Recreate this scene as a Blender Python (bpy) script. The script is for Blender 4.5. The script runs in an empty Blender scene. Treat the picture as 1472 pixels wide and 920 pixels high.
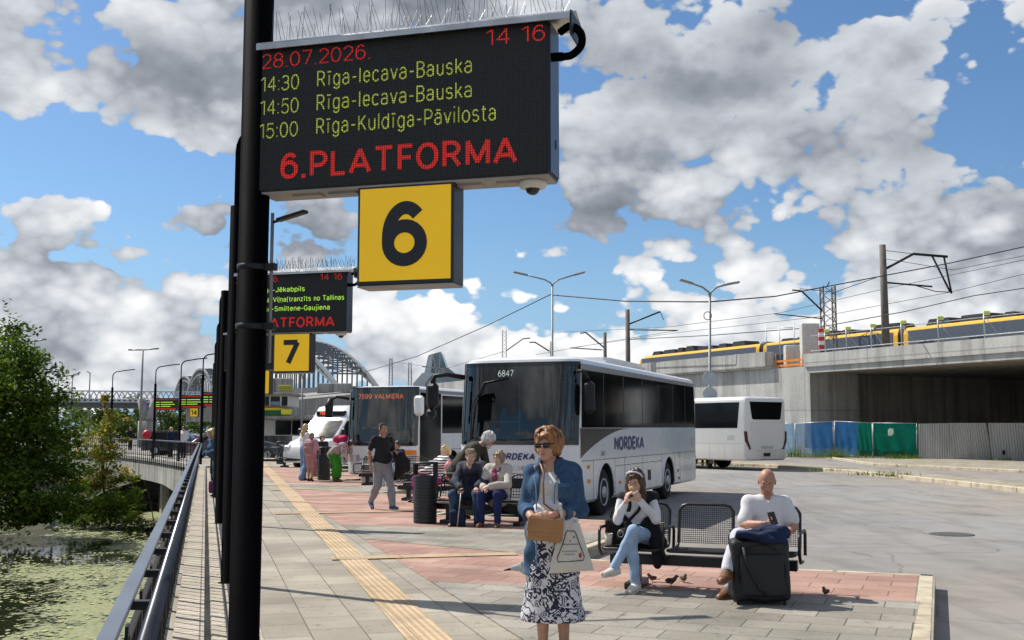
import bpy, bmesh, math, random
import numpy as np
from mathutils import Vector, Matrix, Euler

R = math.radians
scene = bpy.context.scene
COL = scene.collection
rnd = random.Random(7)

# ------------------------------------------------------------------ camera
F, CX, CY, HZ, CAMH = 1550.0, 736.0, 460.0, 617.0, 1.6
TH = math.atan((HZ - CY) / F)
cam_d = bpy.data.cameras.new('camera'); cam = bpy.data.objects.new('camera', cam_d); COL.objects.link(cam)
cam.location = (0, 0, CAMH); cam.rotation_euler = (R(90) + TH, 0, 0)
cam_d.sensor_width = 36; cam_d.lens = 36 * F / 1472; cam_d.clip_start = .05; cam_d.clip_end = 6000
scene.camera = cam

def ray(px, py):
    c, s = math.cos(TH), math.sin(TH)
    x, y = px - CX, CY - py
    return Vector((x, c * F - s * y, s * F + c * y))
def at(px, py, Y):
    d = ray(px, py); k = Y / d.y
    return Vector((d.x * k, Y, CAMH + d.z * k))
def gnd(px, py, z=0.0):
    d = ray(px, py); k = (z - CAMH) / d.z
    return Vector((d.x * k, d.y * k, z))

# ------------------------------------------------------------------ light, sky
SUN_EL = R(50); SUN_DIR = Vector((-.83 * math.cos(SUN_EL), .56 * math.cos(SUN_EL), math.sin(SUN_EL))).normalized()
SUN_AZ = math.atan2(SUN_DIR.x, SUN_DIR.y)
sun_d = bpy.data.lights.new('sun', 'SUN'); sun_d.energy = 4.2; sun_d.angle = R(.53); sun_d.color = (1, .945, .86)
sun = bpy.data.objects.new('sun', sun_d); COL.objects.link(sun)
sun.rotation_euler = SUN_DIR.to_track_quat('Z', 'Y').to_euler()
scene.view_settings.view_transform = 'Standard'
scene.view_settings.look = 'None'
scene.view_settings.exposure = 0.45
scene.view_settings.gamma = 1.0
scene.view_settings.use_curve_mapping = False

world = bpy.data.worlds.new('World'); scene.world = world; world.use_nodes = True
def build_world():
    nt = world.node_tree; N = nt.nodes; L = nt.links; N.clear()
    def m(op, a, b=None, c=None, clamp=False):
        n = N.new('ShaderNodeMath'); n.operation = op; n.use_clamp = clamp
        for i, q in enumerate((a, b, c)):
            if q is None: continue
            if isinstance(q, (int, float)): n.inputs[i].default_value = q
            else: L.new(q, n.inputs[i])
        return n.outputs[0]
    def sstep(x, lo, hi):
        n = N.new('ShaderNodeMapRange'); n.interpolation_type = 'SMOOTHSTEP'
        L.new(x, n.inputs[0]); n.inputs[1].default_value = lo; n.inputs[2].default_value = hi
        return n.outputs[0]
    def mixc(f, a, b):
        n = N.new('ShaderNodeMix'); n.data_type = 'RGBA'
        L.new(f, n.inputs[0])
        for i, q in ((6, a), (7, b)):
            if isinstance(q, tuple): n.inputs[i].default_value = (*q, 1)
            else: L.new(q, n.inputs[i])
        return n.outputs[2]
    out = N.new('ShaderNodeOutputWorld'); bg = N.new('ShaderNodeBackground'); bg.inputs[1].default_value = .11
    L.new(bg.outputs[0], out.inputs[0])
    sky = N.new('ShaderNodeTexSky'); sky.sky_type = 'NISHITA'; sky.sun_disc = False
    sky.sun_elevation = SUN_EL; sky.sun_rotation = SUN_AZ
    sky.air_density = 1.0; sky.dust_density = .6; sky.ozone_density = 1.6
    tc = N.new('ShaderNodeTexCoord'); sp = N.new('ShaderNodeSeparateXYZ'); L.new(tc.outputs['Generated'], sp.inputs[0])
    x, y, z = sp.outputs
    az = m('ARCTAN2', x, y)
    hor = m('SQRT', m('ADD', m('MULTIPLY', x, x), m('MULTIPLY', y, y)))
    el = m('ARCTAN2', z, hor)
    # cloud coordinates: azimuth and elevation, features shrink towards the horizon
    def coord(dx, dy):
        cx = m('MULTIPLY', m('ADD', az, dx), 1.12); cy = m('MULTIPLY', m('ADD', el, dy), 1.62)
        c = N.new('ShaderNodeCombineXYZ'); L.new(cx, c.inputs[0]); L.new(cy, c.inputs[1]); c.inputs[2].default_value = 1.83
        return c.outputs[0]
    def fbm(vec, scale, det, rough, dist=0.0):
        n = N.new('ShaderNodeTexNoise'); n.noise_dimensions = '3D'
        L.new(vec, n.inputs['Vector']); n.inputs['Scale'].default_value = scale; n.inputs['Detail'].default_value = det
        n.inputs['Roughness'].default_value = rough; n.inputs['Distortion'].default_value = dist
        return n.outputs[0]
    def puffs(vec, scale, det):
        n = N.new('ShaderNodeTexVoronoi'); n.feature = 'F1'
        L.new(vec, n.inputs['Vector']); n.inputs['Scale'].default_value = scale; n.inputs['Detail'].default_value = det; n.inputs['Roughness'].default_value = .55; n.inputs['Lacunarity'].default_value = 2.1
        return m('SUBTRACT', .55, n.outputs['Distance'])
    def warp(vec):
        n = N.new('ShaderNodeTexNoise'); n.inputs['Scale'].default_value = 9; n.inputs['Detail'].default_value = 4; L.new(vec, n.inputs['Vector'])
        q = N.new('ShaderNodeVectorMath'); q.operation = 'MULTIPLY_ADD'; L.new(n.outputs['Color'], q.inputs[0]); q.inputs[1].default_value = (.05, .05, .05); L.new(vec, q.inputs[2]); return q.outputs[0]
    def field(vec):
        w = warp(vec); p = puffs(w, 12.0, 2)
        return m('ADD', m('ADD', m('MULTIPLY', m('SUBTRACT', fbm(vec, 4.6, 8, .55), .5), 1.7), .5), m('MULTIPLY', p, .34)), p
    V0 = coord(0, 0); big, pf = field(V0)
    pf2 = puffs(V0, 34.0, 1); fine = fbm(V0, 26.0, 5, .6)
    soft0 = fbm(V0, 4.6, 2.5, .5); soft1 = fbm(coord(-.012, .03), 4.6, 2.5, .5)
    # weather: where cloud banks and gaps stand in this sky (azimuth, elevation in radians)
    def blob(px, py, rx, ry, amp):
        d = ray(px, py).normalized()
        a0 = math.atan2(d.x, d.y); e0 = math.atan2(d.z, math.hypot(d.x, d.y))
        da = m('DIVIDE', m('SUBTRACT', az, a0), rx / F); de = m('DIVIDE', m('SUBTRACT', el, e0), ry / F)
        q = m('ADD', m('MULTIPLY', da, da), m('MULTIPLY', de, de))
        return m('MULTIPLY', m('POWER', math.e, m('MULTIPLY', q, -1.0)), amp)
    cov = None; dark = None
    for b in CLOUDS:
        g = blob(*b); cov = g if cov is None else m('ADD', cov, g)
    for b in CLOUD_SHADE:
        g = blob(*b); dark = g if dark is None else m('ADD', dark, g)
    low = sstep(el, .42, .75)              # overhead: extra cloud added out of view to lift the ambient light
    base = m('ADD', m('ADD', cov, COVER), m('MULTIPLY', m('MAXIMUM', low, sstep(y, .1, -.4)), .16))  # unseen cloud added overhead, and behind the camera for the glass reflections
    dens = m('ADD', m('ADD', big, base), m('MULTIPLY', m('SUBTRACT', pf2, .25), .16))
    alpha = sstep(dens, .535, .60)
    thick = sstep(dens, .58, 1.05)
    lit2 = m('MULTIPLY', m('SUBTRACT', soft0, soft1), 1.6)
    puffy = m('ADD', m('MULTIPLY', m('SUBTRACT', pf, .22), .75), m('ADD', m('MULTIPLY', m('SUBTRACT', pf2, .22), .34), m('MULTIPLY', m('SUBTRACT', fine, .5), .28)))
    soften = m('SUBTRACT', 1.0, m('MULTIPLY', m('MINIMUM', dark, .35), 2.2))
    tone = m('ADD', m('SUBTRACT', m('ADD', m('ADD', 1.14, m('MULTIPLY', sstep(el, .21, .08), .26)), m('ADD', m('MULTIPLY', puffy, soften), lit2)), m('MULTIPLY', thick, m('ADD', .12, m('MULTIPLY', m('SUBTRACT', sstep(el, .10, .24), low), .24)))), m('MULTIPLY', dark, -1.0))
    tone = m('MINIMUM', m('MAXIMUM', tone, 0.0), 1.0)
    ramp = N.new('ShaderNodeValToRGB'); L.new(tone, ramp.inputs[0])
    e = ramp.color_ramp.elements
    K = .80 / .11
    def col(r, g, b): return (r * K, g * K, b * K, 1)
    e[0].position = 0; e[0].color = col(.16, .18, .21)
    e[1].position = 1; e[1].color = col(.93, .935, .94)
    q = e.new(.35); q.color = col(.30, .325, .37)
    q = e.new(.65); q.color = col(.58, .615, .66)
    haze = mixc(m('MULTIPLY', sstep(el, .20, -.01), .85), sky.outputs[0], (.62 * K, .76 * K, .92 * K))
    skyc = N.new('ShaderNodeMix'); skyc.data_type = 'RGBA'; skyc.blend_type = 'MULTIPLY'; skyc.inputs[0].default_value = 1
    L.new(haze, skyc.inputs[6]); skyc.inputs[7].default_value = (SKYMUL[0], SKYMUL[1], SKYMUL[2], 1)
    fin = mixc(alpha, skyc.outputs[2], ramp.outputs[0])
    # below the horizon: plain
    L.new(fin, bg.inputs[0])
COVER = .155
SKYMUL = (.50, .65, .78)
CLOUDS = [  # px, py, rx, ry, amount  (positive = cloud bank, negative = gap)
    (60, 70, 300, 105, .36), (260, 130, 130, 60, .16), (620, -30, 260, 90, .22), (1160, 90, 450, 135, .26), (880, 120, 90, 60, .08), (1000, 190, 190, 60, .10), (1280, 225, 150, 45, .22),
    (180, 242, 260, 42, -.34), (70, 292, 40, 16, .16),
    (150, 400, 260, 75, .13), (300, 330, 60, 45, .16), (450, 345, 70, 45, .22),
    (650, 300, 80, 60, -.22), (1440, 165, 70, 45, -.30), (945, 268, 50, 26, -.14), (1085, 300, 50, 28, -.12), (660, 360, 40, 40, -.06),
    (850, 310, 75, 45, .22), (770, 380, 110, 55, .13), (1010, 345, 110, 70, .12), (1210, 345, 110, 60, .13), (1400, 325, 120, 55, .18),
    (1100, 440, 500, 70, .08), (650, 470, 350, 60, .10), (120, 510, 380, 60, .20), (620, 540, 300, 40, .10), (800, 530, 1300, 80, .20), (740, 292, 50, 30, -.12), (985, 398, 45, 20, -.12), (1300, 410, 200, 50, .1),
]
CLOUD_SHADE = [
    (1200, 50, 340, 90, .50), (1010, 140, 190, 45, .30), (170, 50, 200, 60, .14), (1330, 240, 130, 40, .30), (180, 165, 90, 25, .12),
    (800, 450, 300, 40, .12), (150, 490, 250, 25, .08), (1180, 390, 120, 30, .14), (60, 360, 90, 25, .10), (560, 420, 120, 30, .12),
]
build_world()
world.cycles.sampling_method = 'MANUAL'; world.cycles.sample_map_resolution = 512

# ------------------------------------------------------------------ materials
MATS = {}
def mat(name, col, rough=.6, metal=0.0, var=.12, scale=6.0, bump=0.0, bscale=60.0, emit=0.0, spec=.5, coat=0.0, rvar=.08, coords='Object'):
    if name in MATS: return MATS[name]
    ma = bpy.data.materials.new(name); ma.use_nodes = True; nt = ma.node_tree; N = nt.nodes; L = nt.links
    b = N['Principled BSDF']
    tc = N.new('ShaderNodeTexCoord')
    no = N.new('ShaderNodeTexNoise'); no.inputs['Scale'].default_value = scale; no.inputs['Detail'].default_value = 5
    L.new(tc.outputs[coords], no.inputs['Vector'])
    cr = N.new('ShaderNodeValToRGB'); L.new(no.outputs[0], cr.inputs[0])
    cr.color_ramp.elements[0].position = .3; cr.color_ramp.elements[1].position = .7
    cr.color_ramp.elements[0].color = (*[c * (1 - var) for c in col], 1)
    cr.color_ramp.elements[1].color = (*[min(1, c * (1 + var)) for c in col], 1)
    L.new(cr.outputs[0], b.inputs['Base Color'])
    mr = N.new('ShaderNodeMapRange'); L.new(no.outputs[0], mr.inputs[0])
    mr.inputs[3].default_value = max(.02, rough - rvar); mr.inputs[4].default_value = min(1, rough + rvar)
    L.new(mr.outputs[0], b.inputs['Roughness'])
    b.inputs['Metallic'].default_value = metal
    b.inputs['Specular IOR Level'].default_value = spec
    if coat: b.inputs['Coat Weight'].default_value = coat; b.inputs['Coat Roughness'].default_value = .08
    if emit:
        b.inputs['Emission Color'].default_value = (*col, 1); b.inputs['Emission Strength'].default_value = emit
    if bump:
        n2 = N.new('ShaderNodeTexNoise'); n2.inputs['Scale'].default_value = bscale; n2.inputs['Detail'].default_value = 4
        L.new(tc.outputs[coords], n2.inputs['Vector'])
        bp = N.new('ShaderNodeBump'); bp.inputs['Strength'].default_value = bump; bp.inputs['Distance'].default_value = .02
        L.new(n2.outputs[0], bp.inputs['Height']); L.new(bp.outputs[0], b.inputs['Normal'])
    MATS[name] = ma
    return ma

class NT:
    """small helper to write node materials"""
    def __init__(s, name):
        s.ma = bpy.data.materials.new(name); s.ma.use_nodes = True; s.N = s.ma.node_tree.nodes; s.L = s.ma.node_tree.links
        s.b = s.N['Principled BSDF']; s.tc = s.N.new('ShaderNodeTexCoord'); MATS[name] = s.ma
    def link(s, a, b): s.L.new(a, b)
    def noise(s, scale, det=4, vec=None, rough=.5):
        n = s.N.new('ShaderNodeTexNoise'); n.inputs['Scale'].default_value = scale; n.inputs['Detail'].default_value = det
        n.inputs['Roughness'].default_value = rough
        s.L.new(vec if vec is not None else s.tc.outputs['Object'], n.inputs['Vector']); return n.outputs[0]
    def mapping(s, scale=(1, 1, 1), rot=(0, 0, 0), loc=(0, 0, 0)):
        n = s.N.new('ShaderNodeMapping'); n.inputs['Scale'].default_value = scale; n.inputs['Rotation'].default_value = rot
        n.inputs['Location'].default_value = loc; s.L.new(s.tc.outputs['Object'], n.inputs['Vector']); return n.outputs[0]
    def ramp(s, fac, *stops):
        n = s.N.new('ShaderNodeValToRGB'); s.L.new(fac, n.inputs[0]); e = n.color_ramp.elements
        while len(e) < len(stops): e.new(.5)
        for q, (p, c) in zip(e, stops): q.position = p; q.color = (*c, 1)
        return n.outputs[0]
    def math(s, op, a, b=None, clamp=False):
        n = s.N.new('ShaderNodeMath'); n.operation = op; n.use_clamp = clamp
        for i, q in enumerate((a, b)):
            if q is None: continue
            if isinstance(q, (int, float)): n.inputs[i].default_value = q
            else: s.L.new(q, n.inputs[i])
        return n.outputs[0]
    def mix(s, f, a, b, mode='MIX'):
        n = s.N.new('ShaderNodeMix'); n.data_type = 'RGBA'; n.blend_type = mode
        if isinstance(f, (int, float)): n.inputs[0].default_value = f
        else: s.L.new(f, n.inputs[0])
        for i, q in ((6, a), (7, b)):
            if isinstance(q, tuple): n.inputs[i].default_value = (*q, 1)
            else: s.L.new(q, n.inputs[i])
        return n.outputs[2]
    def bump(s, h, strength=.3, dist=.01):
        n = s.N.new('ShaderNodeBump'); n.inputs['Strength'].default_value = strength; n.inputs['Distance'].default_value = dist
        s.L.new(h, n.inputs['Height']); s.L.new(n.outputs[0], s.b.inputs['Normal'])
    def brick(s, vec, c1, c2, mortar, bw, bh, ms=.01, offset=.5, bias=0.0):
        n = s.N.new('ShaderNodeTexBrick'); s.L.new(vec, n.inputs['Vector'])
        n.inputs['Color1'].default_value = (*c1, 1); n.inputs['Color2'].default_value = (*c2, 1); n.inputs['Mortar'].default_value = (*mortar, 1)
        n.inputs['Scale'].default_value = 1; n.inputs['Mortar Size'].default_value = ms; n.inputs['Brick Width'].default_value = bw
        n.inputs['Row Height'].default_value = bh; n.offset = offset; n.inputs['Bias'].default_value = bias; n.inputs['Mortar Smooth'].default_value = .1
        return n
    def done(s, col=None, rough=.7, metal=0, spec=.5):
        if col is not None:
            if isinstance(col, tuple): s.b.inputs['Base Color'].default_value = (*col, 1)
            else: s.L.new(col, s.b.inputs['Base Color'])
        if isinstance(rough, (int, float)): s.b.inputs['Roughness'].default_value = rough
        else: s.L.new(rough, s.b.inputs['Roughness'])
        s.b.inputs['Metallic'].default_value = metal; s.b.inputs['Specular IOR Level'].default_value = spec
        return s.ma

def glass_mat(name, tint, rough=.03, boost=1.0):
    """see-through tinted glazing with a fresnel mirror on it"""
    if name in MATS: return MATS[name]
    ma = bpy.data.materials.new(name); ma.use_nodes = True; N = ma.node_tree.nodes; L = ma.node_tree.links; N.clear()
    o = N.new('ShaderNodeOutputMaterial'); mx = N.new('ShaderNodeMixShader'); t = N.new('ShaderNodeBsdfTransparent'); g = N.new('ShaderNodeBsdfGlossy')
    t.inputs[0].default_value = (*tint, 1); g.inputs['Roughness'].default_value = rough; g.inputs[0].default_value = (.86, .88, .88, 1)
    fr = N.new('ShaderNodeFresnel'); fr.inputs[0].default_value = 1.55
    mu = N.new('ShaderNodeMath'); mu.operation = 'MULTIPLY'; mu.inputs[1].default_value = boost; mu.use_clamp = True
    L.new(fr.outputs[0], mu.inputs[0]); L.new(mu.outputs[0], mx.inputs[0]); L.new(t.outputs[0], mx.inputs[1]); L.new(g.outputs[0], mx.inputs[2])
    L.new(mx.outputs[0], o.inputs[0]); MATS[name] = ma
    return ma

# ------------------------------------------------------------------ object helpers
def link(o): COL.objects.link(o); return o
def tag(o, label, cat, group=None):
    o['label'] = label; o['category'] = cat
    if group: o['group'] = group
    return o
def struct(o, kind='structure'): o['kind'] = kind; return o
def thing(name, label, cat, loc=(0, 0, 0), rz=0.0, group=None):
    o = bpy.data.objects.new(name, None); link(o); o.empty_display_size = .2
    o.location = loc; o.rotation_euler = (0, 0, rz); tag(o, label, cat, group); return o
def copy_tree(o, parent=None):
    c = o.copy(); COL.objects.link(c)
    if parent is not None: c.parent = parent
    for ch in [q for q in o.children]: copy_tree(ch, c)
    return c

def frame_from(a, b, up=Vector((0, 0, 1))):
    d = (Vector(b) - Vector(a)).normalized()
    if abs(d.dot(up)) > .99: up = Vector((0, 1, 0))
    s = d.cross(up).normalized(); u = s.cross(d).normalized()
    return d, s, u

class MB:
    def __init__(s): s.v = []; s.f = []; s.mi = []; s.sm = []
    def add(s, vs, fs, mi=0, sm=False):
        o = len(s.v); s.v += [tuple(q) for q in vs]
        for f in fs: s.f.append(tuple(i + o for i in f)); s.mi.append(mi); s.sm.append(sm)
        return s
    def box(s, c, size, rz=0.0, mi=0, bev=0.0, M=None):
        hx, hy, hz = [q / 2 for q in size]
        if M is None: M = Matrix.Translation(Vector(c)) @ Matrix.Rotation(rz, 4, 'Z')
        else: M = Matrix.Translation(Vector(c)) @ M
        if bev <= 0:
            vs = [(sx * hx, sy * hy, sz * hz) for sz in (-1, 1) for sy in (-1, 1) for sx in (-1, 1)]
            fs = [(0, 2, 3, 1), (4, 5, 7, 6), (0, 1, 5, 4), (2, 6, 7, 3), (0, 4, 6, 2), (1, 3, 7, 5)]
        else:
            b = min(bev, hx * .95, hy * .95, hz * .95)
            vs = []; idx = {}
            for sx in (-1, 1):
                for sy in (-1, 1):
                    for sz in (-1, 1):
                        for ax in range(3):
                            p = [sx * (hx - b), sy * (hy - b), sz * (hz - b)]
                            p[ax] = (sx * hx, sy * hy, sz * hz)[ax]
                            idx[(sx, sy, sz, ax)] = len(vs); vs.append(p)
            fs = []
            for ax in range(3):
                o1, o2 = [q for q in range(3) if q != ax]
                for sg in (-1, 1):
                    loop = []
                    for a_, b_ in ((-1, -1), (1, -1), (1, 1), (-1, 1)):
                        k = [0, 0, 0]; k[ax] = sg; k[o1] = a_; k[o2] = b_
                        loop.append(idx[(*k, ax)])
                    fs.append(tuple(loop))
                for a_ in (-1, 1):
                    for b_ in (-1, 1):
                        k1 = [0, 0, 0]; k1[o1] = a_; k1[o2] = b_
                        ka = list(k1); ka[ax] = -1; kb = list(k1); kb[ax] = 1
                        fs.append((idx[(*ka, o1)], idx[(*kb, o1)], idx[(*kb, o2)], idx[(*ka, o2)]))
            for sx in (-1, 1):
                for sy in (-1, 1):
                    for sz in (-1, 1): fs.append(tuple(idx[(sx, sy, sz, a)] for a in range(3)))
        return s.add([M @ Vector(v) for v in vs], fs, mi)
    def bar(s, a, b, w, h, mi=0, bev=0.0, up=Vector((0, 0, 1))):
        a = Vector(a); b = Vector(b); d, sd, u = frame_from(a, b, up)
        M = Matrix((( sd.x, d.x, u.x, 0), (sd.y, d.y, u.y, 0), (sd.z, d.z, u.z, 0), (0, 0, 0, 1)))
        return s.box((a + b) / 2, (w, (b - a).length, h), mi=mi, bev=bev, M=M)
    def tube(s, pts, r, n=8, mi=0, caps=True, sm=True, closed=False):
        pts = [Vector(p) for p in pts]; rs = r if isinstance(r, (list, tuple)) else [r] * len(pts)
        m_ = len(pts); vs = []; prev = None
        for i, p in enumerate(pts):
            if closed: t = (pts[(i + 1) % m_] - pts[i - 1]).normalized()
            else: t = (pts[min(i + 1, m_ - 1)] - pts[max(i - 1, 0)]).normalized()
            if prev is None:
                up = Vector((0, 0, 1)) if abs(t.z) < .9 else Vector((1, 0, 0)); a = t.cross(up).normalized()
            else:
                a = (prev - t * prev.dot(t)); a = a.normalized() if a.length > 1e-6 else t.orthogonal().normalized()
            prev = a; b = t.cross(a)
            for k in range(n):
                q = 2 * math.pi * k / n; vs.append(p + (a * math.cos(q) + b * math.sin(q)) * rs[i])
        fs = []
        rng = m_ if closed else m_ - 1
        for i in range(rng):
            for k in range(n):
                j = (i + 1) % m_; k2 = (k + 1) % n
                fs.append((i * n + k, i * n + k2, j * n + k2, j * n + k))
        s.add(vs, fs, mi, sm)
        if caps and not closed:
            o = len(s.v) - len(vs)
            s.f.append(tuple(o + k for k in range(n))[::-1]); s.mi.append(mi); s.sm.append(False)
            s.f.append(tuple(o + (m_ - 1) * n + k for k in range(n))); s.mi.append(mi); s.sm.append(False)
        return s
    def lathe(s, prof, n=20, M=None, mi=0, sm=True):
        """profile [(r,z)] about local z, placed by matrix M"""
        vs = []; M = M or Matrix()
        for r_, z_ in prof:
            for k in range(n):
                q = 2 * math.pi * k / n; vs.append(M @ Vector((r_ * math.cos(q), r_ * math.sin(q), z_)))
        fs = []
        for i in range(len(prof) - 1):
            for k in range(n): fs.append((i * n + k, i * n + (k + 1) % n, (i + 1) * n + (k + 1) % n, (i + 1) * n + k))
        s.add(vs, fs, mi, sm); o = len(s.v) - len(vs)
        if prof[0][0] > 1e-5: s.f.append(tuple(o + k for k in range(n))[::-1]); s.mi.append(mi); s.sm.append(False)
        if prof[-1][0] > 1e-5: s.f.append(tuple(o + (len(prof) - 1) * n + k for k in range(n))); s.mi.append(mi); s.sm.append(False)
        return s
    def prism(s, poly, z0, z1, mi=0, M=None):
        n = len(poly); M = M or Matrix()
        vs = [M @ Vector((p[0], p[1], z0)) for p in poly] + [M @ Vector((p[0], p[1], z1)) for p in poly]
        fs = [tuple(range(n))[::-1], tuple(range(n, 2 * n))] + [(i, (i + 1) % n, n + (i + 1) % n, n + i) for i in range(n)]
        return s.add(vs, fs, mi)
    def ball(s, c, r, n=12, mi=0, M=None):
        r = r if isinstance(r, (tuple, list)) else (r, r, r); vs = []; fs = []; h = n // 2
        M = M or Matrix()
        for i in range(1, h):
            for k in range(n):
                a = math.pi * i / h; b = 2 * math.pi * k / n
                vs.append(Vector(c) + M @ Vector((r[0] * math.sin(a) * math.cos(b), r[1] * math.sin(a) * math.sin(b), r[2] * math.cos(a))))
        t = len(vs); vs += [Vector(c) + M @ Vector((0, 0, r[2])), Vector(c) + M @ Vector((0, 0, -r[2]))]
        for i in range(h - 2):
            for k in range(n): fs.append((i * n + k, (i + 1) * n + k, (i + 1) * n + (k + 1) % n, i * n + (k + 1) % n))
        for k in range(n):
            fs.append((t, k, (k + 1) % n)); fs.append((t + 1, (h - 2) * n + (k + 1) % n, (h - 2) * n + k))
        return s.add(vs, fs, mi, True)
    def build(s, name, mats, parent=None, recalc=True, sharp=None):
        me = bpy.data.meshes.new(name); me.from_pydata(s.v, [], s.f)
        mats = mats if isinstance(mats, (list, tuple)) else [mats]
        for q in mats: me.materials.append(q)
        if any(s.mi): me.polygons.foreach_set('material_index', s.mi)
        me.polygons.foreach_set('use_smooth', s.sm)
        if recalc:
            bm = bmesh.new(); bm.from_mesh(me); bmesh.ops.recalc_face_normals(bm, faces=bm.faces); bm.to_mesh(me); bm.free()
        if sharp: me.set_sharp_from_angle(angle=R(sharp))
        me.update()
        o = bpy.data.objects.new(name, me); link(o)
        if parent is not None: o.parent = parent
        return o

def spl(pts, n=6):
    P = [Vector(p) for p in pts]; out = []
    for i in range(len(P) - 1):
        a, b, c, d = P[max(i - 1, 0)], P[i], P[i + 1], P[min(i + 2, len(P) - 1)]
        for k in range(n):
            t = k / n; out.append(.5 * ((2 * b) + (c - a) * t + (2 * a - 5 * b + 4 * c - d) * t * t + (3 * b - a - 3 * c + d) * t ** 3))
    return out + [P[-1]]
def arc(c, r, a0, a1, n, plane='xz'):
    out = []
    for i in range(n + 1):
        a = a0 + (a1 - a0) * i / n; p, q = r * math.cos(a), r * math.sin(a)
        out.append(Vector((c[0] + p, c[1], c[2] + q)) if plane == 'xz' else Vector((c[0] + p, c[1] + q, c[2])) if plane == 'xy' else Vector((c[0], c[1] + p, c[2] + q)))
    return out

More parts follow.
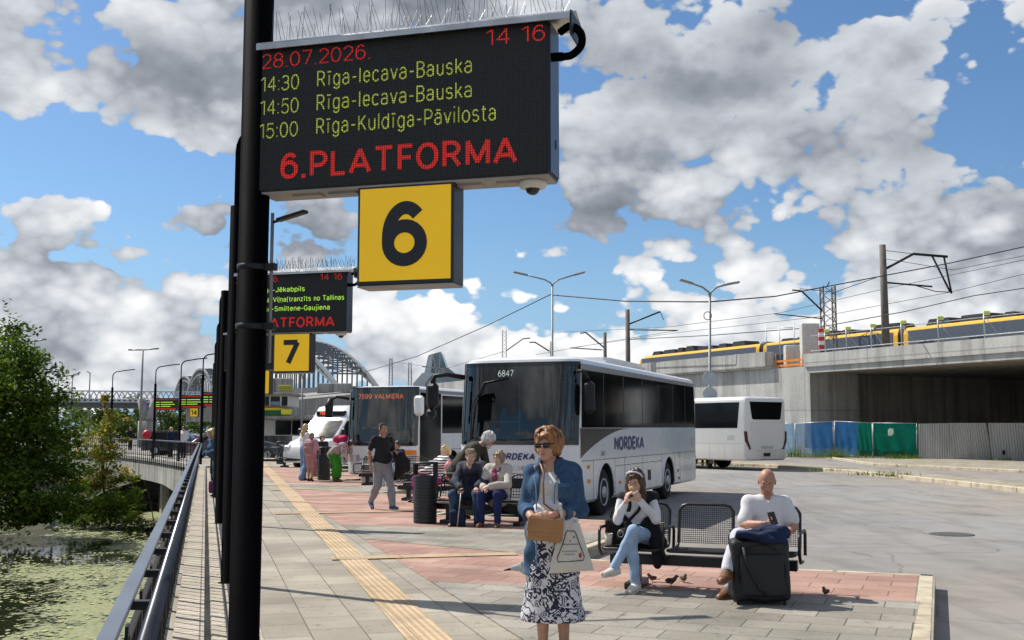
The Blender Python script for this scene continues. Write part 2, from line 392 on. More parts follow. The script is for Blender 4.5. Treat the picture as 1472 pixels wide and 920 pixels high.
# ------------------------------------------------------------------ lettering: plain sans strokes, cap height 1
def _E(cx, cy, rx, ry, a0, a1, n=16):
    return [(cx + rx * math.cos(R(a0 + (a1 - a0) * i / n)), cy + ry * math.sin(R(a0 + (a1 - a0) * i / n))) for i in range(n + 1)]
_XH = .73
def _bowl(w=.5, h=_XH): return _E(w / 2, h / 2, w / 2, h / 2, 0, 360, 24)
GLY = {
    '0': (.56, [_E(.28, .5, .28, .5, 90, 450, 28)]), '1': (.36, [[(.0, .83), (.30, 1.0), (.30, 0)]]),
    '2': (.56, [_E(.28, .72, .27, .28, 165, -38) + [(.02, 0), (.58, 0)]]),
    '3': (.56, [_E(.27, .755, .25, .245, 160, -85) + [(.17, .515)], [(.17, .515)] + _E(.265, .265, .29, .265, 80, -160)]),
    '4': (.60, [[(.46, 0), (.46, 1), (.0, .30), (.62, .30)]]), '5': (.56, [[(.53, 1), (.10, 1), (.05, .53)] + _E(.27, .325, .29, .325, 138, -155)]),
    '6': (.56, [_E(.28, .325, .27, .325, 180, 540, 26), [(.01, .30)] + _E(.30, .44, .29, .56, 180, 48, 16)]), '7': (.56, [[(0, 1), (.57, 1), (.20, 0)]]),
    '8': (.56, [_E(.28, .755, .24, .245, 0, 360, 24), _E(.28, .262, .28, .262, 0, 360, 24)]),
    '9': (.56, [_E(.28, .675, .27, .325, 0, 360, 26), [(.55, .70)] + _E(.26, .56, .29, .56, 0, -132, 16)]),
    '.': (.10, [[(.05, .0)]]), ':': (.12, [[(.06, .06)], [(.06, .62)]]), '-': (.34, [[(.02, .40), (.32, .40)]]),
    '(': (.26, [_E(.34, .42, .30, .68, 118, 242)]), ')': (.26, [_E(-.08, .42, .30, .68, 62, -62)]), ' ': (.26, []),
    'A': (.70, [[(0, 0), (.35, 1), (.70, 0)], [(.12, .30), (.58, .30)]]), 'B': (.58, [[(.3, .53), (.05, .53)], [(.05, .53), (.05, 1), (.30, 1)] + _E(.31, .765, .22, .235, 90, -90), [(.05, .53), (.05, 0), (.30, 0)] + _E(.32, .265, .24, .265, -90, 90)]),
    'C': (.62, [_E(.33, .5, .32, .5, 42, 318, 24)]), 'D': (.62, [[(.26, 0), (.05, 0), (.05, 1), (.26, 1)] + _E(.27, .5, .34, .5, 90, -90, 18)]), 'E': (.52, [[(.52, 1), (.05, 1), (.05, 0), (.53, 0)], [(.05, .52), (.47, .52)]]),
    'F': (.50, [[(.51, 1), (.05, 1), (.05, 0)], [(.05, .50), (.46, .50)]]), 'G': (.64, [_E(.33, .5, .32, .5, 45, 330, 24) + [(.63, .45), (.38, .45)]]), 'I': (.12, [[(.06, 0), (.06, 1)]]),
    'J': (.52, [[(.47, 1), (.47, .28)] + _E(.24, .28, .23, .28, 0, -170, 14)]), 'K': (.60, [[(.05, 0), (.05, 1)], [(.57, 1), (.07, .40)], [(.22, .56), (.60, 0)]]), 'L': (.50, [[(.05, 1), (.05, 0), (.52, 0)]]),
    'M': (.80, [[(.05, 0), (.05, 1), (.41, .08), (.77, 1), (.77, 0)]]), 'N': (.64, [[(.05, 0), (.05, 1), (.61, 0), (.61, 1)]]), 'O': (.68, [_E(.34, .5, .33, .5, 0, 360, 28)]),
    'P': (.58, [[(.05, 0), (.05, 1), (.30, 1)] + _E(.30, .715, .27, .285, 90, -90) + [(.05, .43)]]), 'R': (.60, [[(.05, 0), (.05, 1), (.30, 1)] + _E(.30, .735, .25, .265, 90, -90) + [(.05, .47)], [(.32, .47), (.59, 0)]]),
    'S': (.58, [_E(.29, .745, .26, .255, 28, 250, 16) + _E(.29, .26, .28, .26, 85, -155, 18)]), 'T': (.62, [[(0, 1), (.62, 1)], [(.31, 1), (.31, 0)]]), 'V': (.66, [[(0, 1), (.33, 0), (.66, 1)]]),
    'a': (.50, [_E(.235, .50, .21, .23, 160, 0, 12) + [(.445, 0)], _E(.225, .205, .22, .205, 60, 322, 18) + [(.445, .15)], [(.445, .41), (.30, .41)]]),
    'b': (.52, [[(.05, 1), (.05, 0)], _E(.285, .365, .235, .365, 0, 360, 24)]), 'c': (.48, [_E(.26, .365, .25, .365, 42, 318, 20)]), 'd': (.52, [[(.48, 1), (.48, 0)], _E(.245, .365, .235, .365, 0, 360, 24)]),
    'e': (.50, [[(.03, .38), (.49, .38)] + _E(.26, .365, .235, .365, 0, 318, 22)]), 'g': (.52, [_E(.245, .365, .235, .365, 0, 360, 24), [(.48, .73), (.48, .0)] + _E(.25, .0, .23, .27, 0, -150, 12)]),
    'i': (.12, [[(.06, 0), (.06, .73)], [(.06, .93)]]), 'j': (.16, [[(.10, .73), (.10, -.12)] + _E(-.02, -.12, .12, .15, 0, -90, 6), [(.10, .93)]]), 'k': (.48, [[(.05, 1), (.05, 0)], [(.45, .73), (.07, .28)], [(.20, .43), (.48, 0)]]),
    'l': (.12, [[(.06, 0), (.06, 1.04)]]), 'm': (.80, [[(.05, 0), (.05, .73)], [(.05, .45)] + _E(.235, .48, .185, .25, 170, 0, 12) + [(.42, 0)], [(.42, .45)] + _E(.60, .48, .18, .25, 170, 0, 12) + [(.78, 0)]]),
    'n': (.50, [[(.05, 0), (.05, .73)], [(.05, .42)] + _E(.26, .47, .205, .26, 170, 0, 14) + [(.465, 0)]]), 'o': (.52, [_E(.26, .365, .25, .365, 0, 360, 24)]), 'p': (.52, [[(.05, -.27), (.05, .73)], _E(.285, .365, .235, .365, 0, 360, 24)]),
    'r': (.32, [[(.05, 0), (.05, .73)], [(.05, .42)] + _E(.28, .42, .23, .30, 165, 80, 8)]), 's': (.46, [_E(.23, .545, .20, .185, 25, 250, 14) + _E(.23, .195, .21, .195, 85, -155, 16)]), 't': (.32, [[(.14, .95), (.14, .16)] + _E(.26, .14, .12, .14, 180, 290, 8), [(.0, .73), (.30, .73)]]),
    'u': (.50, [[(.05, .73), (.05, .26)] + _E(.255, .26, .205, .26, 180, 350, 14), [(.465, .73), (.465, 0)]]), 'v': (.46, [[(0, .73), (.23, 0), (.46, .73)]]), 'z': (.46, [[(.02, .73), (.44, .73), (.02, 0), (.46, 0)]]),
}
for _b, _c, _w in (('a', 'ā', .24), ('e', 'ē', .25), ('i', 'ī', .06)):
    GLY[_c] = (GLY[_b][0], (GLY[_b][1][:1] if _b == 'i' else GLY[_b][1]) + [[(_w - .16, .94), (_w + .16, .94)]])
GLY['б'] = (.56, [_E(.28, .325, .27, .325, 180, 540, 26), [(.01, .30)] + _E(.40, .36, .39, .64, 180, 92, 14)])
GLY['ī'] = (.26, [[(.13, 0), (.13, .73)], [(-.01, .94), (.27, .94)]])
for _b, _c, _w in (('l', 'ļ', .06), ('n', 'ņ', .25)): GLY[_c] = (GLY[_b][0], GLY[_b][1] + [[(_w + .02, -.12), (_w - .03, -.26)]])
def _split(strokes):
    out = []
    for st in strokes:
        cur = [st[0]]
        for i in range(1, len(st)):
            cur.append(st[i])
            if i < len(st) - 1:
                a = np.array(st[i]) - np.array(st[i - 1]); b = np.array(st[i + 1]) - np.array(st[i]); la, lb = np.linalg.norm(a), np.linalg.norm(b)
                if la > .08 and lb > .08 and (a @ b) / (la * lb) < -.15: out.append(cur); cur = [st[i]]
        out.append(cur)
    return out
_txt = {}
def text_geo(t, bold=0.0, spacing=1.0, shear=0.0):
    """verts (x, z, depth layer) and faces of a line of flat stroke lettering"""
    key = (t, bold, spacing, shear)
    if key in _txt: return _txt[key]
    wt = max(.07, .118 + bold * 2.4); vs = []; fs = []; x0 = 0.0; ly = 0
    for ch in t:
        adv, strokes = GLY.get(ch, GLY['-'])
        for st in _split(strokes):
            if len(st) == 1:      # a dot
                cx, cy = x0 + st[0][0], st[0][1] + wt / 2; o = len(vs); e = wt * .52
                vs += [(cx - e, cy - e, 0), (cx + e, cy - e, 0), (cx + e, cy + e, 0), (cx - e, cy + e, 0)]; fs.append((o, o + 1, o + 2, o + 3)); continue
            P = [(x0 + p[0], wt / 2 + p[1] * (1 - wt)) for p in st]; P = [p for i, p in enumerate(P) if i == 0 or math.hypot(p[0] - P[i - 1][0], p[1] - P[i - 1][1]) > 1e-4]
            closed = len(P) > 4 and math.hypot(P[0][0] - P[-1][0], P[0][1] - P[-1][1]) < 1e-3; n = len(P); o = len(vs); ly += 1
            if n < 2: continue
            for i in range(n):
                a = P[i - 1] if i else (P[-2] if closed else None); c = P[i + 1] if i < n - 1 else (P[1] if closed else None); b = P[i]
                d1 = None if a is None else np.array([b[0] - a[0], b[1] - a[1]]); d2 = None if c is None else np.array([c[0] - b[0], c[1] - b[1]])
                if d1 is not None: d1 = d1 / np.linalg.norm(d1)
                if d2 is not None: d2 = d2 / np.linalg.norm(d2)
                if d1 is None: d1 = d2
                if d2 is None: d2 = d1
                tt = d1 + d2; ln = np.linalg.norm(tt); tt = tt / ln if ln > .2 else d1
                nn = np.array([-tt[1], tt[0]]); co = max(.42, abs(nn @ np.array([-d1[1], d1[0]]))); e = wt / 2 / co
                vs.append((b[0] + nn[0] * e, b[1] + nn[1] * e, ly % 5)); vs.append((b[0] - nn[0] * e, b[1] - nn[1] * e, ly % 5))
            fs += [(o + 2 * i, o + 2 * i + 1, o + 2 * i + 3, o + 2 * i + 2) for i in range(n - 1)]
        x0 += adv + (.17 + wt * .35) * spacing
    v = np.array(vs, float); v[:, 0] += v[:, 1] * shear
    _txt[key] = (v, fs); return v, fs
def put_text(mb, t, x0, x1, z0, z1, y, bold=0.0, mi=0, M=None, ref=None, shear=0.0):
    """lettering on the plane y, filling x0..x1, cap height z0..z1"""
    v, f = text_geo(t, bold, shear=shear)
    xs = (v[:, 0] - v[:, 0].min()) / max(1e-6, (v[:, 0].max() - v[:, 0].min())) * (x1 - x0) + x0
    zs = v[:, 1] * (z1 - z0) + z0; M = M or Matrix()
    mb.add([M @ Vector((a, y - l * .00012, b)) for a, b, l in zip(xs, zs, v[:, 2])], f, mi)
# ================================================================== layout
U = Vector((.930, -.3665, 0)); V = Vector((.3665, .930, 0))          # bay front / bay depth directions
PD = Vector((-.272, .962, 0)); PITCH = Vector((-2.02, 6.80, 0))      # along the platform
C0 = Vector((4.66, 12.1, 0))                                        # outer corner of the nearest bay tooth
BAYROT = -math.atan2(.3665, .930)
ROAD = -.15
def edge_x(Y, off=0.0): return -1.11 - .2826 * (Y - 4.55) - off * 1.04
def edge(Y, off=0.0, z=0.0): return Vector((edge_x(Y, off), Y, z))

# ================================================================== ground materials
def asphalt():
    t = NT('asphalt')
    a = t.noise(.12, 6); b = t.noise(2.2, 5); c = t.noise(180, 2)
    g = t.ramp(t.math('ADD', t.math('MULTIPLY', a, .6), t.math('MULTIPLY', b, .4)), (.32, (.20, .195, .187)), (.5, (.265, .259, .247)), (.68, (.315, .305, .288)))
    sp = t.ramp(c, (.3, (.62, .62, .62)), (.5, (1, 1, 1)), (.72, (1.35, 1.33, 1.3)))
    col = t.mix(1.0, g, sp, 'MULTIPLY')
    oil = t.ramp(t.noise(.55, 6, rough=.65), (.55, (1, 1, 1)), (.70, (.58, .565, .55)))
    col = t.mix(1.0, col, oil, 'MULTIPLY')
    col = t.mix(1.0, col, t.ramp(t.noise(.09, 4), (.42, (1.0, 1.0, 1.02)), (.60, (1.06, .98, .90))), 'MULTIPLY')
    fl = t.ramp(t.noise(26, 2), (.70, (1, 1, 1)), (.76, (.62, .61, .6))); col = t.mix(.7, col, fl, 'MULTIPLY')
    mp = t.mapping((1.1, .12, 1), (0, 0, R(-24)))
    tr = t.ramp(t.noise(1.0, 5, vec=mp), (.44, (1, 1, 1)), (.5, (.82, .82, .82)), (.56, (1, 1, 1)))
    col = t.mix(.8, col, tr, 'MULTIPLY')
    vo = t.N.new('ShaderNodeTexVoronoi'); vo.feature = 'DISTANCE_TO_EDGE'; vo.inputs['Scale'].default_value = .16
    wn = t.N.new('ShaderNodeVectorMath'); wn.operation = 'ADD'
    nz = t.N.new('ShaderNodeTexNoise'); nz.inputs['Scale'].default_value = .7; nz.inputs['Detail'].default_value = 6; t.link(t.tc.outputs['Object'], nz.inputs['Vector'])
    t.link(t.tc.outputs['Object'], wn.inputs[0]); t.link(nz.outputs['Color'], wn.inputs[1]); t.link(wn.outputs[0], vo.inputs['Vector'])
    ck = t.ramp(vo.outputs['Distance'], (.0, (.6, .59, .58)), (.004, (1, 1, 1)))
    col = t.mix(.8, col, ck, 'MULTIPLY')
    t.bump(c, .5, .006)
    return t.done(col, .9, spec=.3)
M_asphalt = asphalt()
def paving(name, rot, bw, bh, c1, c2, mortar, stain=.25, ms=.006, offset=.5):
    t = NT(name)
    br = t.brick(t.mapping(rot=(0, 0, rot)), c1, c2, mortar, bw, bh, ms, offset)
    st = t.ramp(t.noise(.7, 6, rough=.6), (.3, (1 - stain,) * 3), (.7, (1 + stain * .45,) * 3))
    fine = t.ramp(t.noise(60, 3), (.3, (.86, .86, .86)), (.7, (1.12, 1.12, 1.1)))
    spot = t.ramp(t.noise(9, 3), (.62, (1, 1, 1)), (.72, (.70, .68, .66)))
    gv = t.N.new('ShaderNodeTexVoronoi'); gv.inputs['Scale'].default_value = 3.1; t.link(t.tc.outputs['Object'], gv.inputs['Vector'])
    gum = t.ramp(gv.outputs['Distance'], (.055, (.55, .53, .51)), (.085, (1, 1, 1))); spot = t.mix(.8, spot, gum, 'MULTIPLY')
    col = t.mix(1, t.mix(1, t.mix(1, br.outputs['Color'], st, 'MULTIPLY'), fine, 'MULTIPLY'), spot, 'MULTIPLY')
    h = t.math('SUBTRACT', t.math('MULTIPLY', t.noise(60, 3), .25), br.outputs['Fac'])
    t.bump(h, .6, .006)
    return t.done(col, .88, spec=.3)
PROT = -(math.atan2(PD.y, PD.x)); UROT = -math.atan2(U.y, U.x)
M_slab = paving('grey_slabs', PROT, .56, .42, (.30, .268, .215), (.39, .35, .287), (.17, .148, .12), stain=.34)
M_greyu = paving('grey_setts', UROT, .52, .36, (.245, .224, .19), (.345, .318, .275), (.12, .108, .09), stain=.34)
M_pink = paving('pink_setts', UROT, .52, .36, (.35, .205, .16), (.46, .295, .24), (.19, .118, .092), stain=.34)
M_edge = paving('edge_bricks', PROT, .11, .22, (.42, .365, .29), (.53, .47, .385), (.17, .145, .115), offset=0)
def kerbmat():
    t = NT('kerb_concrete'); 
    st = t.ramp(t.noise(3.5, 6, rough=.65), (.3, (.30, .25, .17)), (.5, (.47, .41, .30)), (.7, (.58, .52, .40)))
    t.bump(t.noise(45, 4), .4, .01)
    return t.done(st, .85, spec=.3)
M_kerb = kerbmat()
def tactile(name, ribs):
    t = NT(name)
    mp = t.mapping(rot=(0, 0, PROT))
    if ribs:
        w = t.N.new('ShaderNodeTexWave'); w.wave_type = 'BANDS'; w.bands_direction = 'Y'; w.inputs['Scale'].default_value = 5.2; t.link(mp, w.inputs['Vector'])
        h = w.outputs['Fac']
    else:
        vo = t.N.new('ShaderNodeTexVoronoi'); vo.inputs['Scale'].default_value = 14; vo.inputs['Randomness'].default_value = 0; t.link(mp, vo.inputs['Vector'])
        h = t.math('SUBTRACT', .6, vo.outputs['Distance'])
    br = t.brick(mp, (.48, .35, .21), (.56, .425, .275), (.27, .20, .12), .4, .8, .006, 0)
    st = t.ramp(t.noise(2.2, 6, rough=.6), (.3, (.76, .78, .8)), (.7, (1.1, 1.08, 1.05)))
    col = t.mix(1, br.outputs['Color'], st, 'MULTIPLY')
    col = t.mix(1, col, t.ramp(h, (.2, (.84, .82, .8)), (.6, (1.04, 1.04, 1.04))), 'MULTIPLY')
    t.bump(h, .7, .008)
    return t.done(col, .85, spec=.3)
M_tact = tactile('tactile_ribbed', True); M_tactd = tactile('tactile_studded', False)
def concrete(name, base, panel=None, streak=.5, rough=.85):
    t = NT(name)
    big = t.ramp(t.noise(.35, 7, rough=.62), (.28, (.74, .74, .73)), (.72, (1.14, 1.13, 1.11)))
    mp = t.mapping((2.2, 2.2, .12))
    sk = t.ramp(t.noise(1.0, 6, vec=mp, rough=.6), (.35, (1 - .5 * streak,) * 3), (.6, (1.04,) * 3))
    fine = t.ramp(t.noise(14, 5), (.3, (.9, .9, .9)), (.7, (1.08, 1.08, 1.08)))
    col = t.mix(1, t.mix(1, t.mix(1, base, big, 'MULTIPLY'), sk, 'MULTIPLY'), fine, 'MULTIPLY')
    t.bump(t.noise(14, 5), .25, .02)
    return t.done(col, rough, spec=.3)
M_conc = concrete('pale_concrete', (.46, .45, .43)); M_conc2 = concrete('stained_concrete', (.36, .345, .32), streak=1.0)
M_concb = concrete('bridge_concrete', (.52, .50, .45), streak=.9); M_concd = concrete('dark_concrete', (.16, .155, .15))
M_seam = mat('dark_seam', (.07, .068, .065), .9)

# ================================================================== ground, road, water
WZ = -2.85
bridge_edge = [Vector(q) for q in ((-12.95, 45.2, 0), (-14.6, 48.8, 0), (-16.8, 53.2, 0), (-19.1, 57.7, 0), (-22.4, 63.5, 0), (-26, 70, 0), (-33, 80, 0), (-47, 92, 0))]
gp = [(edge_x(-25, .5), -25), (420, -25), (420, 1600), (-700, 1600), (-700, 160), (-75, 130)] + [(q.x, q.y) for q in bridge_edge[::-1]] + [(edge_x(44, .5), 44)]
g = MB(); g.add([(x, y, ROAD) for x, y in gp], [tuple(range(len(gp)))])
struct(g.build('ground', M_asphalt))
qy = MB()
qpts = [(edge_x(-25, .5), -25), (edge_x(44, .5), 44)]
qy.prism([(edge_x(-25, .52), -25), (edge_x(44.6, .52), 44.6), (edge_x(44.6, .2), 44.6), (edge_x(-25, .2), -25)], -4.0, -.03)
o = qy.build('quay_wall', M_conc2); tag(o, 'stained concrete quay wall dropping from the platform edge into the canal', 'wall')

def watermat():
    t = NT('canal_water')
    t.bump(t.math('ADD', t.math('MULTIPLY', t.noise(2.4, 3), .35), t.math('MULTIPLY', t.noise(.5, 3), .3)), .10, .05)
    deep = t.ramp(t.noise(.2, 3), (.3, (.012, .015, .009)), (.7, (.028, .03, .016)))
    sp = t.N.new('ShaderNodeSeparateXYZ'); t.link(t.tc.outputs['Object'], sp.inputs[0])
    dist = t.math('SUBTRACT', .18, t.math('ADD', sp.outputs[0], t.math('MULTIPLY', sp.outputs[1], .2826)))
    bias = t.math('SUBTRACT', .13, t.math('MULTIPLY', dist, .0165))
    n1 = t.noise(1.0, 9, vec=t.mapping((.24, .15, 1)), rough=.62); n2 = t.noise(5.5, 4, rough=.7)
    fld = t.math('ADD', t.math('ADD', n1, bias), t.math('MULTIPLY', t.math('SUBTRACT', n2, .5), .45))
    mk = t.ramp(fld, (.60, (0, 0, 0)), (.635, (1, 1, 1)))
    film = t.ramp(t.noise(9, 5, rough=.7), (.3, (.12, .135, .05)), (.55, (.22, .235, .10)), (.75, (.30, .31, .16)))
    rg = t.N.new('ShaderNodeMapRange'); t.link(mk, rg.inputs[0]); rg.inputs[3].default_value = .05; rg.inputs[4].default_value = .75
    return t.done(t.mix(mk, deep, film), rg.outputs[0], spec=.5)
w = MB(); w.add([(-300, -60, WZ), (30, -60, WZ), (-8, 120, WZ), (-300, 120, WZ)], [(0, 1, 2, 3)])
struct(w.build('canal_water', watermat()))

# platform slab, one saw-tooth per bay
teeth = list(range(-2, 6))
saw = []
for n in teeth:
    c = C0 + PITCH * n
    saw += [c - V * 5.58, c]
saw.append(saw[-1] - U * 4.37)
pl_left = [(edge_x(y, .52), y) for y in (-12, 10, 25, 44.9)]
poly = [(q.x, q.y) for q in saw] + [(saw[-1].x - .6, saw[-1].y + 2.4), (-9.2, 62), (-17, 60), (-16.6, 53.4), (-14.4, 48.9), (-12.9, 45.4)] + pl_left[::-1]
b = MB(); b.prism(poly, -.30, 0.0); struct(b.build('platform_paving', M_slab))
# kerbs of the teeth
def kerb(a, b_, wid=.17, top=.006, bot=-.2, name='platform_kerb', chunk=1.0, side=1):
    a = Vector(a); b_ = Vector(b_); d = (b_ - a); Lg = d.length; d.normalize(); nrm = Vector((-d.y, d.x, 0)) * side
    m_ = MB(); n = max(1, int(round(Lg / chunk)))
    for i in range(n):
        p = a + d * (Lg * i / n + .003); q = a + d * (Lg * (i + 1) / n - .003)
        c = (p + q) / 2 + nrm * (wid / 2); c.z = (top + bot) / 2
        m_.box(c, ((q - p).length, wid, top - bot), rz=math.atan2(d.y, d.x), bev=.022)
    return struct(m_.build(name, M_kerb))
for n in teeth:
    c = C0 + PITCH * n
    kerb(c - V * 5.45, c + V * .0, side=1)
    kerb(c + U * 0.0 - V * .0, c - U * 4.2, side=1, wid=.14)
# pink and grey bays
def sheet(pts, z, m_, name):
    q = MB(); q.add([(x, y, z) for x, y in pts], [tuple(range(len(pts)))]); return struct(q.build(name, m_, recalc=False))
def bx(Y): return -.86 - .297 * (Y - 11.59)
def sawx(Y):
    """right limit of the paving at depth Y (inside the kerb)"""
    best = None
    for n in teeth:
        c = C0 + PITCH * n; a = c - V * 5.58
        if a.y <= Y <= c.y:
            x = a.x + (Y - a.y) / (c.y - a.y) * (c.x - a.x) - .19; best = x if best is None else max(best, x)
    return best
kern = [C0 + PITCH * n for n in teeth]
def tooth_poly(n):
    c = C0 + PITCH * n; nx = C0 + PITCH * (n + 1)
    return c, nx
for n in range(-1, 5):
    c = C0 + PITCH * n
    inner = c - U * .17 - V * .14
    back = c - U * 4.40 - V * .14
    nxt = c - U * 4.40 + V * .1
    # strip of pink along the bay front, continuing up beside the next tooth
    f_r = inner - V * 2.05; f_l = Vector((bx(11.59 + 6.8 * n), 11.59 + 6.8 * n, 0))
    fl2 = Vector((bx(11.59 + 6.8 * (n + 1)), 11.59 + 6.8 * (n + 1), 0))
    nc = C0 + PITCH * (n + 1); f_r2 = nc - U * .19 - V * 2.19
    st = c - U * 4.53 + V * .05
    sheet([(f_l.x, f_l.y), (f_r.x, f_r.y), (inner.x, inner.y), (back.x, back.y), (st.x, st.y), (f_r2.x, f_r2.y), (fl2.x, fl2.y)], .004, M_pink, 'pink_paving')
    if n in (-1, 1, 3):
        q = sheet([(f_l.x + .0, f_l.y), (f_r.x, f_r.y), (f_r.x - V.x * 3.3, f_r.y - V.y * 3.3), (bx(f_l.y - 2.4), f_l.y - 2.4)], .008, M_greyu, 'grey_paving')
a0, a1 = gnd(621, 831), gnd(1322, 866)
cR = C0 - U * .19 - V * 5.4
sheet([(bx(11.59), 11.59), (a1.x, a1.y), (cR.x, cR.y), (2.2, 4.6), (bx(5), 5.0)], .008, M_greyu, 'grey_paving')
# tactile guide strips
def strip(a, b_, wid, z, m_, name='tactile_paving'):
    a = Vector(a); b_ = Vector(b_); d = (b_ - a).normalized(); nr = Vector((-d.y, d.x, 0)) * wid / 2
    return sheet([((a - nr).x, (a - nr).y), ((b_ - nr).x, (b_ - nr).y), ((b_ + nr).x, (b_ + nr).y), ((a + nr).x, (a + nr).y)], z, m_, name)
s0 = Vector((-.57, 8.18, 0)); sd = Vector((-7.82, 29.97, 0)).normalized()
strip(s0 - sd * 8, s0 + sd * 44, .34, .010, M_tact)
for (pa, pb) in (((476, 804), (742, 797)), ((395, 739), (600, 735)), ((390, 705), (520, 701))):
    strip(gnd(*pa), gnd(*pb), .30, .014, M_tactd)
# brick edge strip and low upstand under the railing
em = MB(); em.prism([(edge_x(-8, -.30), -8), (edge_x(44.5, -.30), 44.5), (edge_x(44.5, .08), 44.5), (edge_x(-8, .08), -8)], -.02, .010)
struct(em.build('edge_paving', M_edge))
em = MB(); em.prism([(edge_x(-8, .14), -8), (edge_x(44.5, .14), 44.5), (edge_x(44.5, .36), 44.5), (edge_x(-8, .36), -8)], -.05, .10)
struct(em.build('edge_upstand', M_edge))

# ================================================================== water plants
from mathutils import noise as mnoise
def pad_noise(x, y): return mnoise.fractal(Vector((x * .42, y * .30, 5.2)), .9, 2.1, 5)
def hills_noise(x, y): return (math.sin(x * .9 + y * .35) + math.sin(y * .55 - x * .4 + 1.3) + math.sin(x * .31 + 2) * .8 + math.sin(x * 2.1 + y * 1.3) * .5) / 3.3
pads = MB(); r_ = random.Random(3); cnt = 0
while cnt < 7000:
    y = r_.uniform(17, 56); x = r_.uniform(-32, edge_x(y, .6)); side = (x - edge_x(y)) / -9.0
    s = pad_noise(x, y) + r_.uniform(-.18, .18)
    if s < .04 - max(0, 1.0 - side) * .42 + (.10 if side > 1.1 and y > 34 else 0): continue
    r = r_.uniform(.025, .085); k = 6; a0_ = r_.random() * 6
    zz = WZ + .012 + r_.random() * .012
    pads.add([(x + r * math.cos(a0_ + 2 * math.pi * i / k), y + r * math.sin(a0_ + 2 * math.pi * i / k) * 1.0, zz + r_.uniform(-.006, .014)) for i in range(k)], [tuple(range(k))], r_.randrange(3)); cnt += 1
o = pads.build('lily_pads', [mat('pad_green', (.17, .21, .055), .55, var=.3, scale=2), mat('pad_pale', (.27, .30, .10), .6, var=.3, scale=2), mat('pad_yellow', (.30, .29, .12), .6, var=.3, scale=2)], recalc=False)
struct(o, 'stuff'); tag(o, 'pale green lily pads floating in patches on the dark canal', 'lily pads')

# ================================================================== foliage
def leafmat(name, c_dark, c_light, trans=.45):
    ma = bpy.data.materials.new(name); ma.use_nodes = True; N = ma.node_tree.nodes; L = ma.node_tree.links; N.clear()
    o = N.new('ShaderNodeOutputMaterial'); d = N.new('ShaderNodeBsdfDiffuse'); t = N.new('ShaderNodeBsdfTranslucent'); mx = N.new('ShaderNodeMixShader'); mx.inputs[0].default_value = trans
    tc = N.new('ShaderNodeTexCoord'); no = N.new('ShaderNodeTexNoise'); no.inputs['Scale'].default_value = 1.6; no.inputs['Detail'].default_value = 4; L.new(tc.outputs['Object'], no.inputs['Vector'])
    cr = N.new('ShaderNodeValToRGB'); cr.color_ramp.elements[0].position = .32; cr.color_ramp.elements[1].position = .68
    cr.color_ramp.elements[0].color = (*c_dark, 1); cr.color_ramp.elements[1].color = (*c_light, 1)
    L.new(no.outputs[0], cr.inputs[0]); L.new(cr.outputs[0], d.inputs[0]); L.new(cr.outputs[0], t.inputs[0])
    L.new(d.outputs[0], mx.inputs[1]); L.new(t.outputs[0], mx.inputs[2]); L.new(mx.outputs[0], o.inputs[0]); MATS[name] = ma; return ma
M_bark = mat('bark', (.10, .075, .05), .9, var=.35, scale=8, bump=.5, bscale=20)
def crown(name, clumps, n, size, mats, seed, parent, droop=.0, tips=.35):
    """clumps: (centre, radii) ; leaves sit in sprays on uneven shells"""
    rg = np.random.default_rng(seed)
    wts = np.array([c[1][0] * c[1][1] * c[1][2] for c in clumps]) ** (2 / 3); wts /= wts.sum()
    # sub-clumps
    vs = []; fs = []; mi = []
    subs = []
    for (c, r), w_ in zip(clumps, wts):
        k = max(6, int(w_ * n / 38))
        for _ in range(k):
            d = rg.normal(size=3); d /= np.linalg.norm(d)
            if d[2] < -.45: d[2] *= .5
            rad = rg.uniform(.55, 1.06)
            subs.append((np.array(c) + d * rad * np.array(r), d, rg.uniform(.16, .34) * min(r)))
    per = max(8, int(n / len(subs)))
    for (c, d, r) in subs:
        m_ = rg.integers(0, len(mats))
        P = rg.normal(size=(per, 3)) * r * np.array([1, 1, .7]) + c
        A = rg.normal(size=(per, 3)); A[:, 2] = A[:, 2] * .5 - droop; A /= np.linalg.norm(A, axis=1)[:, None]
        B = np.cross(A, rg.normal(size=(per, 3)) * .55 + np.array([0, 0, 1.0]) + d * .6); B /= np.linalg.norm(B, axis=1)[:, None] + 1e-9
        s = size * rg.uniform(.55, 1.3, size=(per, 1))
        q0 = P - A * s; q1 = P + B * s * .5; q2 = P + A * s; q3 = P - B * s * .5
        o = len(vs)
        vs += np.stack([q0, q1, q2, q3], 1).reshape(-1, 3).tolist()
        fs += [(o + 4 * i, o + 4 * i + 1, o + 4 * i + 2, o + 4 * i + 3) for i in range(per)]
        mi += [int(m_) if rg.random() > .2 else int(rg.integers(0, len(mats))) for _ in range(per)]
    me = bpy.data.meshes.new(name); me.from_pydata(vs, [], fs)
    for q in mats: me.materials.append(q)
    me.polygons.foreach_set('material_index', mi); me.update()
    o = bpy.data.objects.new(name, me); link(o); o.parent = parent; return o
def trunk(parent, base, top, r0, limbs, seed=1):
    q = MB(); rr = random.Random(seed); base = Vector(base); top = Vector(top)
    pts = [base.lerp(top, t) + Vector((rr.uniform(-.1, .1), rr.uniform(-.1, .1), 0)) * (1 if 0 < t < 1 else 0) for t in (0, .25, .5, .75, 1)]
    q.tube(pts, [r0, r0 * .8, r0 * .65, r0 * .5, r0 * .25], 9)
    for e, f0 in limbs:
        a = base.lerp(top, f0); e = Vector(e); md = a.lerp(e, .5) + Vector((0, 0, (e - a).length * .12))
        q.tube([a, md, e], [r0 * .45, r0 * .3, r0 * .08], 7)
    o = q.build('trunk', M_bark, parent); return o
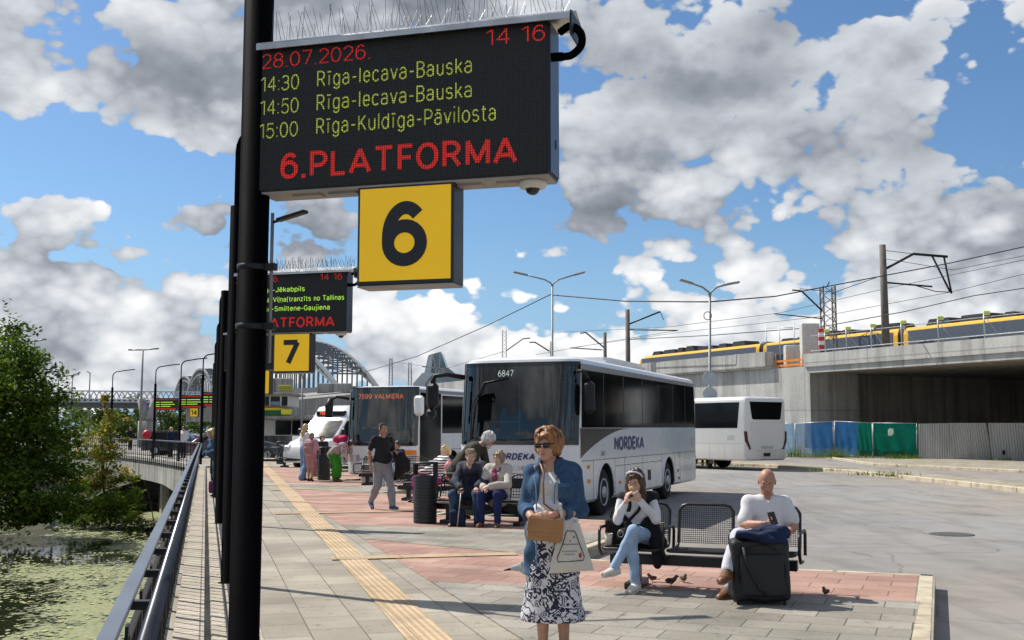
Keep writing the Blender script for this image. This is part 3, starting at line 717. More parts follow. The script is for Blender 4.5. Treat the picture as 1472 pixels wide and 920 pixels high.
LG = [leafmat('leaf_mid', (.06, .11, .016), (.135, .21, .032)), leafmat('leaf_light', (.10, .165, .024), (.19, .265, .045)), leafmat('leaf_dark', (.035, .07, .014), (.085, .14, .028))]
LY = [leafmat('leaf_olive', (.17, .20, .03), (.29, .29, .05)), leafmat('leaf_yellow', (.34, .27, .04), (.46, .33, .07)), leafmat('leaf_olive_green', (.10, .16, .025), (.19, .25, .05))]
LF = [leafmat('leaf_far', (.05, .09, .03), (.10, .155, .05)), leafmat('leaf_far_light', (.09, .14, .035), (.15, .20, .06))]
def tree(name, label, base, clumps, n, size, mats, seed, r0=.22, top=None, group=None, cat='tree', droop=.1):
    base = Vector(base)
    t = thing(name, label, cat, base, 0, group)
    cl = [((Vector(c) - base)[:], r) for c, r in clumps]
    crown('crown', cl, n, size, mats, seed, t, droop)
    tp = Vector(cl[0][0]); 
    hi = max(cl, key=lambda q: q[0][2])[0]
    trunk(t, (0, 0, -.3), (hi[0] * .6, hi[1] * .6, hi[2]), r0, [(c[0], .35 + .1 * (i % 3)) for i, c in enumerate(cl)], seed)
    return t
def clp(lst, Y, dy=1.0, seed=0):
    rr = random.Random(seed); out = []
    for (px, py, r) in lst:
        c = at(px, py, Y + rr.uniform(-dy, dy)); out.append(((c.x, c.y, c.z), (r * 1.05, r * 1.0, r * .85)))
    return out
# bank of the far shore
bk = MB(); nx_, ny_ = 26, 8; vs = []; fs = []
for j in range(ny_):
    for i in range(nx_):
        x = -76 + i * 2.2; fr = j / (ny_ - 1)
        y0 = 44.2 + .0 * x + 1.0 * math.sin(x * .5) + max(0, x + 24) * .9; y = y0 + fr * 30
        z = WZ - .3 + min(1, fr * 3.2) * 1.5 + fr * 1.0 + .1 * math.sin(x * 1.7 + j)
        vs.append((x, y, z))
for j in range(ny_ - 1):
    for i in range(nx_ - 1): fs.append((j * nx_ + i, j * nx_ + i + 1, (j + 1) * nx_ + i + 1, (j + 1) * nx_ + i))
bk.add(vs, fs, 0, True); struct(bk.build('canal_bank', mat('bank_soil', (.06, .065, .03), .95, var=.4, scale=1.5, bump=.6, bscale=6)))

tree('bank_tree', 'large dense green tree on the canal bank with dark shaded lower branches',
     (-23.0, 46.4, -2.4),
     clp([(5, 600, 1.9), (38, 560, 1.45), (68, 612, 1.35), (20, 665, 1.9), (76, 668, 1.4), (-40, 640, 2.2), (45, 712, 1.4), (0, 725, 1.6), (92, 712, .85), (48, 528, .95), (12, 522, 1.2), (-35, 555, 1.8), (76, 572, .75), (98, 640, .65), (35, 738, 1.0), (80, 738, .8), (-70, 720, 2.0)], 44.0, 1.0, 5),
     30000, .115, LG, 11, r0=.35)
tree('bank_tree', 'tall dark green tree at the left edge behind the large bank tree', (-32.5, 62, -1.6),
     clp([(-30, 500, 2.6), (-5, 482, 1.3), (-70, 540, 3.0), (8, 505, .9), (-20, 580, 2.6)], 60, 1.0, 6), 7000, .15, [LG[2], LG[0]], 12, r0=.3)
tree('bank_sapling', 'slim yellowing sapling standing in front of the bridge beside the big tree', (-18.9, 50.4, -2.5),
     clp([(142, 620, .75), (160, 600, .5), (130, 650, .8), (158, 655, .7), (140, 690, .8), (150, 577, .38), (172, 640, .5), (168, 685, .7), (120, 700, .7)], 50, .6, 7), 5200, .085, LY, 13, r0=.07)
tree('bank_shrub', 'low green shrub at the water under the end of the bridge', (-18.6, 50.2, -2.75),
     clp([(135, 725, .8), (165, 730, .75), (185, 715, .55), (150, 745, .7), (178, 745, .5), (110, 745, .8)], 49.6, .5, 8), 4200, .09, [LG[1], LG[1], LY[2]], 14, r0=.05, cat='shrub')
tree('ivy', 'ivy hanging over the concrete bridge edge beside the sapling', (-16.6, 50.9, -2.7),
     clp([(193, 690, .28), (194, 712, .3), (196, 730, .3), (190, 745, .4)], 51.0, .2, 9), 900, .1, [LG[1], LY[2]], 15, r0=.03, cat='climber')

# ================================================================== canal bridge
br = thing('canal_bridge', 'concrete road bridge curving over the canal with dark openings below', 'bridge', (bridge_edge[0].x, bridge_edge[0].y, 0))
bo = br.location.copy()
def offs(pts, d):
    out = []
    for i, p in enumerate(pts):
        t = (pts[min(i + 1, len(pts) - 1)] - pts[max(i - 1, 0)]).normalized(); out.append(p + Vector((t.y, -t.x, 0)) * d)
    return out
def ribbon(mb, pts, d0, d1, z0, z1, mi=0):
    A = offs(pts, d0); B = offs(pts, d1); n = len(pts)
    z0 = z0 if isinstance(z0, list) else [z0] * n
    vs = []
    for i in range(n):
        vs += [(A[i].x - bo.x, A[i].y - bo.y, z0[i]), (A[i].x - bo.x, A[i].y - bo.y, z1), (B[i].x - bo.x, B[i].y - bo.y, z1), (B[i].x - bo.x, B[i].y - bo.y, z0[i])]
    fs = []
    for i in range(n - 1):
        for k in range(4): fs.append((4 * i + k, 4 * i + (k + 1) % 4, 4 * i + 4 + (k + 1) % 4, 4 * i + 4 + k))
    fs += [(0, 1, 2, 3), (4 * n - 4, 4 * n - 1, 4 * n - 2, 4 * n - 3)]
    mb.add(vs, fs, mi)
fine_edge = []
for i in range(len(bridge_edge) - 1):
    for k in range(4): fine_edge.append(bridge_edge[i].lerp(bridge_edge[i + 1], k / 4))
fine_edge.append(bridge_edge[-1])
q = MB(); nE = len(fine_edge)
ribbon(q, fine_edge, -.05, .5, [-1.75 + .62 * min(1, i / 9) for i in range(nE)], -.14)
q.build('fascia', M_concb, br)
q = MB(); ribbon(q, fine_edge, -.12, .6, -.10, .07); q.build('kerb_beam', M_concb, br)
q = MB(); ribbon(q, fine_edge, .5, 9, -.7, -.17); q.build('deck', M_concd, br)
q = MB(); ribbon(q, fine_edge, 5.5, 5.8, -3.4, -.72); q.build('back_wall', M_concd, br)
pr = offs(fine_edge, .75); 
for i in (2, 4, 6, 9, 12, 16, 20, 24):
    p = pr[i]; t = (pr[min(i + 1, nE - 1)] - pr[i - 1]).normalized()
    q = MB(); q.box((p.x - bo.x, p.y - bo.y, -2.0), (.55 if i != 6 else .75, .5, 2.6), rz=math.atan2(t.y, t.x), bev=.02); q.build('pier', M_concb, br)
for i in (7, 8, 10, 11, 13, 14):
    q = MB(); p = pr[i] - bo; t = (pr[i + 1] - pr[i - 1]).normalized()
    q.bar(p + t * .9 + Vector((0, 0, -1.9)), p - t * .9 + Vector((0, 0, -1.9)), .06, .05); q.bar(p + t * .9 + Vector((0, 0, -2.5)), p - t * .9 + Vector((0, 0, -2.5)), .06, .05)
    q.bar(p + Vector((0, 0, -3.2)), p + Vector((0, 0, -1.0)), .06, .06)
    q.build('grating', mat('rusty_steel', (.11, .075, .055), .8, var=.4), br)

M_black = mat('black_paint', (.0035, .0035, .0045), .62, var=.3, scale=3, bump=.05, bscale=30, spec=.02)
M_black.node_tree.nodes['Principled BSDF'].inputs['IOR'].default_value = 1.25
M_black2 = mat('black_steel', (.014, .014, .016), .5, var=.3, scale=4, spec=.3)
M_steel = mat('galvanised', (.42, .43, .44), .45, .6, var=.2, scale=5)
M_rail = mat('rail_blue_grey', (.065, .07, .085), .28, .5, var=.2, scale=2)
# curved railing on the bridge
br2 = thing('bridge_railing', 'black bar railing along the curved edge of the canal bridge', 'railing', tuple(bo))
q = MB(); q.tube([p - bo + Vector((0, 0, 1.02)) for p in offs(fine_edge, -.02)], .035, 8); q.build('handrail', M_rail, br2)
q = MB(); q.tube([p - bo + Vector((0, 0, .2)) for p in offs(fine_edge, -.02)], .018, 6); q.build('bottom_rail', M_black2, br2)
q = MB(); acc = 0; last = None
for i in range(nE - 1):
    a, b_ = fine_edge[i], fine_edge[i + 1]; Lg = (b_ - a).length; k = max(1, int(Lg / .5))
    if a.y > 84: break
    t = (b_ - a).normalized(); nrm = Vector((t.y, -t.x, 0))
    for j in range(k):
        p = a.lerp(b_, j / k) - bo - nrm * .14
        q.box((p.x, p.y, .37), (.034, .018, 1.3), rz=math.atan2(t.y, t.x) + R(90))
q.build('balusters', M_black2, br2)

# ================================================================== platform railing
rl = thing('quay_railing', 'black ladder-topped steel railing along the canal edge of the platform', 'railing', tuple(edge(0, .42)))
ro = rl.location.copy(); Y0, Y1 = -3.0, 44.6
def L3(Y, off, z): return edge(Y, off, z) - ro
q = MB(); q.tube([L3(Y0, .315, 1.0), L3(Y1, .315, 1.0)], .027, 10); q.build('handrail', M_rail, rl)
q = MB(); q.bar(L3(Y0, .425, 1.0), L3(Y1, .425, 1.0), .056, .02, bev=.004); q.build('top_flat', mat('rail_flat_grey', (.13, .145, .175), .4, .3, var=.15, scale=2), rl)
q = MB(); q.bar(L3(Y0, .415, .14), L3(Y1, .415, .14), .04, .03); q.build('bottom_rail', M_black2, rl)
y = Y0 + .2; rzr = math.atan2(PD.y, PD.x); yy0 = y
q1 = MB(); q1.bar(L3(y, .32, .985), L3(y, .425, .985), .045, .03); q1.box(L3(y, .415, .44), (.075, .012, .95), rz=rzr); q1.bar(L3(y, .415, .86), L3(y + .8, .415, .86), .02, .02)
for k in range(1, 4): q1.box(L3(y + .835 * k / 4, .415, .5), (.014, .014, .72), rz=rzr)
pp0 = q1.build('railing_post', M_black2, rl)
for i in range(1, int((Y1 - Y0) / .835)):
    pc = pp0.copy(); COL.objects.link(pc); pc.location = L3(y + .835 * i, 0, 0) - L3(yy0, 0, 0)
# ================================================================== railway viaduct (right)
D = Vector((.457, -.889, 0)); NI = Vector((.889, .457, 0)); Q0 = Vector((18.4, 68.0, 0))
def Q(t, off, z=0.0): return Q0 + D * t + NI * off + Vector((0, 0, z))
va = thing('railway_viaduct', 'grey concrete railway viaduct with a dark underpass beneath its deck', 'viaduct', tuple(Q(0, 0, ROAD)))
vo_ = va.location.copy()
def qprism(mb, t0, t1, o0, o1, z0, z1, mi=0):
    P = [Q(t0, o0) - vo_, Q(t1, o0) - vo_, Q(t1, o1) - vo_, Q(t0, o1) - vo_]
    mb.prism([(p.x, p.y) for p in P], z0 - ROAD, z1 - ROAD, mi)
def viaconc():
    t = NT('viaduct_concrete')
    geo = t.N.new('ShaderNodeVectorMath'); 
    mp = t.mapping(rot=(0, 0, -math.atan2(D.y, D.x)))
    sp = t.N.new('ShaderNodeSeparateXYZ'); t.link(mp, sp.inputs[0])
    cb = t.N.new('ShaderNodeCombineXYZ'); t.link(t.math('ADD', sp.outputs[0], sp.outputs[1]), cb.inputs[0]); t.link(sp.outputs[2], cb.inputs[1])
    brk = t.brick(cb.outputs[0], (.46, .455, .435), (.53, .525, .505), (.33, .325, .31), 2.7, 2.95, .035, 0)
    big = t.ramp(t.noise(.5, 7, rough=.62), (.3, (.80, .80, .79)), (.7, (1.12, 1.12, 1.1)))
    mq = t.mapping((1.4, 1.4, .10)); sk = t.ramp(t.noise(1.0, 6, vec=mq, rough=.6), (.36, (.72, .71, .69)), (.56, (1.03,) * 3))
    fine = t.ramp(t.noise(9, 5), (.3, (.9, .9, .9)), (.7, (1.08, 1.08, 1.08)))
    col = t.mix(1, t.mix(1, t.mix(1, brk.outputs['Color'], big, 'MULTIPLY'), sk, 'MULTIPLY'), fine, 'MULTIPLY')
    t.bump(t.noise(9, 5), .2, .02)
    return t.done(col, .88, spec=.25)
M_via = viaconc()
M_soff = concrete('soffit_concrete', (.43, .395, .35), streak=.8)
q = MB(); qprism(q, -60, 0, .5, 4.6, ROAD, 5.58); q.build('abutment', M_via, va)
q = MB(); qprism(q, -60, -.9, 4.6, 30, ROAD, 5.2); q.build('underpass_wall', M_soff, va)
q = MB(); qprism(q, -.9, 70, 33, 34, ROAD, 5.2); q.build('underpass_wall', M_soff, va)
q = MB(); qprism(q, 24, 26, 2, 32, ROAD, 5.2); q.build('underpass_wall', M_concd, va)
q = MB(); qprism(q, -.4, 70, .6, 34, 5.18, 5.50); q.build('deck', M_soff, va)
q = MB(); qprism(q, 0.02, 70, 0, .6, 5.50, 6.32); qprism(q, .02, 70, .12, .61, 5.12, 5.5); q.build('edge_beam', M_via, va)
q = MB(); qprism(q, -60, -3.7, .18, .8, 5.60, 6.72); qprism(q, -60, -3.7, .06, .18, 5.72, 6.68); q.build('parapet', M_via, va)
q = MB(); qprism(q, -60, 70, 4, 32, 5.5, 5.55); q.build('ballast', mat('ballast', (.17, .155, .14), .95, var=.4, scale=9), va)
# handrail and marker posts on the deck edge
sr = thing('deck_safety_rail', 'galvanised safety rail with small yellow lamps on the viaduct deck edge', 'railing', tuple(Q(0, .3, 6.32))); so_ = sr.location.copy()
q = MB(); q.tube([Q(.3, .35, 6.50) - so_, Q(40, .35, 6.50) - so_], .035, 6); q.tube([Q(.3, .35, 7.45) - so_, Q(40, .35, 7.45) - so_], .022, 6); q.build('rail', M_steel, sr)
for t_ in (1.6, 3.4, 5.4, 7.7, 10.3, 13.3, 17.2, 21):
    q = MB(); q.tube([Q(t_, .35, 6.3) - so_, Q(t_, .35, 7.75) - so_], .04, 6); q.tube([Q(t_ + .1, .38, 7.4) - so_, Q(t_ + .55, .9, 6.35) - so_], .02, 5)
    o = q.build('rail_post', M_steel, sr)
    if t_ < 16:
        q = MB(); p = Q(t_ + .22, .3, 7.66) - so_; q.box(p, (.34, .1, .22), bev=.03); q.build('lamp', mat('lamp_yellow_green', (.62, .72, .16), .5), o)
# construction clutter in the parapet gap
cw = thing('parapet_works', 'orange barrier and pale boxes filling the gap in the viaduct parapet', 'construction site', tuple(Q(-1.9, .8, 5.58))); co_ = cw.location.copy()
M_or = mat('orange_plastic', (.80, .25, .02), .55)
q = MB()
for z in (5.75, 6.05): q.bar(Q(-3.5, .7, z) - co_, Q(-.1, .7, z) - co_, .05, .12)
for t_ in (-3.4, -2.2, -1.1, -.2): q.bar(Q(t_, .7, 5.6) - co_, Q(t_, .7, 6.6) - co_, .06, .06)
q.build('barrier', M_or, cw)
q = MB(); q.box(Q(-2.6, 1.6, 6.35) - co_, (1.3, .7, 1.5), bev=.05); q.build('box', mat('beige_box', (.55, .54, .5), .7), cw)
q = MB(); q.box(Q(-.9, 1.4, 7.0) - co_, (1.15, .7, 2.8), bev=.05); q.build('box', mat('pale_cabinet', (.55, .53, .49), .7), cw)
q = MB()
for t_ in (-4.6, -3.3, -1.9): q.tube([Q(t_, 1.0, 5.6) - co_, Q(t_, 1.0, 8.5) - co_], .03, 5)
q.tube([Q(-4.6, 1.0, 8.4) - co_, Q(-1.9, 1.0, 8.2) - co_], .025, 5); q.build('scaffold', M_steel, cw)
q = MB()
for k in range(5): q.box(Q(.75, .9, 6.75 + k * .26) - co_, (.42, .12, .26), mi=k % 2)
q.build('warning_board', [mat('sign_red', (.55, .04, .03), .5), mat('sign_white', (.75, .75, .72), .5)], cw)

# ================================================================== train
tr = thing('train', 'yellow and grey electric train running along the top of the viaduct', 'train')
T0 = Vector((15.2, 120, 0)); T1 = Vector((36.6, 77, 0)); td = (T1 - T0).normalized(); tn = Vector((-td.y, td.x, 0))
if tn.y < 0: tn = -tn
tr.location = T0 + Vector((0, 0, 5.55)); trz = math.atan2(td.y, td.x); tr.rotation_euler = (0, 0, trz)
M_ty = mat('train_yellow', (.74, .40, .012), .35, var=.08, coat=.3); M_tg = mat('train_grey', (.085, .10, .125), .35, var=.15); M_roofeq = mat('roof_equipment', (.035, .035, .037), .6, var=.4)
M_darkglass = mat('dark_glass', (.008, .01, .012), .06, var=.2, spec=.6)
def car_profile(w, h): return [(-w, 0), (w, 0), (w, h - .55), (w * .93, h - .22), (w * .75, h), (-w * .75, h), (-w * .93, h - .22), (-w, h - .55)]
MX = Matrix(((0, 0, 1, 0), (1, 0, 0, 0), (0, 1, 0, 0), (0, 0, 0, 1)))   # profile (x across, y up), extruded along local x
x = 0.0
for i, Lc in enumerate((21, 17, 24, 22)):
    q = MB()
    q.prism(car_profile(1.42, 4.05), x + (1.2 if i == 0 else .3), x + Lc - .3, 0, M=MX)
    if i == 0: q.prism([(-1.3, .3), (1.3, .3), (1.3, 2.6), (1.0, 3.7), (-1.0, 3.7), (-1.3, 2.6)], x - .1, x + 1.2, 0, M=MX)
    body = q.build('carriage', M_ty, tr)
    q = MB(); q.box((x + Lc / 2, -1.43, 2.53), (Lc - 1.6, .03, 2.45)); q.build('window_band', M_tg, body)
    for k in range(5): q = MB(); q.box((x + 2.6 + (Lc - 5) * k / 4, -1.45, 2.35), (1.5, .02, .95)); q.build('window', M_darkglass, body)
    q = MB(); rr = random.Random(i + 3); xx = x + 2.2
    while xx < x + Lc - 2.5:
        w_ = rr.uniform(1.2, 3.2); h_ = rr.uniform(.22, .6)
        q.prism([(xx, 4.03), (xx + w_, 4.03), (xx + w_ - .25, 4.03 + h_), (xx + .35, 4.03 + h_)], -1.0, .8, 0, M=Matrix(((1, 0, 0, 0), (0, 0, 1, 0), (0, 1, 0, 0), (0, 0, 0, 1)))); xx += w_ + rr.uniform(.1, .8)
    q.build('roof_equipment', M_roofeq, body)
    if i < 3:
        q = MB(); q.prism(car_profile(1.34, 4.2), x + Lc - .32, x + Lc + .32, 0, M=MX); q.build('gangway_bellows', M_black2, tr)
    x += Lc

# ================================================================== overhead line masts, lamps, wires
M_pole = mat('weathered_pole', (.135, .115, .095), .8, var=.3, scale=2, bump=.3, bscale=9)
M_gpole = mat('grey_pole', (.24, .245, .25), .5, .3, var=.2)
M_wire = mat('wire', (.03, .03, .032), .6)
def mast(px, ytop, Y, base, label, arms, w=.16, group=None):
    top = at(px, ytop, Y); t = thing('overhead_line_mast', label, 'railway mast', (top.x, Y, base), 0, group); h = top.z - base
    q = MB(); q.tube([(0, 0, -.1), (0, 0, h)], [w * 1.15, w * .85], 10); q.build('pole', M_pole, t)
    for pts, r in arms:
        q = MB(); P = [at(a, b, Y) - t.location for a, b in pts]; q.tube(P, r, 6); q.build('bracket', M_black2, t)
    return t
mast(1268.5, 352, 68, 5.6, 'tall brown overhead line mast on the viaduct in front of the yellow train',
     [([(1270, 388), (1313, 365), (1362, 369)], .09), ([(1339, 366), (1366, 420)], .06), ([(1357, 370), (1368, 422)], .06), ([(1272, 406), (1340, 412)], .06), ([(1318, 411), (1345, 419), (1366, 420)], .03), ([(1272, 360), (1313, 365)], .02)], .23)
mast(902, 445, 84, 0, 'dark overhead line mast rising behind the roof of the big white coach',
     [([(904, 466), (949, 448)], .07), ([(903, 474), (974, 475)], .05), ([(949, 448), (954, 460)], .03)], .2)
mast(869.5, 478, 110, 0, 'shorter overhead line mast left of the dark one behind the coach roof', [([(869, 500), (842, 478), (834, 479)], .08), ([(866, 503), (820, 500)], .06)], .2)
mast(792.5, 491, 120, 0, 'thin overhead line mast beside the double street lamp behind the coach', [([(790, 505), (769, 492), (761, 492)], .08)], .16)
def lattice(px, ytop, ybase, Y, w, label, arms=(), taper=1.0):
    top = at(px, ytop, Y); base = at(px, ybase, Y); t = thing('lattice_mast', label, 'lattice mast', (top.x, Y, base.z)); h = top.z - base.z
    q = MB(); hw = w / 2; tw = hw * taper
    for sx in (-1, 1):
        for sy in (-1, 1): q.bar((sx * hw, sy * hw, -.5), (sx * tw, sy * tw, h), w * .09, w * .09)
    q.build('legs', M_pole, t)
    q = MB(); n = max(6, int(h / w * 1.15))
    for i in range(n):
        z0, z1 = h * i / n, h * (i + 1) / n
        for s in (-1, 1):
            q.bar((-hw * s, -hw, z0), (hw * s, -hw, z1), w * .05, w * .05); q.bar((hw, -hw * s, z0), (hw, hw * s, z1), w * .05, w * .05)
            q.bar((-hw, hw * s, z0), (-hw, -hw * s, z1), w * .05, w * .05)
    q.build('bracing', M_pole, t)
    for pts, r in arms:
        q = MB(); q.tube([at(a, b, Y) - t.location for a, b in pts], r, 6); q.build('bracket', M_black2, t)
    return t
lattice(1189.5, 412, 492, 90, 1.0, 'square steel lattice tower behind the train roof', [([(1182, 447), (1152, 418), (1139, 417)], .07), ([(1182, 458), (1113, 451)], .05), ([(1192, 405), (1189, 412)], .05)])
lattice(725, 475, 540, 130, .55, 'narrow lattice mast behind the left end of the coach roof', [([(728, 504), (752, 487), (762, 486)], .07)], .7)
lattice(562, 515, 560, 240, .8, 'distant lattice mast left of the glass peaked building', [], .5)
lattice(589.5, 521, 560, 240, .8, 'distant lattice mast nearest the glass peaked building', [], .5)
q = MB()
def wire(pts, Ys, r=.02):
    P = [at(x, y, Y) for (x, y), Y in zip(pts, Ys)]; out = []
    for i in range(len(P) - 1):
        for k in range(6): out.append(P[i].lerp(P[i + 1], k / 6))
    out.append(P[-1]); m_ = MB(); m_.tube([p - P[0] for p in out], r, 5); o = m_.build('overhead_wire', M_wire); o.location = P[0]; return o
WIRES = [
    ([(794, 424), (900, 433), (1020, 434), (1115, 426), (1262, 398), (1362, 379), (1480, 353)], [60, 55, 50, 58, 62, 64, 62], .035, 'thick sagging cable strung between the two double street lamps and on to the right'),
    ([(794, 422), (700, 468), (600, 512), (520, 536)], [60, 75, 90, 105], .03, 'cable sloping down left from the double street lamp behind the coach'),
    ([(1262, 398), (1200, 420), (1150, 415)], [66, 68, 70], .025, 'short slack wire loop left of the brown mast'),
    ([(800, 478), (960, 470), (1120, 450), (1272, 415), (1480, 372)], [110, 90, 85, 75, 66], .02, 'thin contact wire passing above the train, second from the top'),
    ([(820, 500), (975, 478), (1180, 455), (1366, 420), (1480, 392)], [110, 100, 85, 75, 68], .02, 'thin contact wire ending at the dark mast bracket above the train'),
    ([(905, 488), (1022, 482), (1180, 470), (1300, 448), (1400, 425), (1480, 413)], [84, 75, 70, 66, 62, 58], .03, 'heavy lower wire running just above the train roof'),
    ([(770, 510), (870, 492), (975, 475)], [120, 110, 95], .025, 'thin contact wire low above the coach roof'),
    ([(562, 520), (640, 530), (725, 505)], [200, 170, 130], .03, 'faint wire between the distant lattice masts'),
    ([(1272, 372), (1370, 388), (1480, 366)], [66, 66, 62], .018, 'slim wire from the top of the brown mast'),
]
for pts, Ys, r, lb in WIRES: tag(wire(pts, Ys, r), lb, 'wire', 'railway overhead wires')

def double_lamp(px, ybase, Y, yfork, label, tips, r=.075, zb=ROAD):
    b = at(px, ybase, Y); t = thing('street_lamp', label, 'street lamp', (b.x, Y, zb)); L = t.location
    fk = at(px, yfork, Y)
    q = MB(); q.tube([(0, 0, 0), (0, 0, .9), (0, 0, 1.0), (fk.x - L.x, 0, fk.z - L.z)], [r * 1.5, r * 1.5, r, r * .75], 10); q.build('pole', M_gpole, t)
    for pts in tips:
        P = [at(a, c, Y) - L for a, c in pts]
        q = MB(); q.tube([fk - L] + P[:-1], r * .6, 8); arm = q.build('arm', M_gpole, t)
        q = MB(); q.bar(P[-2] + (P[-2] - P[-1]) * .15, P[-1], .26, .1, bev=.03); q.build('lamp_head', M_gpole, arm)
    return t
lampR = double_lamp(1020.5, 663, 50, 428, 'grey double armed street lamp with two round signs on its pole',
            [[(1019, 420), (1010, 413), (994, 407), (977, 402)], [(1022, 420), (1030, 413), (1046, 408.5), (1063, 405.5)]])
q = MB(); q.tube([Vector((.0, -.12, 0)) + Vector((math.cos(a) * .18, 0, 7.0 + .19 * math.sin(a))) for a in np.linspace(0, 6.28, 14)], .02, 5); q.build('cable_coil', M_wire, lampR)
for yc in (543.5, 566.5):
    c = at(1020.5, yc, 49.85) - lampR.location
    q = MB(); q.lathe([(.33, -.012), (.335, 0), (.33, .012)], 28, Matrix.Translation(c) @ Matrix.Rotation(R(90), 4, 'X')); q.build('round_sign', mat('sign_back', (.30, .33, .37), .45, .3), lampR)
double_lamp(794, 620, 60, 412, 'slim double armed street lamp standing behind the big white coach',
            [[(792, 407), (783, 402), (756, 395), (738, 391)], [(796, 407), (803, 402), (826, 395), (841, 391)]], .07)
bp = thing('lamp_guard', 'yellow and black striped steel guard around the foot of the signed street lamp', 'guard rail', tuple(at(1018, 660, 49.6) * 1.0)); bp.location.z = ROAD + .1
M_yel = mat('guard_yellow', (.78, .60, .02), .5, var=.1); 
for k, dx in enumerate((-.30, -.02, .26)):
    q = MB()
    for j in range(4): q.tube([(dx, (-.25 if k != 1 else .2), j * .16), (dx, (-.25 if k != 1 else .2), j * .16 + .16)], .055, 10, mi=j % 2)
    q.build('post', [M_yel, M_black2], bp)
q = MB(); q.bar((-.36, -.25, .62), (.32, -.25, .62), .1, .1, bev=.02); q.build('top_bar', M_yel, bp)
q = MB(); q.box((.1, -.2, .28), (.2, .08, .4), bev=.03); q.build('pole_plate', M_steel, bp)

# ================================================================== traffic island and far pavement
ia = [gnd(990, 664, ROAD), gnd(1003, 667, ROAD), gnd(1100, 671.5, ROAD), gnd(1230, 681, ROAD), gnd(1350, 694, ROAD), gnd(1472, 708, ROAD), gnd(1600, 724, ROAD)]
ib = [gnd(960, 661, ROAD), gnd(1003, 663, ROAD), gnd(1100, 666.5, ROAD), gnd(1230, 675, ROAD), gnd(1350, 686, ROAD), gnd(1472, 698, ROAD), gnd(1600, 711, ROAD)]
isl = MB(); isl.prism([(p.x, p.y) for p in ia] + [(p.x, p.y) for p in ib[::-1]], ROAD - .05, ROAD + .10)
def dirt():
    t = NT('island_dirt')
    c = t.ramp(t.noise(1.3, 6, rough=.65), (.3, (.19, .165, .12)), (.55, (.33, .30, .24)), (.72, (.40, .37, .31)))
    t.bump(t.noise(20, 4), .5, .02); return t.done(c, .95, spec=.2)
M_dirt = dirt()
struct(isl.build('traffic_island', M_dirt))
for a, b_ in zip(ia[:-1], ia[1:]): kerb(a, b_, .2, ROAD + .15, ROAD - .1, 'island_kerb', 2.4, -1)
pv = [gnd(1090, 656.5, ROAD), gnd(1190, 658.5, ROAD), gnd(1262, 669.5, ROAD), gnd(1472, 679.5, ROAD), gnd(1700, 690, ROAD)]
far = [Vector((60, 62, 0)), Vector((60, 95, 0)), Vector((16, 95, 0))]
q = MB(); q.prism([(p.x, p.y) for p in pv] + [(p.x, p.y) for p in far], ROAD - .05, ROAD + .09); struct(q.build('far_pavement', M_dirt))
for a, b_ in zip(pv[:-1], pv[1:]): kerb(a, b_, .2, ROAD + .12, ROAD - .1, 'far_kerb', 2.4, -1)
# fence
def netmat(name, col, a=.82):
    ma = bpy.data.materials.new(name); ma.use_nodes = True; N = ma.node_tree.nodes; L = ma.node_tree.links; N.clear()
    o = N.new('ShaderNodeOutputMaterial'); d = N.new('ShaderNodeBsdfDiffuse'); tl = N.new('ShaderNodeBsdfTranslucent'); t = N.new('ShaderNodeBsdfTransparent'); m1 = N.new('ShaderNodeMixShader'); m2 = N.new('ShaderNodeMixShader')
    tc = N.new('ShaderNodeTexCoord'); no = N.new('ShaderNodeTexNoise'); no.inputs['Scale'].default_value = 1.7; no.inputs['Detail'].default_value = 5; L.new(tc.outputs['Object'], no.inputs[0])
    cr = N.new('ShaderNodeValToRGB'); L.new(no.outputs[0], cr.inputs[0]); cr.color_ramp.elements[0].position = .3; cr.color_ramp.elements[1].position = .7
    cr.color_ramp.elements[0].color = (*[c * .8 for c in col], 1); cr.color_ramp.elements[1].color = (*[c * 1.15 for c in col], 1)
    L.new(cr.outputs[0], d.inputs[0]); L.new(cr.outputs[0], tl.inputs[0]); m1.inputs[0].default_value = .25; L.new(d.outputs[0], m1.inputs[1]); L.new(tl.outputs[0], m1.inputs[2])
    m2.inputs[0].default_value = a; L.new(t.outputs[0], m2.inputs[1]); L.new(m1.outputs[0], m2.inputs[2]); L.new(m2.outputs[0], o.inputs[0]); MATS[name] = ma; return ma
M_blue = netmat('blue_netting', (.045, .20, .46), .86); M_green = netmat('green_netting', (.008, .20, .135), .88); M_lblue = netmat('pale_blue_netting', (.10, .30, .50), .72); M_gfade = netmat('thin_green_netting', (.02, .16, .10), .45)
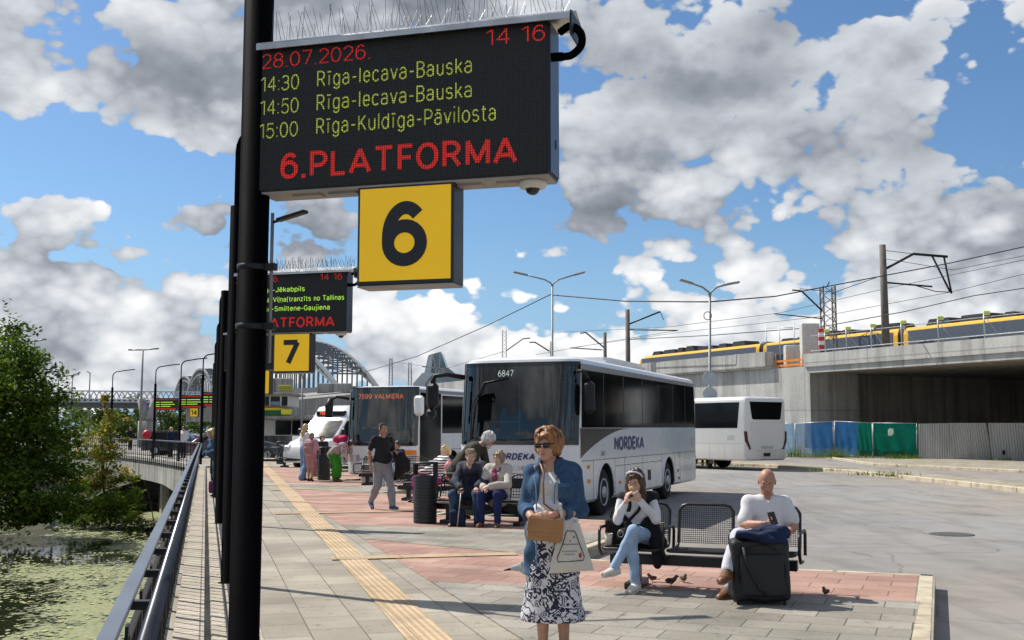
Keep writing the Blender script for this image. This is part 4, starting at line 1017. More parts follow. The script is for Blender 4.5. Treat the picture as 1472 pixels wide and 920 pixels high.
def fence_panel(a, b_, sheets, label, name='mesh_fence_panel', group='mesh fence panels with netting', tilt=0):
    """a,b: (px,ybase,ytop,Y)"""
    A = at(a[0], a[1], a[3]); B = at(b_[0], b_[1], b_[3]); AT = at(a[0] + tilt, a[2], a[3]); BT = at(b_[0] + tilt, b_[2], b_[3])
    t = thing(name, label, 'fence', (A.x, A.y, A.z), 0, group); o = t.location.copy()
    q = MB()
    for p, r in ((A, AT), (B, BT)): q.tube([p - o, r - o], .025, 6)
    q.tube([AT - o, BT - o], .022, 6); q.tube([A.lerp(AT, .08) - o, B.lerp(BT, .08) - o], .018, 6); q.tube([A.lerp(AT, .68) - o, B.lerp(BT, .68) - o], .012, 6)
    q.build('frame', M_steel, t)
    yb = Vector((0, -.03, 0)); rr = random.Random(int(a[0]))
    for (u0, u1, v0, v1, m_, sag) in sheets:
        q = MB(); n, k = 14, 6; vs = []
        for i in range(n + 1):
            u = u0 + (u1 - u0) * i / n
            for j in range(k + 1):
                lo = v0 + sag * math.sin(math.pi * i / n) * .5 + sag * (i / n) * .0
                v = lo + (v1 - lo) * j / k
                p = A.lerp(B, u).lerp(AT.lerp(BT, u), v) - o + yb + Vector((0, .05 * math.sin(i * 1.3 + j * .8) * (1 - j / k), 0)); vs.append(p)
        fs = [(i * (k + 1) + j, (i + 1) * (k + 1) + j, (i + 1) * (k + 1) + j + 1, i * (k + 1) + j + 1) for i in range(n) for j in range(k)]
        q.add(vs, fs, 0, True); q.build('netting', m_, t, recalc=False)
    return t
FY = [67, 65.5, 64, 62.8, 61.6, 60.4, 59.4, 58.6]
fence_panel((1118, 657, 609, 67.5), (1143, 657, 608.5, 66.5), [(0, 1, .05, .98, M_lblue, 0)], 'pale blue netted fence panel partly hidden behind the parked coach')
fence_panel((1143, 657, 609, 66.5), (1198, 657, 605.5, 65), [(0, .26, .05, .98, M_lblue, 0), (.26, 1, .26, .99, M_blue, -.04), (.26, 1, .04, .25, M_lblue, 0)], 'blue netted fence panel next to the parked coach')
fence_panel((1200, 657, 605.5, 65), (1254, 661.5, 608, 63.4), [(0, .62, .28, .99, M_blue, -.05), (.62, 1, .24, .99, M_green, 0), (.62, 1, .02, .24, M_gfade, 0), (0, .62, .02, .28, M_lblue, 0)], 'half blue half green netted fence panel')
p4 = fence_panel((1255, 661.5, 608, 63.4), (1318, 663, 608.5, 61.8), [(0, 1, .16, .99, M_green, .18), (0, 1, .02, .3, M_gfade, 0)], 'fully green netted fence panel with a white notice')
q = MB(); c = at(1280, 621, 62.6) - p4.location
q.prism([(-.16, -.2), (.02, -.22), (.15, -.08), (.13, .18), (-.05, .22), (-.17, .1)], -.01, .01, M=Matrix.Translation(c + Vector((0, -.1, 0))) @ Matrix.Rotation(R(90), 4, 'X')); q.build('notice', mat('paper', (.8, .8, .8), .7), p4)
def corrug(a, b_, label, lean=0.0):
    A = at(a[0], a[1], a[3]); B = at(b_[0], b_[1], b_[3]); AT = at(a[0] + lean, a[2], a[3]); BT = at(b_[0] + lean, b_[2], b_[3])
    t = thing('corrugated_fence_panel', label, 'fence', tuple(A), 0, 'grey corrugated fence panels'); o = t.location.copy()
    nn = (B - A).normalized(); nr = Vector((nn.y, -nn.x, 0)) * .03; n = 60; vs = []
    for i in range(n + 1):
        w_ = (-1, -.6, 1, .6)[i % 4] if False else (1 if (i // 2) % 2 else -1)
        for P, T in ((A, B), (AT, BT)): vs.append(P.lerp(T, i / n) - o + nr * w_)
    fs = [(2 * i, 2 * i + 2, 2 * i + 3, 2 * i + 1) for i in range(n)]
    q = MB(); q.add(vs, fs); ob = q.build('sheet', M_corr, t, recalc=False)
    q = MB(); q.tube([B - o - nr * 2, BT - o - nr * 2], .045, 8); q.build('post', M_steel, t)
    q = MB(); q.box(B - o + Vector((0, -.1, .06)), (.75, .35, .13), bev=.03); q.build('foot_block', M_black2, t)
    return t
def corrm():
    t = NT('corrugated_sheet'); mp = t.mapping((3, 3, .25))
    c = t.ramp(t.noise(1, 6, vec=mp, rough=.6), (.3, (.36, .355, .335)), (.7, (.50, .495, .475)))
    return t.done(c, .55, .2)
M_corr = corrm()
corrug((1320, 664, 609, 61.8), (1372, 664.5, 608, 60.6), 'grey corrugated fence panel next to the green netting')
corrug((1373, 664, 608, 60.6), (1425, 664, 608, 59.6), 'grey corrugated fence panel in the middle of the three, leaning slightly', -8)
t3 = corrug((1426, 664, 608, 59.6), (1486, 664, 608, 58.4), 'grey corrugated fence panel at the right edge with a small square hole', -6)
q = MB(); q.box(at(1443, 650.5, 59.0) - t3.location, (.14, .03, .24)); q.build('hole', mat('hole_dark', (.01, .01, .01), .9), t3)
# weeds along the kerbs: nobody could count the blades
wd = MB(); rr = random.Random(9)
for (px, py, Y, n, h) in ((1165, 657, 64.6, 90, .35), (1185, 657, 64.3, 80, .4), (1202, 658, 63.9, 130, .65), (1235, 661, 62.9, 60, .3), (1290, 662, 61.6, 120, .35), (1310, 663, 61.2, 60, .3), (1140, 656, 65.5, 90, .8), (1180, 673, 43.4, 30, .2), (1285, 682, 38.5, 70, .25), (1255, 680, 39.5, 50, .2), (1060, 667, 48.8, 30, .15), (1440, 663, 58, 50, .25)):
    c = at(px, py, Y); c.z = ROAD + .09
    for _ in range(n):
        b0 = c + Vector((rr.gauss(0, .45), rr.gauss(0, .12), 0)); a = rr.random() * 6.3; l = h * rr.uniform(.4, 1.1); w_ = .02
        tip = b0 + Vector((math.cos(a) * l * .5, math.sin(a) * l * .5, l)); s = Vector((-math.sin(a), math.cos(a), 0)) * w_
        wd.add([b0 - s, b0 + s, tip], [(0, 1, 2)], rr.randrange(2))
o = wd.build('weeds', [LG[1], LF[1]], recalc=False); struct(o, 'stuff'); tag(o, 'tufts of green weeds along the kerbs and fence foot', 'weeds')
# ================================================================== coaches
def coachpaint(name, col, dirt, amt):
    t = NT(name); sp = t.N.new('ShaderNodeSeparateXYZ'); t.link(t.tc.outputs['Object'], sp.inputs[0])
    hgt = t.ramp(sp.outputs[2], (.30, (1, 1, 1)), (1.15, (0, 0, 0)))
    g = t.math('MULTIPLY', hgt, t.ramp(t.noise(2.2, 6, rough=.65), (.25, (.25, .25, .25)), (.75, (1, 1, 1))))
    g2 = t.math('MULTIPLY', t.ramp(t.noise(1.0, 6, vec=t.mapping((1.6, 1.6, .15)), rough=.6), (.52, (0, 0, 0)), (.75, (1, 1, 1))), .25)
    f = t.math('MULTIPLY', t.math('ADD', g, g2), amt, True)
    t.b.inputs['Coat Weight'].default_value = .4; t.b.inputs['Coat Roughness'].default_value = .12
    rr_ = t.math('ADD', .26, t.math('MULTIPLY', f, .5))
    return t.done(t.mix(f, col, dirt), rr_)
M_white = coachpaint('coach_white', (.76, .765, .77), (.30, .28, .25), .50)
M_white2 = coachpaint('coach_white_dusty', (.70, .69, .66), (.34, .30, .25), .75)
M_gband = mat('coach_grey_band', (.26, .26, .265), .35, var=.1, coat=.3)
M_blackg = mat('black_gloss', (.006, .007, .008), .05, var=.2, spec=.6)
M_sideglass = mat('side_glass', (.006, .007, .008), .07, var=.3, scale=.8, spec=.22)
M_tyre = mat('tyre', (.014, .014, .014), .85, var=.3); M_rim = mat('wheel_rim', (.50, .50, .49), .4, .3, var=.12, scale=4)
M_int = mat('cabin_dark', (.018, .02, .021), .7, var=.4, scale=1.5)
M_amber = mat('amber_marker', (.75, .22, .02), .35); M_red = mat('red_lamp', (.05, .005, .007), .25); M_chrome = mat('chrome', (.7, .7, .72), .15, .9, var=.03)
M_navy = mat('navy_lettering', (.018, .035, .15), .4, var=.05)
M_wglass = glass_mat('windscreen_glass', (.42, .47, .46), .02, 1.7)
M_ledw = mat('led_white', (.8, .82, .8), .5, emit=.9, var=.02); M_ledo = mat('led_orange', (.95, .16, .03), .5, emit=.75, var=.02)
M_seatb = mat('seat_fabric', (.02, .06, .16), .9, var=.3, scale=9); M_polyel = mat('grab_pole_yellow', (.65, .42, .02), .4)
M_dash = mat('dashboard', (.04, .045, .045), .6, var=.3)
M_lamp = mat('headlamp_glass', (.55, .57, .6), .08, .4, var=.1)

def evaluated(o):
    bpy.context.view_layer.update(); dg = bpy.context.evaluated_depsgraph_get()
    me = bpy.data.meshes.new_from_object(o.evaluated_get(dg)); old = o.data; o.modifiers.clear(); o.data = me; return o
def front_y(x, z, w, rake, z0=1.5, bulge=.20):
    a = abs(x) / w
    return bulge * a ** 9 + .035 * a * a + max(0, z - z0) * rake + max(0, z0 - z) * .025
def coach(name, label, L=10.8, W=2.5, H=3.15, loc=(0, 0, 0), rz=0.0, wheels=(1.85, 7.5), ws=(1.48, 3.03), rake=.11, cabin=True, low=.32, paint=None, group='white coaches at the station'):
    w = W / 2; t = thing(name, label, 'coach', loc, rz, group); paint = paint or M_white
    # body lofted from plan outlines
    levels = [(low, .06), (low + .06, .0), (.9, 0), (1.5, 0), (2.2, 0), (2.9, .0), (3.0, .015), (H - .07, .06), (H - .02, .15), (H, .35)]
    vs = []; nF = 17; n = None
    for z, ins in levels:
        ring = []; ww = w - ins
        for i in range(nF):
            x = -1 + 2 * i / (nF - 1); x = math.copysign(abs(x) ** .8, x) * ww
            ring.append((x, front_y(x, z, ww, rake) + ins * .8, z))
        yb = L - ins - (.02 if z < 1 else 0)
        ring.append((ww, 1.2, z)); ring.append((ww, L * .5, z)); ring.append((ww, yb - .16, z)); ring.append((ww - .05, yb - .05, z)); ring.append((ww - .17, yb, z))
        ring += [(-ww + .17, yb, z), (-ww + .05, yb - .05, z), (-ww, yb - .16, z), (-ww, L * .5, z), (-ww, 1.2, z)]
        n = len(ring); vs += ring
    fs = []
    for k in range(len(levels) - 1):
        for i in range(n): fs.append((k * n + i, k * n + (i + 1) % n, (k + 1) * n + (i + 1) % n, (k + 1) * n + i))
    fs.append(tuple(range(n))[::-1]); fs.append(tuple((len(levels) - 1) * n + i for i in range(n)))
    q = MB(); q.add(vs, fs, 0, True); body = q.build('body', [paint, M_int], t)
    cut = MB(); MYr = Matrix.Rotation(R(90), 4, 'Y')
    for yw in wheels:
        cut.lathe([(.60, -w - .3), (.60, w + .3)], 28, Matrix.Translation((0, yw, .46)) @ MYr)
    co = cut.build('arch_cutter', [M_int]); co.parent = t
    md = body.modifiers.new('arches', 'BOOLEAN'); md.object = co; md.operation = 'DIFFERENCE'; md.solver = 'EXACT'; md.material_mode = 'TRANSFER'
    cc = None
    if cabin:
        cb = MB(); cb.box((0, 1.0, (ws[0] + ws[1]) / 2), (W - .2, 4.0, ws[1] - ws[0] - .04)); cc = cb.build('cabin_cutter', [M_int]); cc.parent = t
        m2 = body.modifiers.new('cabin', 'BOOLEAN'); m2.object = cc; m2.operation = 'DIFFERENCE'; m2.solver = 'EXACT'; m2.material_mode = 'TRANSFER'
    evaluated(body); body.data.set_sharp_from_angle(angle=R(32))
    for c_ in (co, cc):
        if c_: bpy.data.objects.remove(c_)
    # inner floor core so wheels are not seen through
    q = MB(); q.box((0, wheels[0] + (wheels[1] - wheels[0]) / 2, .62), (1.5, wheels[1] - wheels[0] + 1.6, .5)); q.build('chassis', M_int, t)
    for yw in wheels:
        for sx in (-1, 1):
            M = Matrix.Translation((sx * (w - .04), yw, .47)) @ Matrix.Rotation(R(90) * sx, 4, 'Y')
            q = MB(); q.lathe([(.28, .0), (.30, -.015), (.43, 0.0), (.465, -.03), (.47, -.08), (.47, -.24), (.44, -.29), (.2, -.29)], 32, M)
            wh = q.build('wheel', M_tyre, t)
            q = MB(); q.lathe([(.285, -.01), (.275, .02), (.25, .0), (.20, -.055), (.13, -.06), (.11, .035), (.0, .045)], 28, M)
            for k in range(10):
                a = k * math.pi / 5; q.box(M @ Vector((.165 * math.cos(a), .165 * math.sin(a), -.045)), (.03, .03, .03))
            q.build('rim', M_rim, wh)
            q = MB(); q.tube([Vector((sx * (w + .004), yw + .615 * math.cos(a), .46 + .615 * math.sin(a))) for a in np.linspace(-.05, math.pi + .05, 20)], .02, 6); q.build('arch_trim', paint if paint is not M_white else M_white, t)
    return t, w
def side_plate(t, name, w, poly, m_, off=.004, sx=1, th=.004, parent=None):
    """flat plate on the flank; poly in (y,z)"""
    M = Matrix(((0, 0, sx, 0), (1, 0, 0, 0), (0, 1, 0, 0), (0, 0, 0, 1))); q = MB(); q.prism(poly, w + off - th, w + off, 0, M); return q.build(name, m_, parent or t)
def front_patch(t, name, w, x0, x1, z0, z1, m_, rake, off=.006, nx=18, nz=6, parent=None, corner=0.0):
    vs = []; q = MB()
    for j in range(nz + 1):
        z = z0 + (z1 - z0) * j / nz
        for i in range(nx + 1):
            x = x0 + (x1 - x0) * i / nx
            vs.append((x, front_y(x, z, w, rake) - off, z))
    fs = [(j * (nx + 1) + i, j * (nx + 1) + i + 1, (j + 1) * (nx + 1) + i + 1, (j + 1) * (nx + 1) + i) for j in range(nz) for i in range(nx)]
    q.add(vs, fs, 0, True); o = q.build(name, m_, parent or t, recalc=False); return o
def front_text(t, name, txt, w, rake, x0, x1, z0, z1, m_, off=.012, bold=0.0, shear=0.0, ref=None, parent=None):
    q = MB(); put_text(q, txt, x0, x1, z0, z1, 0, bold, shear=shear, ref=ref)
    q.v = [(a, front_y(a, c, w, rake) - off, c) for a, b_, c in q.v]
    return q.build(name, m_, parent or t, recalc=False)
def cabin_fit(t, w, ws, driver=True):
    q = MB(); q.box((0, .52, ws[0] + .08), (2 * w - .3, .55, .2), bev=.05); q.box((.62, .62, ws[0] + .22), (.7, .35, .18), bev=.06); q.box((-.75, .5, ws[0] + .16), (.5, .3, .14), bev=.05); q.build('dashboard', M_dash, t)
    q = MB(); q.tube([Vector((.62, .95, ws[0] + .3)) + Vector((.23 * math.cos(a), .12 * math.sin(a), .2 * math.sin(a))) for a in np.linspace(0, 6.283, 22)], .018, 6); q.build('steering_wheel', M_black2, t)
    for x in (-.75, .62):
        q = MB(); q.box((x, 1.75, ws[0] + .35), (.5, .16, .8), bev=.06); q.box((x, 1.75, ws[0] + .85), (.28, .12, .25), bev=.05); q.build('seat', M_seatb, t)
    q = MB(); q.tube([(-.45, 1.4, ws[0] - .2), (-.45, 1.4, ws[1] - .05)], .02, 6); q.tube([(-.45, 1.4, ws[0] + .4), (-.95, 1.1, ws[0] + .4)], .02, 6); q.tube([(.2, 1.7, ws[0] - .2), (.2, 1.7, ws[1] - .05)], .02, 6); q.build('grab_pole', M_polyel, t)
    q = MB(); q.box((-.3, 2.6, ws[0] + .75), (.9, .1, .9), bev=.02); q.box((.75, 2.4, ws[0] + .8), (.6, .1, 1.1), bev=.02); q.build('partition', mat('partition', (.10, .12, .12), .5), t)

# --- big coach
RK = .10; WS = (1.50, 3.03)
fr = Vector((1.245, 20.55, ROAD)); loc = fr - U * 1.27 + V * .0
c1, w = coach('coach', 'big white coach with navy lettering on its front and flank', 10.9, 2.5, 3.18, tuple(loc), BAYROT, (1.88, 7.45), WS, RK)
front_patch(c1, 'windscreen', w, -w + .045, w - .045, WS[0] - .03, WS[1] + .01, M_wglass, RK, .008)
front_patch(c1, 'windscreen_frit', w, -w + .05, w - .05, WS[0] - .05, WS[0] + .06, M_blackg, RK, .013, nz=2)
front_patch(c1, 'windscreen_frit', w, -w + .05, w - .05, WS[1] - .05, WS[1] + .03, M_blackg, RK, .013, nz=2)
for s in (-1, 1): front_patch(c1, 'windscreen_frit', w, s * (w - .02), s * (w - .10), WS[0] - .05, WS[1] + .03, M_blackg, RK, .014, nx=4)
cabin_fit(c1, w, WS)
q = MB(); q.box((.75, .42, 2.82), (.62, .03, .36), bev=.01); q.build('sun_visor', M_black2, c1)
q = MB(); q.box((-.2, .35, 2.86), (1.0, .06, .22)); dsp = q.build('destination_display', M_black2, c1)
front_text(c1, 'route_number', 'б847', w, RK, -.49, -.16, 2.79, 2.92, M_ledw, off=-.17, parent=dsp)
q = MB(); q.tube([(-.95, front_y(-.95, 1.55, w, RK) - .03, 1.55), (-.93, front_y(-.9, 2.0, w, RK) - .04, 2.2), (-.70, front_y(-.75, 2.5, w, RK) - .04, 2.66), (-.2, front_y(-.2, 2.7, w, RK) - .04, 2.75)], .013, 6); q.build('wiper', M_black2, c1)
q = MB(); q.tube([(.1, front_y(.1, 1.55, w, RK) - .03, 1.54), (.75, front_y(.75, 1.62, w, RK) - .03, 1.6)], .014, 6); q.tube([(-.2, front_y(.1, 1.55, w, RK) - .03, 1.54), (-.9, front_y(.9, 1.62, w, RK) - .03, 1.58)], .014, 6); q.build('wiper', M_black2, c1)
front_text(c1, 'front_lettering', 'NORDEKA', w, RK, -.46, .40, 1.16, 1.29, M_navy, off=.010, bold=.035, shear=.25)
front_text(c1, 'maker_lettering', 'IVECO', w, RK, -.2, .38, .96, 1.04, M_chrome, off=.016, bold=.03)
front_patch(c1, 'bumper_seam', w, -w + .03, w - .03, .88, .90, M_seam, RK, .004, nz=1)
front_patch(c1, 'grille', w, -.55, .55, .62, .80, M_black2, RK, .006, nz=1)
front_patch(c1, 'number_plate', w, -.26, .26, .48, .59, mat('plate_white', (.75, .75, .74), .5), RK, .02, nz=1)
for s in (-1, 1): front_patch(c1, 'headlamp', w, s * .62, s * (w - .06), .68, .86, M_lamp, RK, .008, nz=2)
# flank with the dark glass
gl = [(.30, 1.78), (10.72, 1.80), (10.55, 2.93), (.34, 2.90)]
side_plate(c1, 'side_glazing', w, gl, M_sideglass, .006)
for yp in (1.75, 3.25, 4.85, 6.4, 7.95, 9.4): side_plate(c1, 'window_pillar', w, [(yp, 1.82), (yp + .05, 1.82), (yp + .05, 2.88), (yp, 2.88)], mat('pillar_black', (.016, .017, .018), .35), .0075)
side_plate(c1, 'roof_band', w, [(.28, 2.905), (10.6, 2.935), (10.62, 3.02), (.28, 3.02)], M_gband, .007)
sw = [(.23, 1.77)] + [(.23, 1.20)] + [(.23 + 3.6 * k / 12, 1.20 + .57 * math.sin(math.pi / 2 * (k / 12)) ** .9) for k in range(1, 13)]
side_plate(c1, 'dark_swoop', w, sw, M_gband if False else mat('swoop_dark', (.045, .045, .047), .3, coat=.4), .005)
q = MB(); MS = Matrix(((0, -1, 0, 0), (1, 0, 0, 0), (0, 0, 1, 0), (0, 0, 0, 1)))
put_text(q, 'NORDEKA', 2.55, 5.0, 1.30, 1.60, 0, .035, M=Matrix.Translation((w + .008, 0, 0)) @ MS, shear=0); q.build('flank_lettering', M_navy, c1, recalc=False)
q = MB(); put_text(q, '341', 1.55, 1.85, 1.20, 1.31, 0, .01, M=Matrix.Translation((w + .008, 0, 0)) @ MS); q.build('fleet_number', mat('fleet_grey', (.15, .15, .17), .5), c1, recalc=False)
q = MB()
for z0, y0, y1 in ((1.14, .3, 10.7), (.98, 2.6, 6.8)): q.box((w + .001, (y0 + y1) / 2, z0), (.003, y1 - y0, .012))
for y in (1.05, 2.58, 3.35, 4.9, 6.75, 8.15, 8.75): q.box((w + .001, y, .76), (.003, .012, .76))
q.build('panel_seams', M_seam, c1)
for y, z in ((.72, 1.02), (.75, .74), (2.95, .62)):
    q = MB(); q.box((w + .008, y, z), (.02, .13, .07), bev=.008); q.build('side_marker', M_amber, c1)
for y in (8.5, 8.6):
    q = MB(); q.box((w + .008, y, .68 + (y - 8.5) * -2), (.02, .07, .07), bev=.008); q.build('side_marker', M_red, c1)
side_plate(c1, 'vent', w, [(5.35, .56), (5.62, .56), (5.62, .80), (5.35, .80)], M_black2, .006)
side_plate(c1, 'rear_grille', w, [(10.15, 1.32), (10.5, 1.32), (10.5, 1.52), (10.15, 1.52)], mat('vent_grey', (.4, .4, .4), .5), .006)
# mirrors
q = MB(); q.tube([(-w + .1, .15, 2.78), (-w - .15, -.12, 2.83), (-w - .38, -.22, 2.80), (-w - .42, -.24, 2.62)], [.05, .045, .05, .06], 8); arm = q.build('mirror_arm', M_black2, c1)
q = MB(); q.box((-w - .42, -.24, 2.42), (.26, .20, .52), bev=.08); q.box((-w - .45, -.22, 2.06), (.20, .18, .20), bev=.06); q.build('mirror', M_black2, arm)
q = MB(); q.tube([(w - .05, .2, 2.86), (w + .12, .05, 2.86), (w + .2, .12, 2.7)], .035, 8); arm = q.build('mirror_arm', M_black2, c1)
q = MB(); q.box((w + .21, .16, 2.36), (.2, .22, .62), bev=.07); q.build('mirror', M_black2, arm)
q = MB(); q.prism([(-.85, 3.3), (.85, 3.3), (.9, 3.7), (.9, 6.6), (.75, 7.2), (-.75, 7.2), (-.9, 6.6), (-.9, 3.7)], 3.15, 3.27)
q.prism([(-.7, 3.6), (.7, 3.6), (.78, 3.9), (.78, 6.3), (.6, 6.9), (-.6, 6.9), (-.78, 6.3), (-.78, 3.9)], 3.268, 3.36); q.build('air_conditioner', M_white, c1)

# --- second bus: low entry with an orange display
RK2 = .06; WS2 = (1.28, 3.05)
fr2 = C0 + PITCH * 3 - U * 1.55 + V * .9
fr2 = Vector((-2.98, 33.6, ROAD)); loc2 = fr2 - U * 1.27
c2, w = coach('coach', 'white low floor bus with an orange lit destination display', 12.2, 2.5, 3.12, tuple(loc2), BAYROT, (2.75, 8.6), WS2, RK2, paint=M_white)
c2['category'] = 'bus'
front_patch(c2, 'windscreen', w, -w + .04, w - .04, WS2[0] - .02, WS2[1] + .0, M_wglass, RK2, .008)
for s in (-1, 1): front_patch(c2, 'windscreen_frit', w, s * (w - .01), s * (w - .09), WS2[0] - .03, WS2[1] + .02, M_blackg, RK2, .014, nx=4)
front_patch(c2, 'windscreen_frit', w, -w + .04, w - .04, WS2[0] - .05, WS2[0] + .05, M_blackg, RK2, .013, nz=2)
front_patch(c2, 'windscreen_frit', w, -w + .04, w - .04, WS2[1] - .03, WS2[1] + .03, M_blackg, RK2, .013, nz=2)
cabin_fit(c2, w, WS2)
q = MB(); q.box((-.1, .34, 2.78), (1.9, .06, .3)); dsp = q.build('destination_display', M_black2, c2)
front_text(c2, 'destination_text', '7599 VALMIERA', w, RK2, -.92, .70, 2.71, 2.87, M_ledo, off=-.16, bold=.012, parent=dsp)
front_patch(c2, 'bumper_seam', w, -w + .03, w - .03, .80, .82, M_seam, RK2, .004, nz=1)
for s in (-1, 1): front_patch(c2, 'headlamp', w, s * .72, s * (w - .05), .74, .94, M_lamp, RK2, .008, nz=2)
front_patch(c2, 'orange_flash', w, .72, w - .04, .95, 1.10, M_amber, RK2, .010, nz=1)
front_text(c2, 'front_lettering', 'SEB', w, RK2, -1.0, -.72, 1.0, 1.12, mat('pale_red_lettering', (.75, .30, .22), .5), off=.01) if False else None
side_plate(c2, 'side_glazing', w, [(1.95, 1.62), (12.0, 1.62), (12.0, 2.85), (1.95, 2.85)], M_sideglass, .006)
side_plate(c2, 'front_door', w, [(.32, .45), (1.85, .45), (1.85, 2.9), (.32, 2.9)], M_sideglass, .006)
side_plate(c2, 'roof_band', w, [(.3, 2.90), (12.0, 2.90), (12.0, 3.0), (.3, 3.0)], M_gband, .007)
q = MB(); q.box((w + .001, 6, 1.1), (.003, 8, .012)); q.build('panel_seams', M_seam, c2)
q = MB(); q.tube([(-w + .05, .15, 2.72), (-w - .25, -.1, 2.78), (-w - .42, -.18, 2.7)], .045, 8); arm = q.build('mirror_arm', M_black2, c2)
q = MB(); q.tube([(-w - .42, -.18, 2.72), (-w - .47, -.2, 2.5), (-w - .47, -.2, 2.12)], [.08, .14, .12], 10); q.build('mirror', M_black2, arm)
q = MB(); q.tube([(w - .1, .2, 2.75), (w + .1, .0, 2.75)], .03, 8); arm = q.build('mirror_arm', M_black2, c2)
q = MB(); q.box((w + .12, .0, 2.48), (.34, .16, .62), bev=.07); q.build('mirror', M_white, arm)

# --- parked coach seen from behind
rb = at(1103, 664, 46.5); rn = Vector((.559, -.829, 0))       # rear faces this way
rz3 = math.atan2(rn.y, rn.x) - R(90)                           # local +y = rn (rear end)
L3c = 10.8; loc3 = Vector((rb.x, rb.y, ROAD)) - rn * L3c
c3, w = coach('coach', 'white coach parked by the viaduct, seen from behind', L3c, 2.5, 3.15, tuple(loc3), rz3, (1.9, 7.1), WS, RK, cabin=False, low=.42, paint=M_white2)
def rear_plate(name, poly, m_, off=.006):
    M = Matrix(((1, 0, 0, 0), (0, 0, 1, 0), (0, 1, 0, 0), (0, 0, 0, 1))); q = MB(); q.prism(poly, L3c - .02, L3c + off, 0, M); return q.build(name, m_, c3)
rear_plate('rear_window', [(-1.0, 2.92), (1.0, 2.92), (.88, 2.22), (.8, 2.16), (-.8, 2.16), (-.88, 2.22)], M_sideglass, .008)
rear_plate('engine_hatch', [(-.98, 2.02), (.98, 2.02), (.98, 1.0), (.7, .86), (-.7, .86), (-.98, 1.0)], M_white2, .022)
rear_plate('number_plate', [(-.36, .92), (.36, .92), (.36, 1.04), (-.36, 1.04)], mat('plate_grey', (.45, .45, .43), .5), .03)
rear_plate('tow_socket', [(-.18, .60), (.18, .60), (.2, .74), (-.2, .74)], M_black2, .012)
rear_plate('roundel', [(.78 + .08 * math.cos(a), 1.30 + .08 * math.sin(a)) for a in np.linspace(0, 6.1, 12)], mat('roundel_grey', (.35, .33, .32), .5), .012)
for s in (-1, 1):
    q = MB(); M = Matrix(((1, 0, 0, 0), (0, 0, 1, 0), (0, 1, 0, 0), (0, 0, 0, 1)))
    q.prism([(s * 1.24, 1.66), (s * 1.19, 1.66), (s * 1.15, 1.30), (s * .98, .90), (s * 1.05, .88), (s * 1.22, 1.22)], L3c - .16, L3c + .012, 0, M); q.build('tail_lamp', M_red, c3)
    side_plate(c3, 'side_glazing', w, [(.4, 1.80), (10.3, 1.80), (10.45, 2.90), (.4, 2.90)], M_sideglass, .006, s)
    q = MB(); q.box((s * (w + .001), 5.4, 1.14), (.003, 10.2, .014)); q.box((s * (w + .001), 8.6, .8), (.003, .014, .66)); q.box((s * (w + .001), 9.5, .8), (.003, .014, .66)); q.build('panel_seams', mat('soft_seam', (.35, .34, .32), .7), c3)
    side_plate(c3, 'vent', w, [(9.7, 1.3), (10.1, 1.3), (10.1, 1.5), (9.7, 1.5)], mat('vent_grey', (.4, .4, .4), .5), .006, s)

# ================================================================== minibus and cars
def lofted_car(name, label, cat, secs, wid, loc, rz, wheels, paint, wr=.31, group=None, glassz=None, tumble=.16):
    """secs: side outline [(y,z)] closed (front at y=0); glazing plates added after"""
    t = thing(name, label, cat, loc, rz, group); hw = wid / 2
    prof = secs; n = len(prof); zs = [p[1] for p in prof]; zmax = max(zs); zb = glassz or zmax * .6
    cols = [(-1, .06), (-.93, 0.0), (-.5, -.02), (0, -.03), (.5, -.02), (.93, 0.0), (1, .06)]
    vs = []
    for cx, sh in cols:
        for (y, z) in prof:
            k = hw * (1 - tumble * max(0, (z - zb) / max(.1, zmax - zb)))
            yy = y + sh * (1 if y < .5 else 0) * 3 - sh * (1 if y > max(p[0] for p in prof) - .5 else 0) * 2
            vs.append((cx * k, yy, z - (sh if z > zb and abs(cx) == 1 else 0)))
    fs = []
    for c in range(len(cols) - 1):
        for i in range(n): fs.append((c * n + i, c * n + (i + 1) % n, (c + 1) * n + (i + 1) % n, (c + 1) * n + i))
    fs.append(tuple(range(n))[::-1]); fs.append(tuple((len(cols) - 1) * n + i for i in range(n)))
    q = MB(); q.add(vs, fs, 0, True); b_ = q.build('body', paint, t, sharp=38)
    for yw in wheels:
        for sx in (-1, 1):
            M = Matrix.Translation((sx * (hw - .01), yw, wr)) @ Matrix.Rotation(R(90) * sx, 4, 'Y')
            q = MB(); q.lathe([(wr * .62, .012), (wr * .95, .012), (wr, -.02), (wr, -.2), (wr * .5, -.2)], 20, M); wh = q.build('wheel', M_tyre, t)
            q = MB(); q.lathe([(wr * .62, .015), (wr * .5, 0), (.03, .02), (0, .02)], 16, M); q.build('rim', M_rim, wh)
    return t, hw
def side_glass(t, hw, poly, zb, zmax, tumble, m_=None):
    for sx in (-1, 1):
        vs = []
        for y, z in poly:
            k = hw * (1 - tumble * max(0, (z - zb) / (zmax - zb))) + .012; vs.append((sx * k, y, z))
        q = MB(); q.add(vs, [tuple(range(len(vs)))]); q.build('side_window', m_ or M_sideglass, t)
def cross_glass(t, hw, a, b_, zb, zmax, tumble, off, m_=None, name='windscreen', inset=.10):
    vs = []
    for (y, z) in (a, b_):
        k = hw * (1 - tumble * max(0, (z - zb) / (zmax - zb))) - inset
        for s in (-1, -.5, 0, .5, 1): vs.append((s * k, y + off[0] - .03 * (1 - s * s), z + off[1]))
    q = MB(); q.add(vs, [(i, i + 1, i + 6, i + 5) for i in range(4)], 0, True); return q.build(name, m_ or M_sideglass, t, recalc=False)
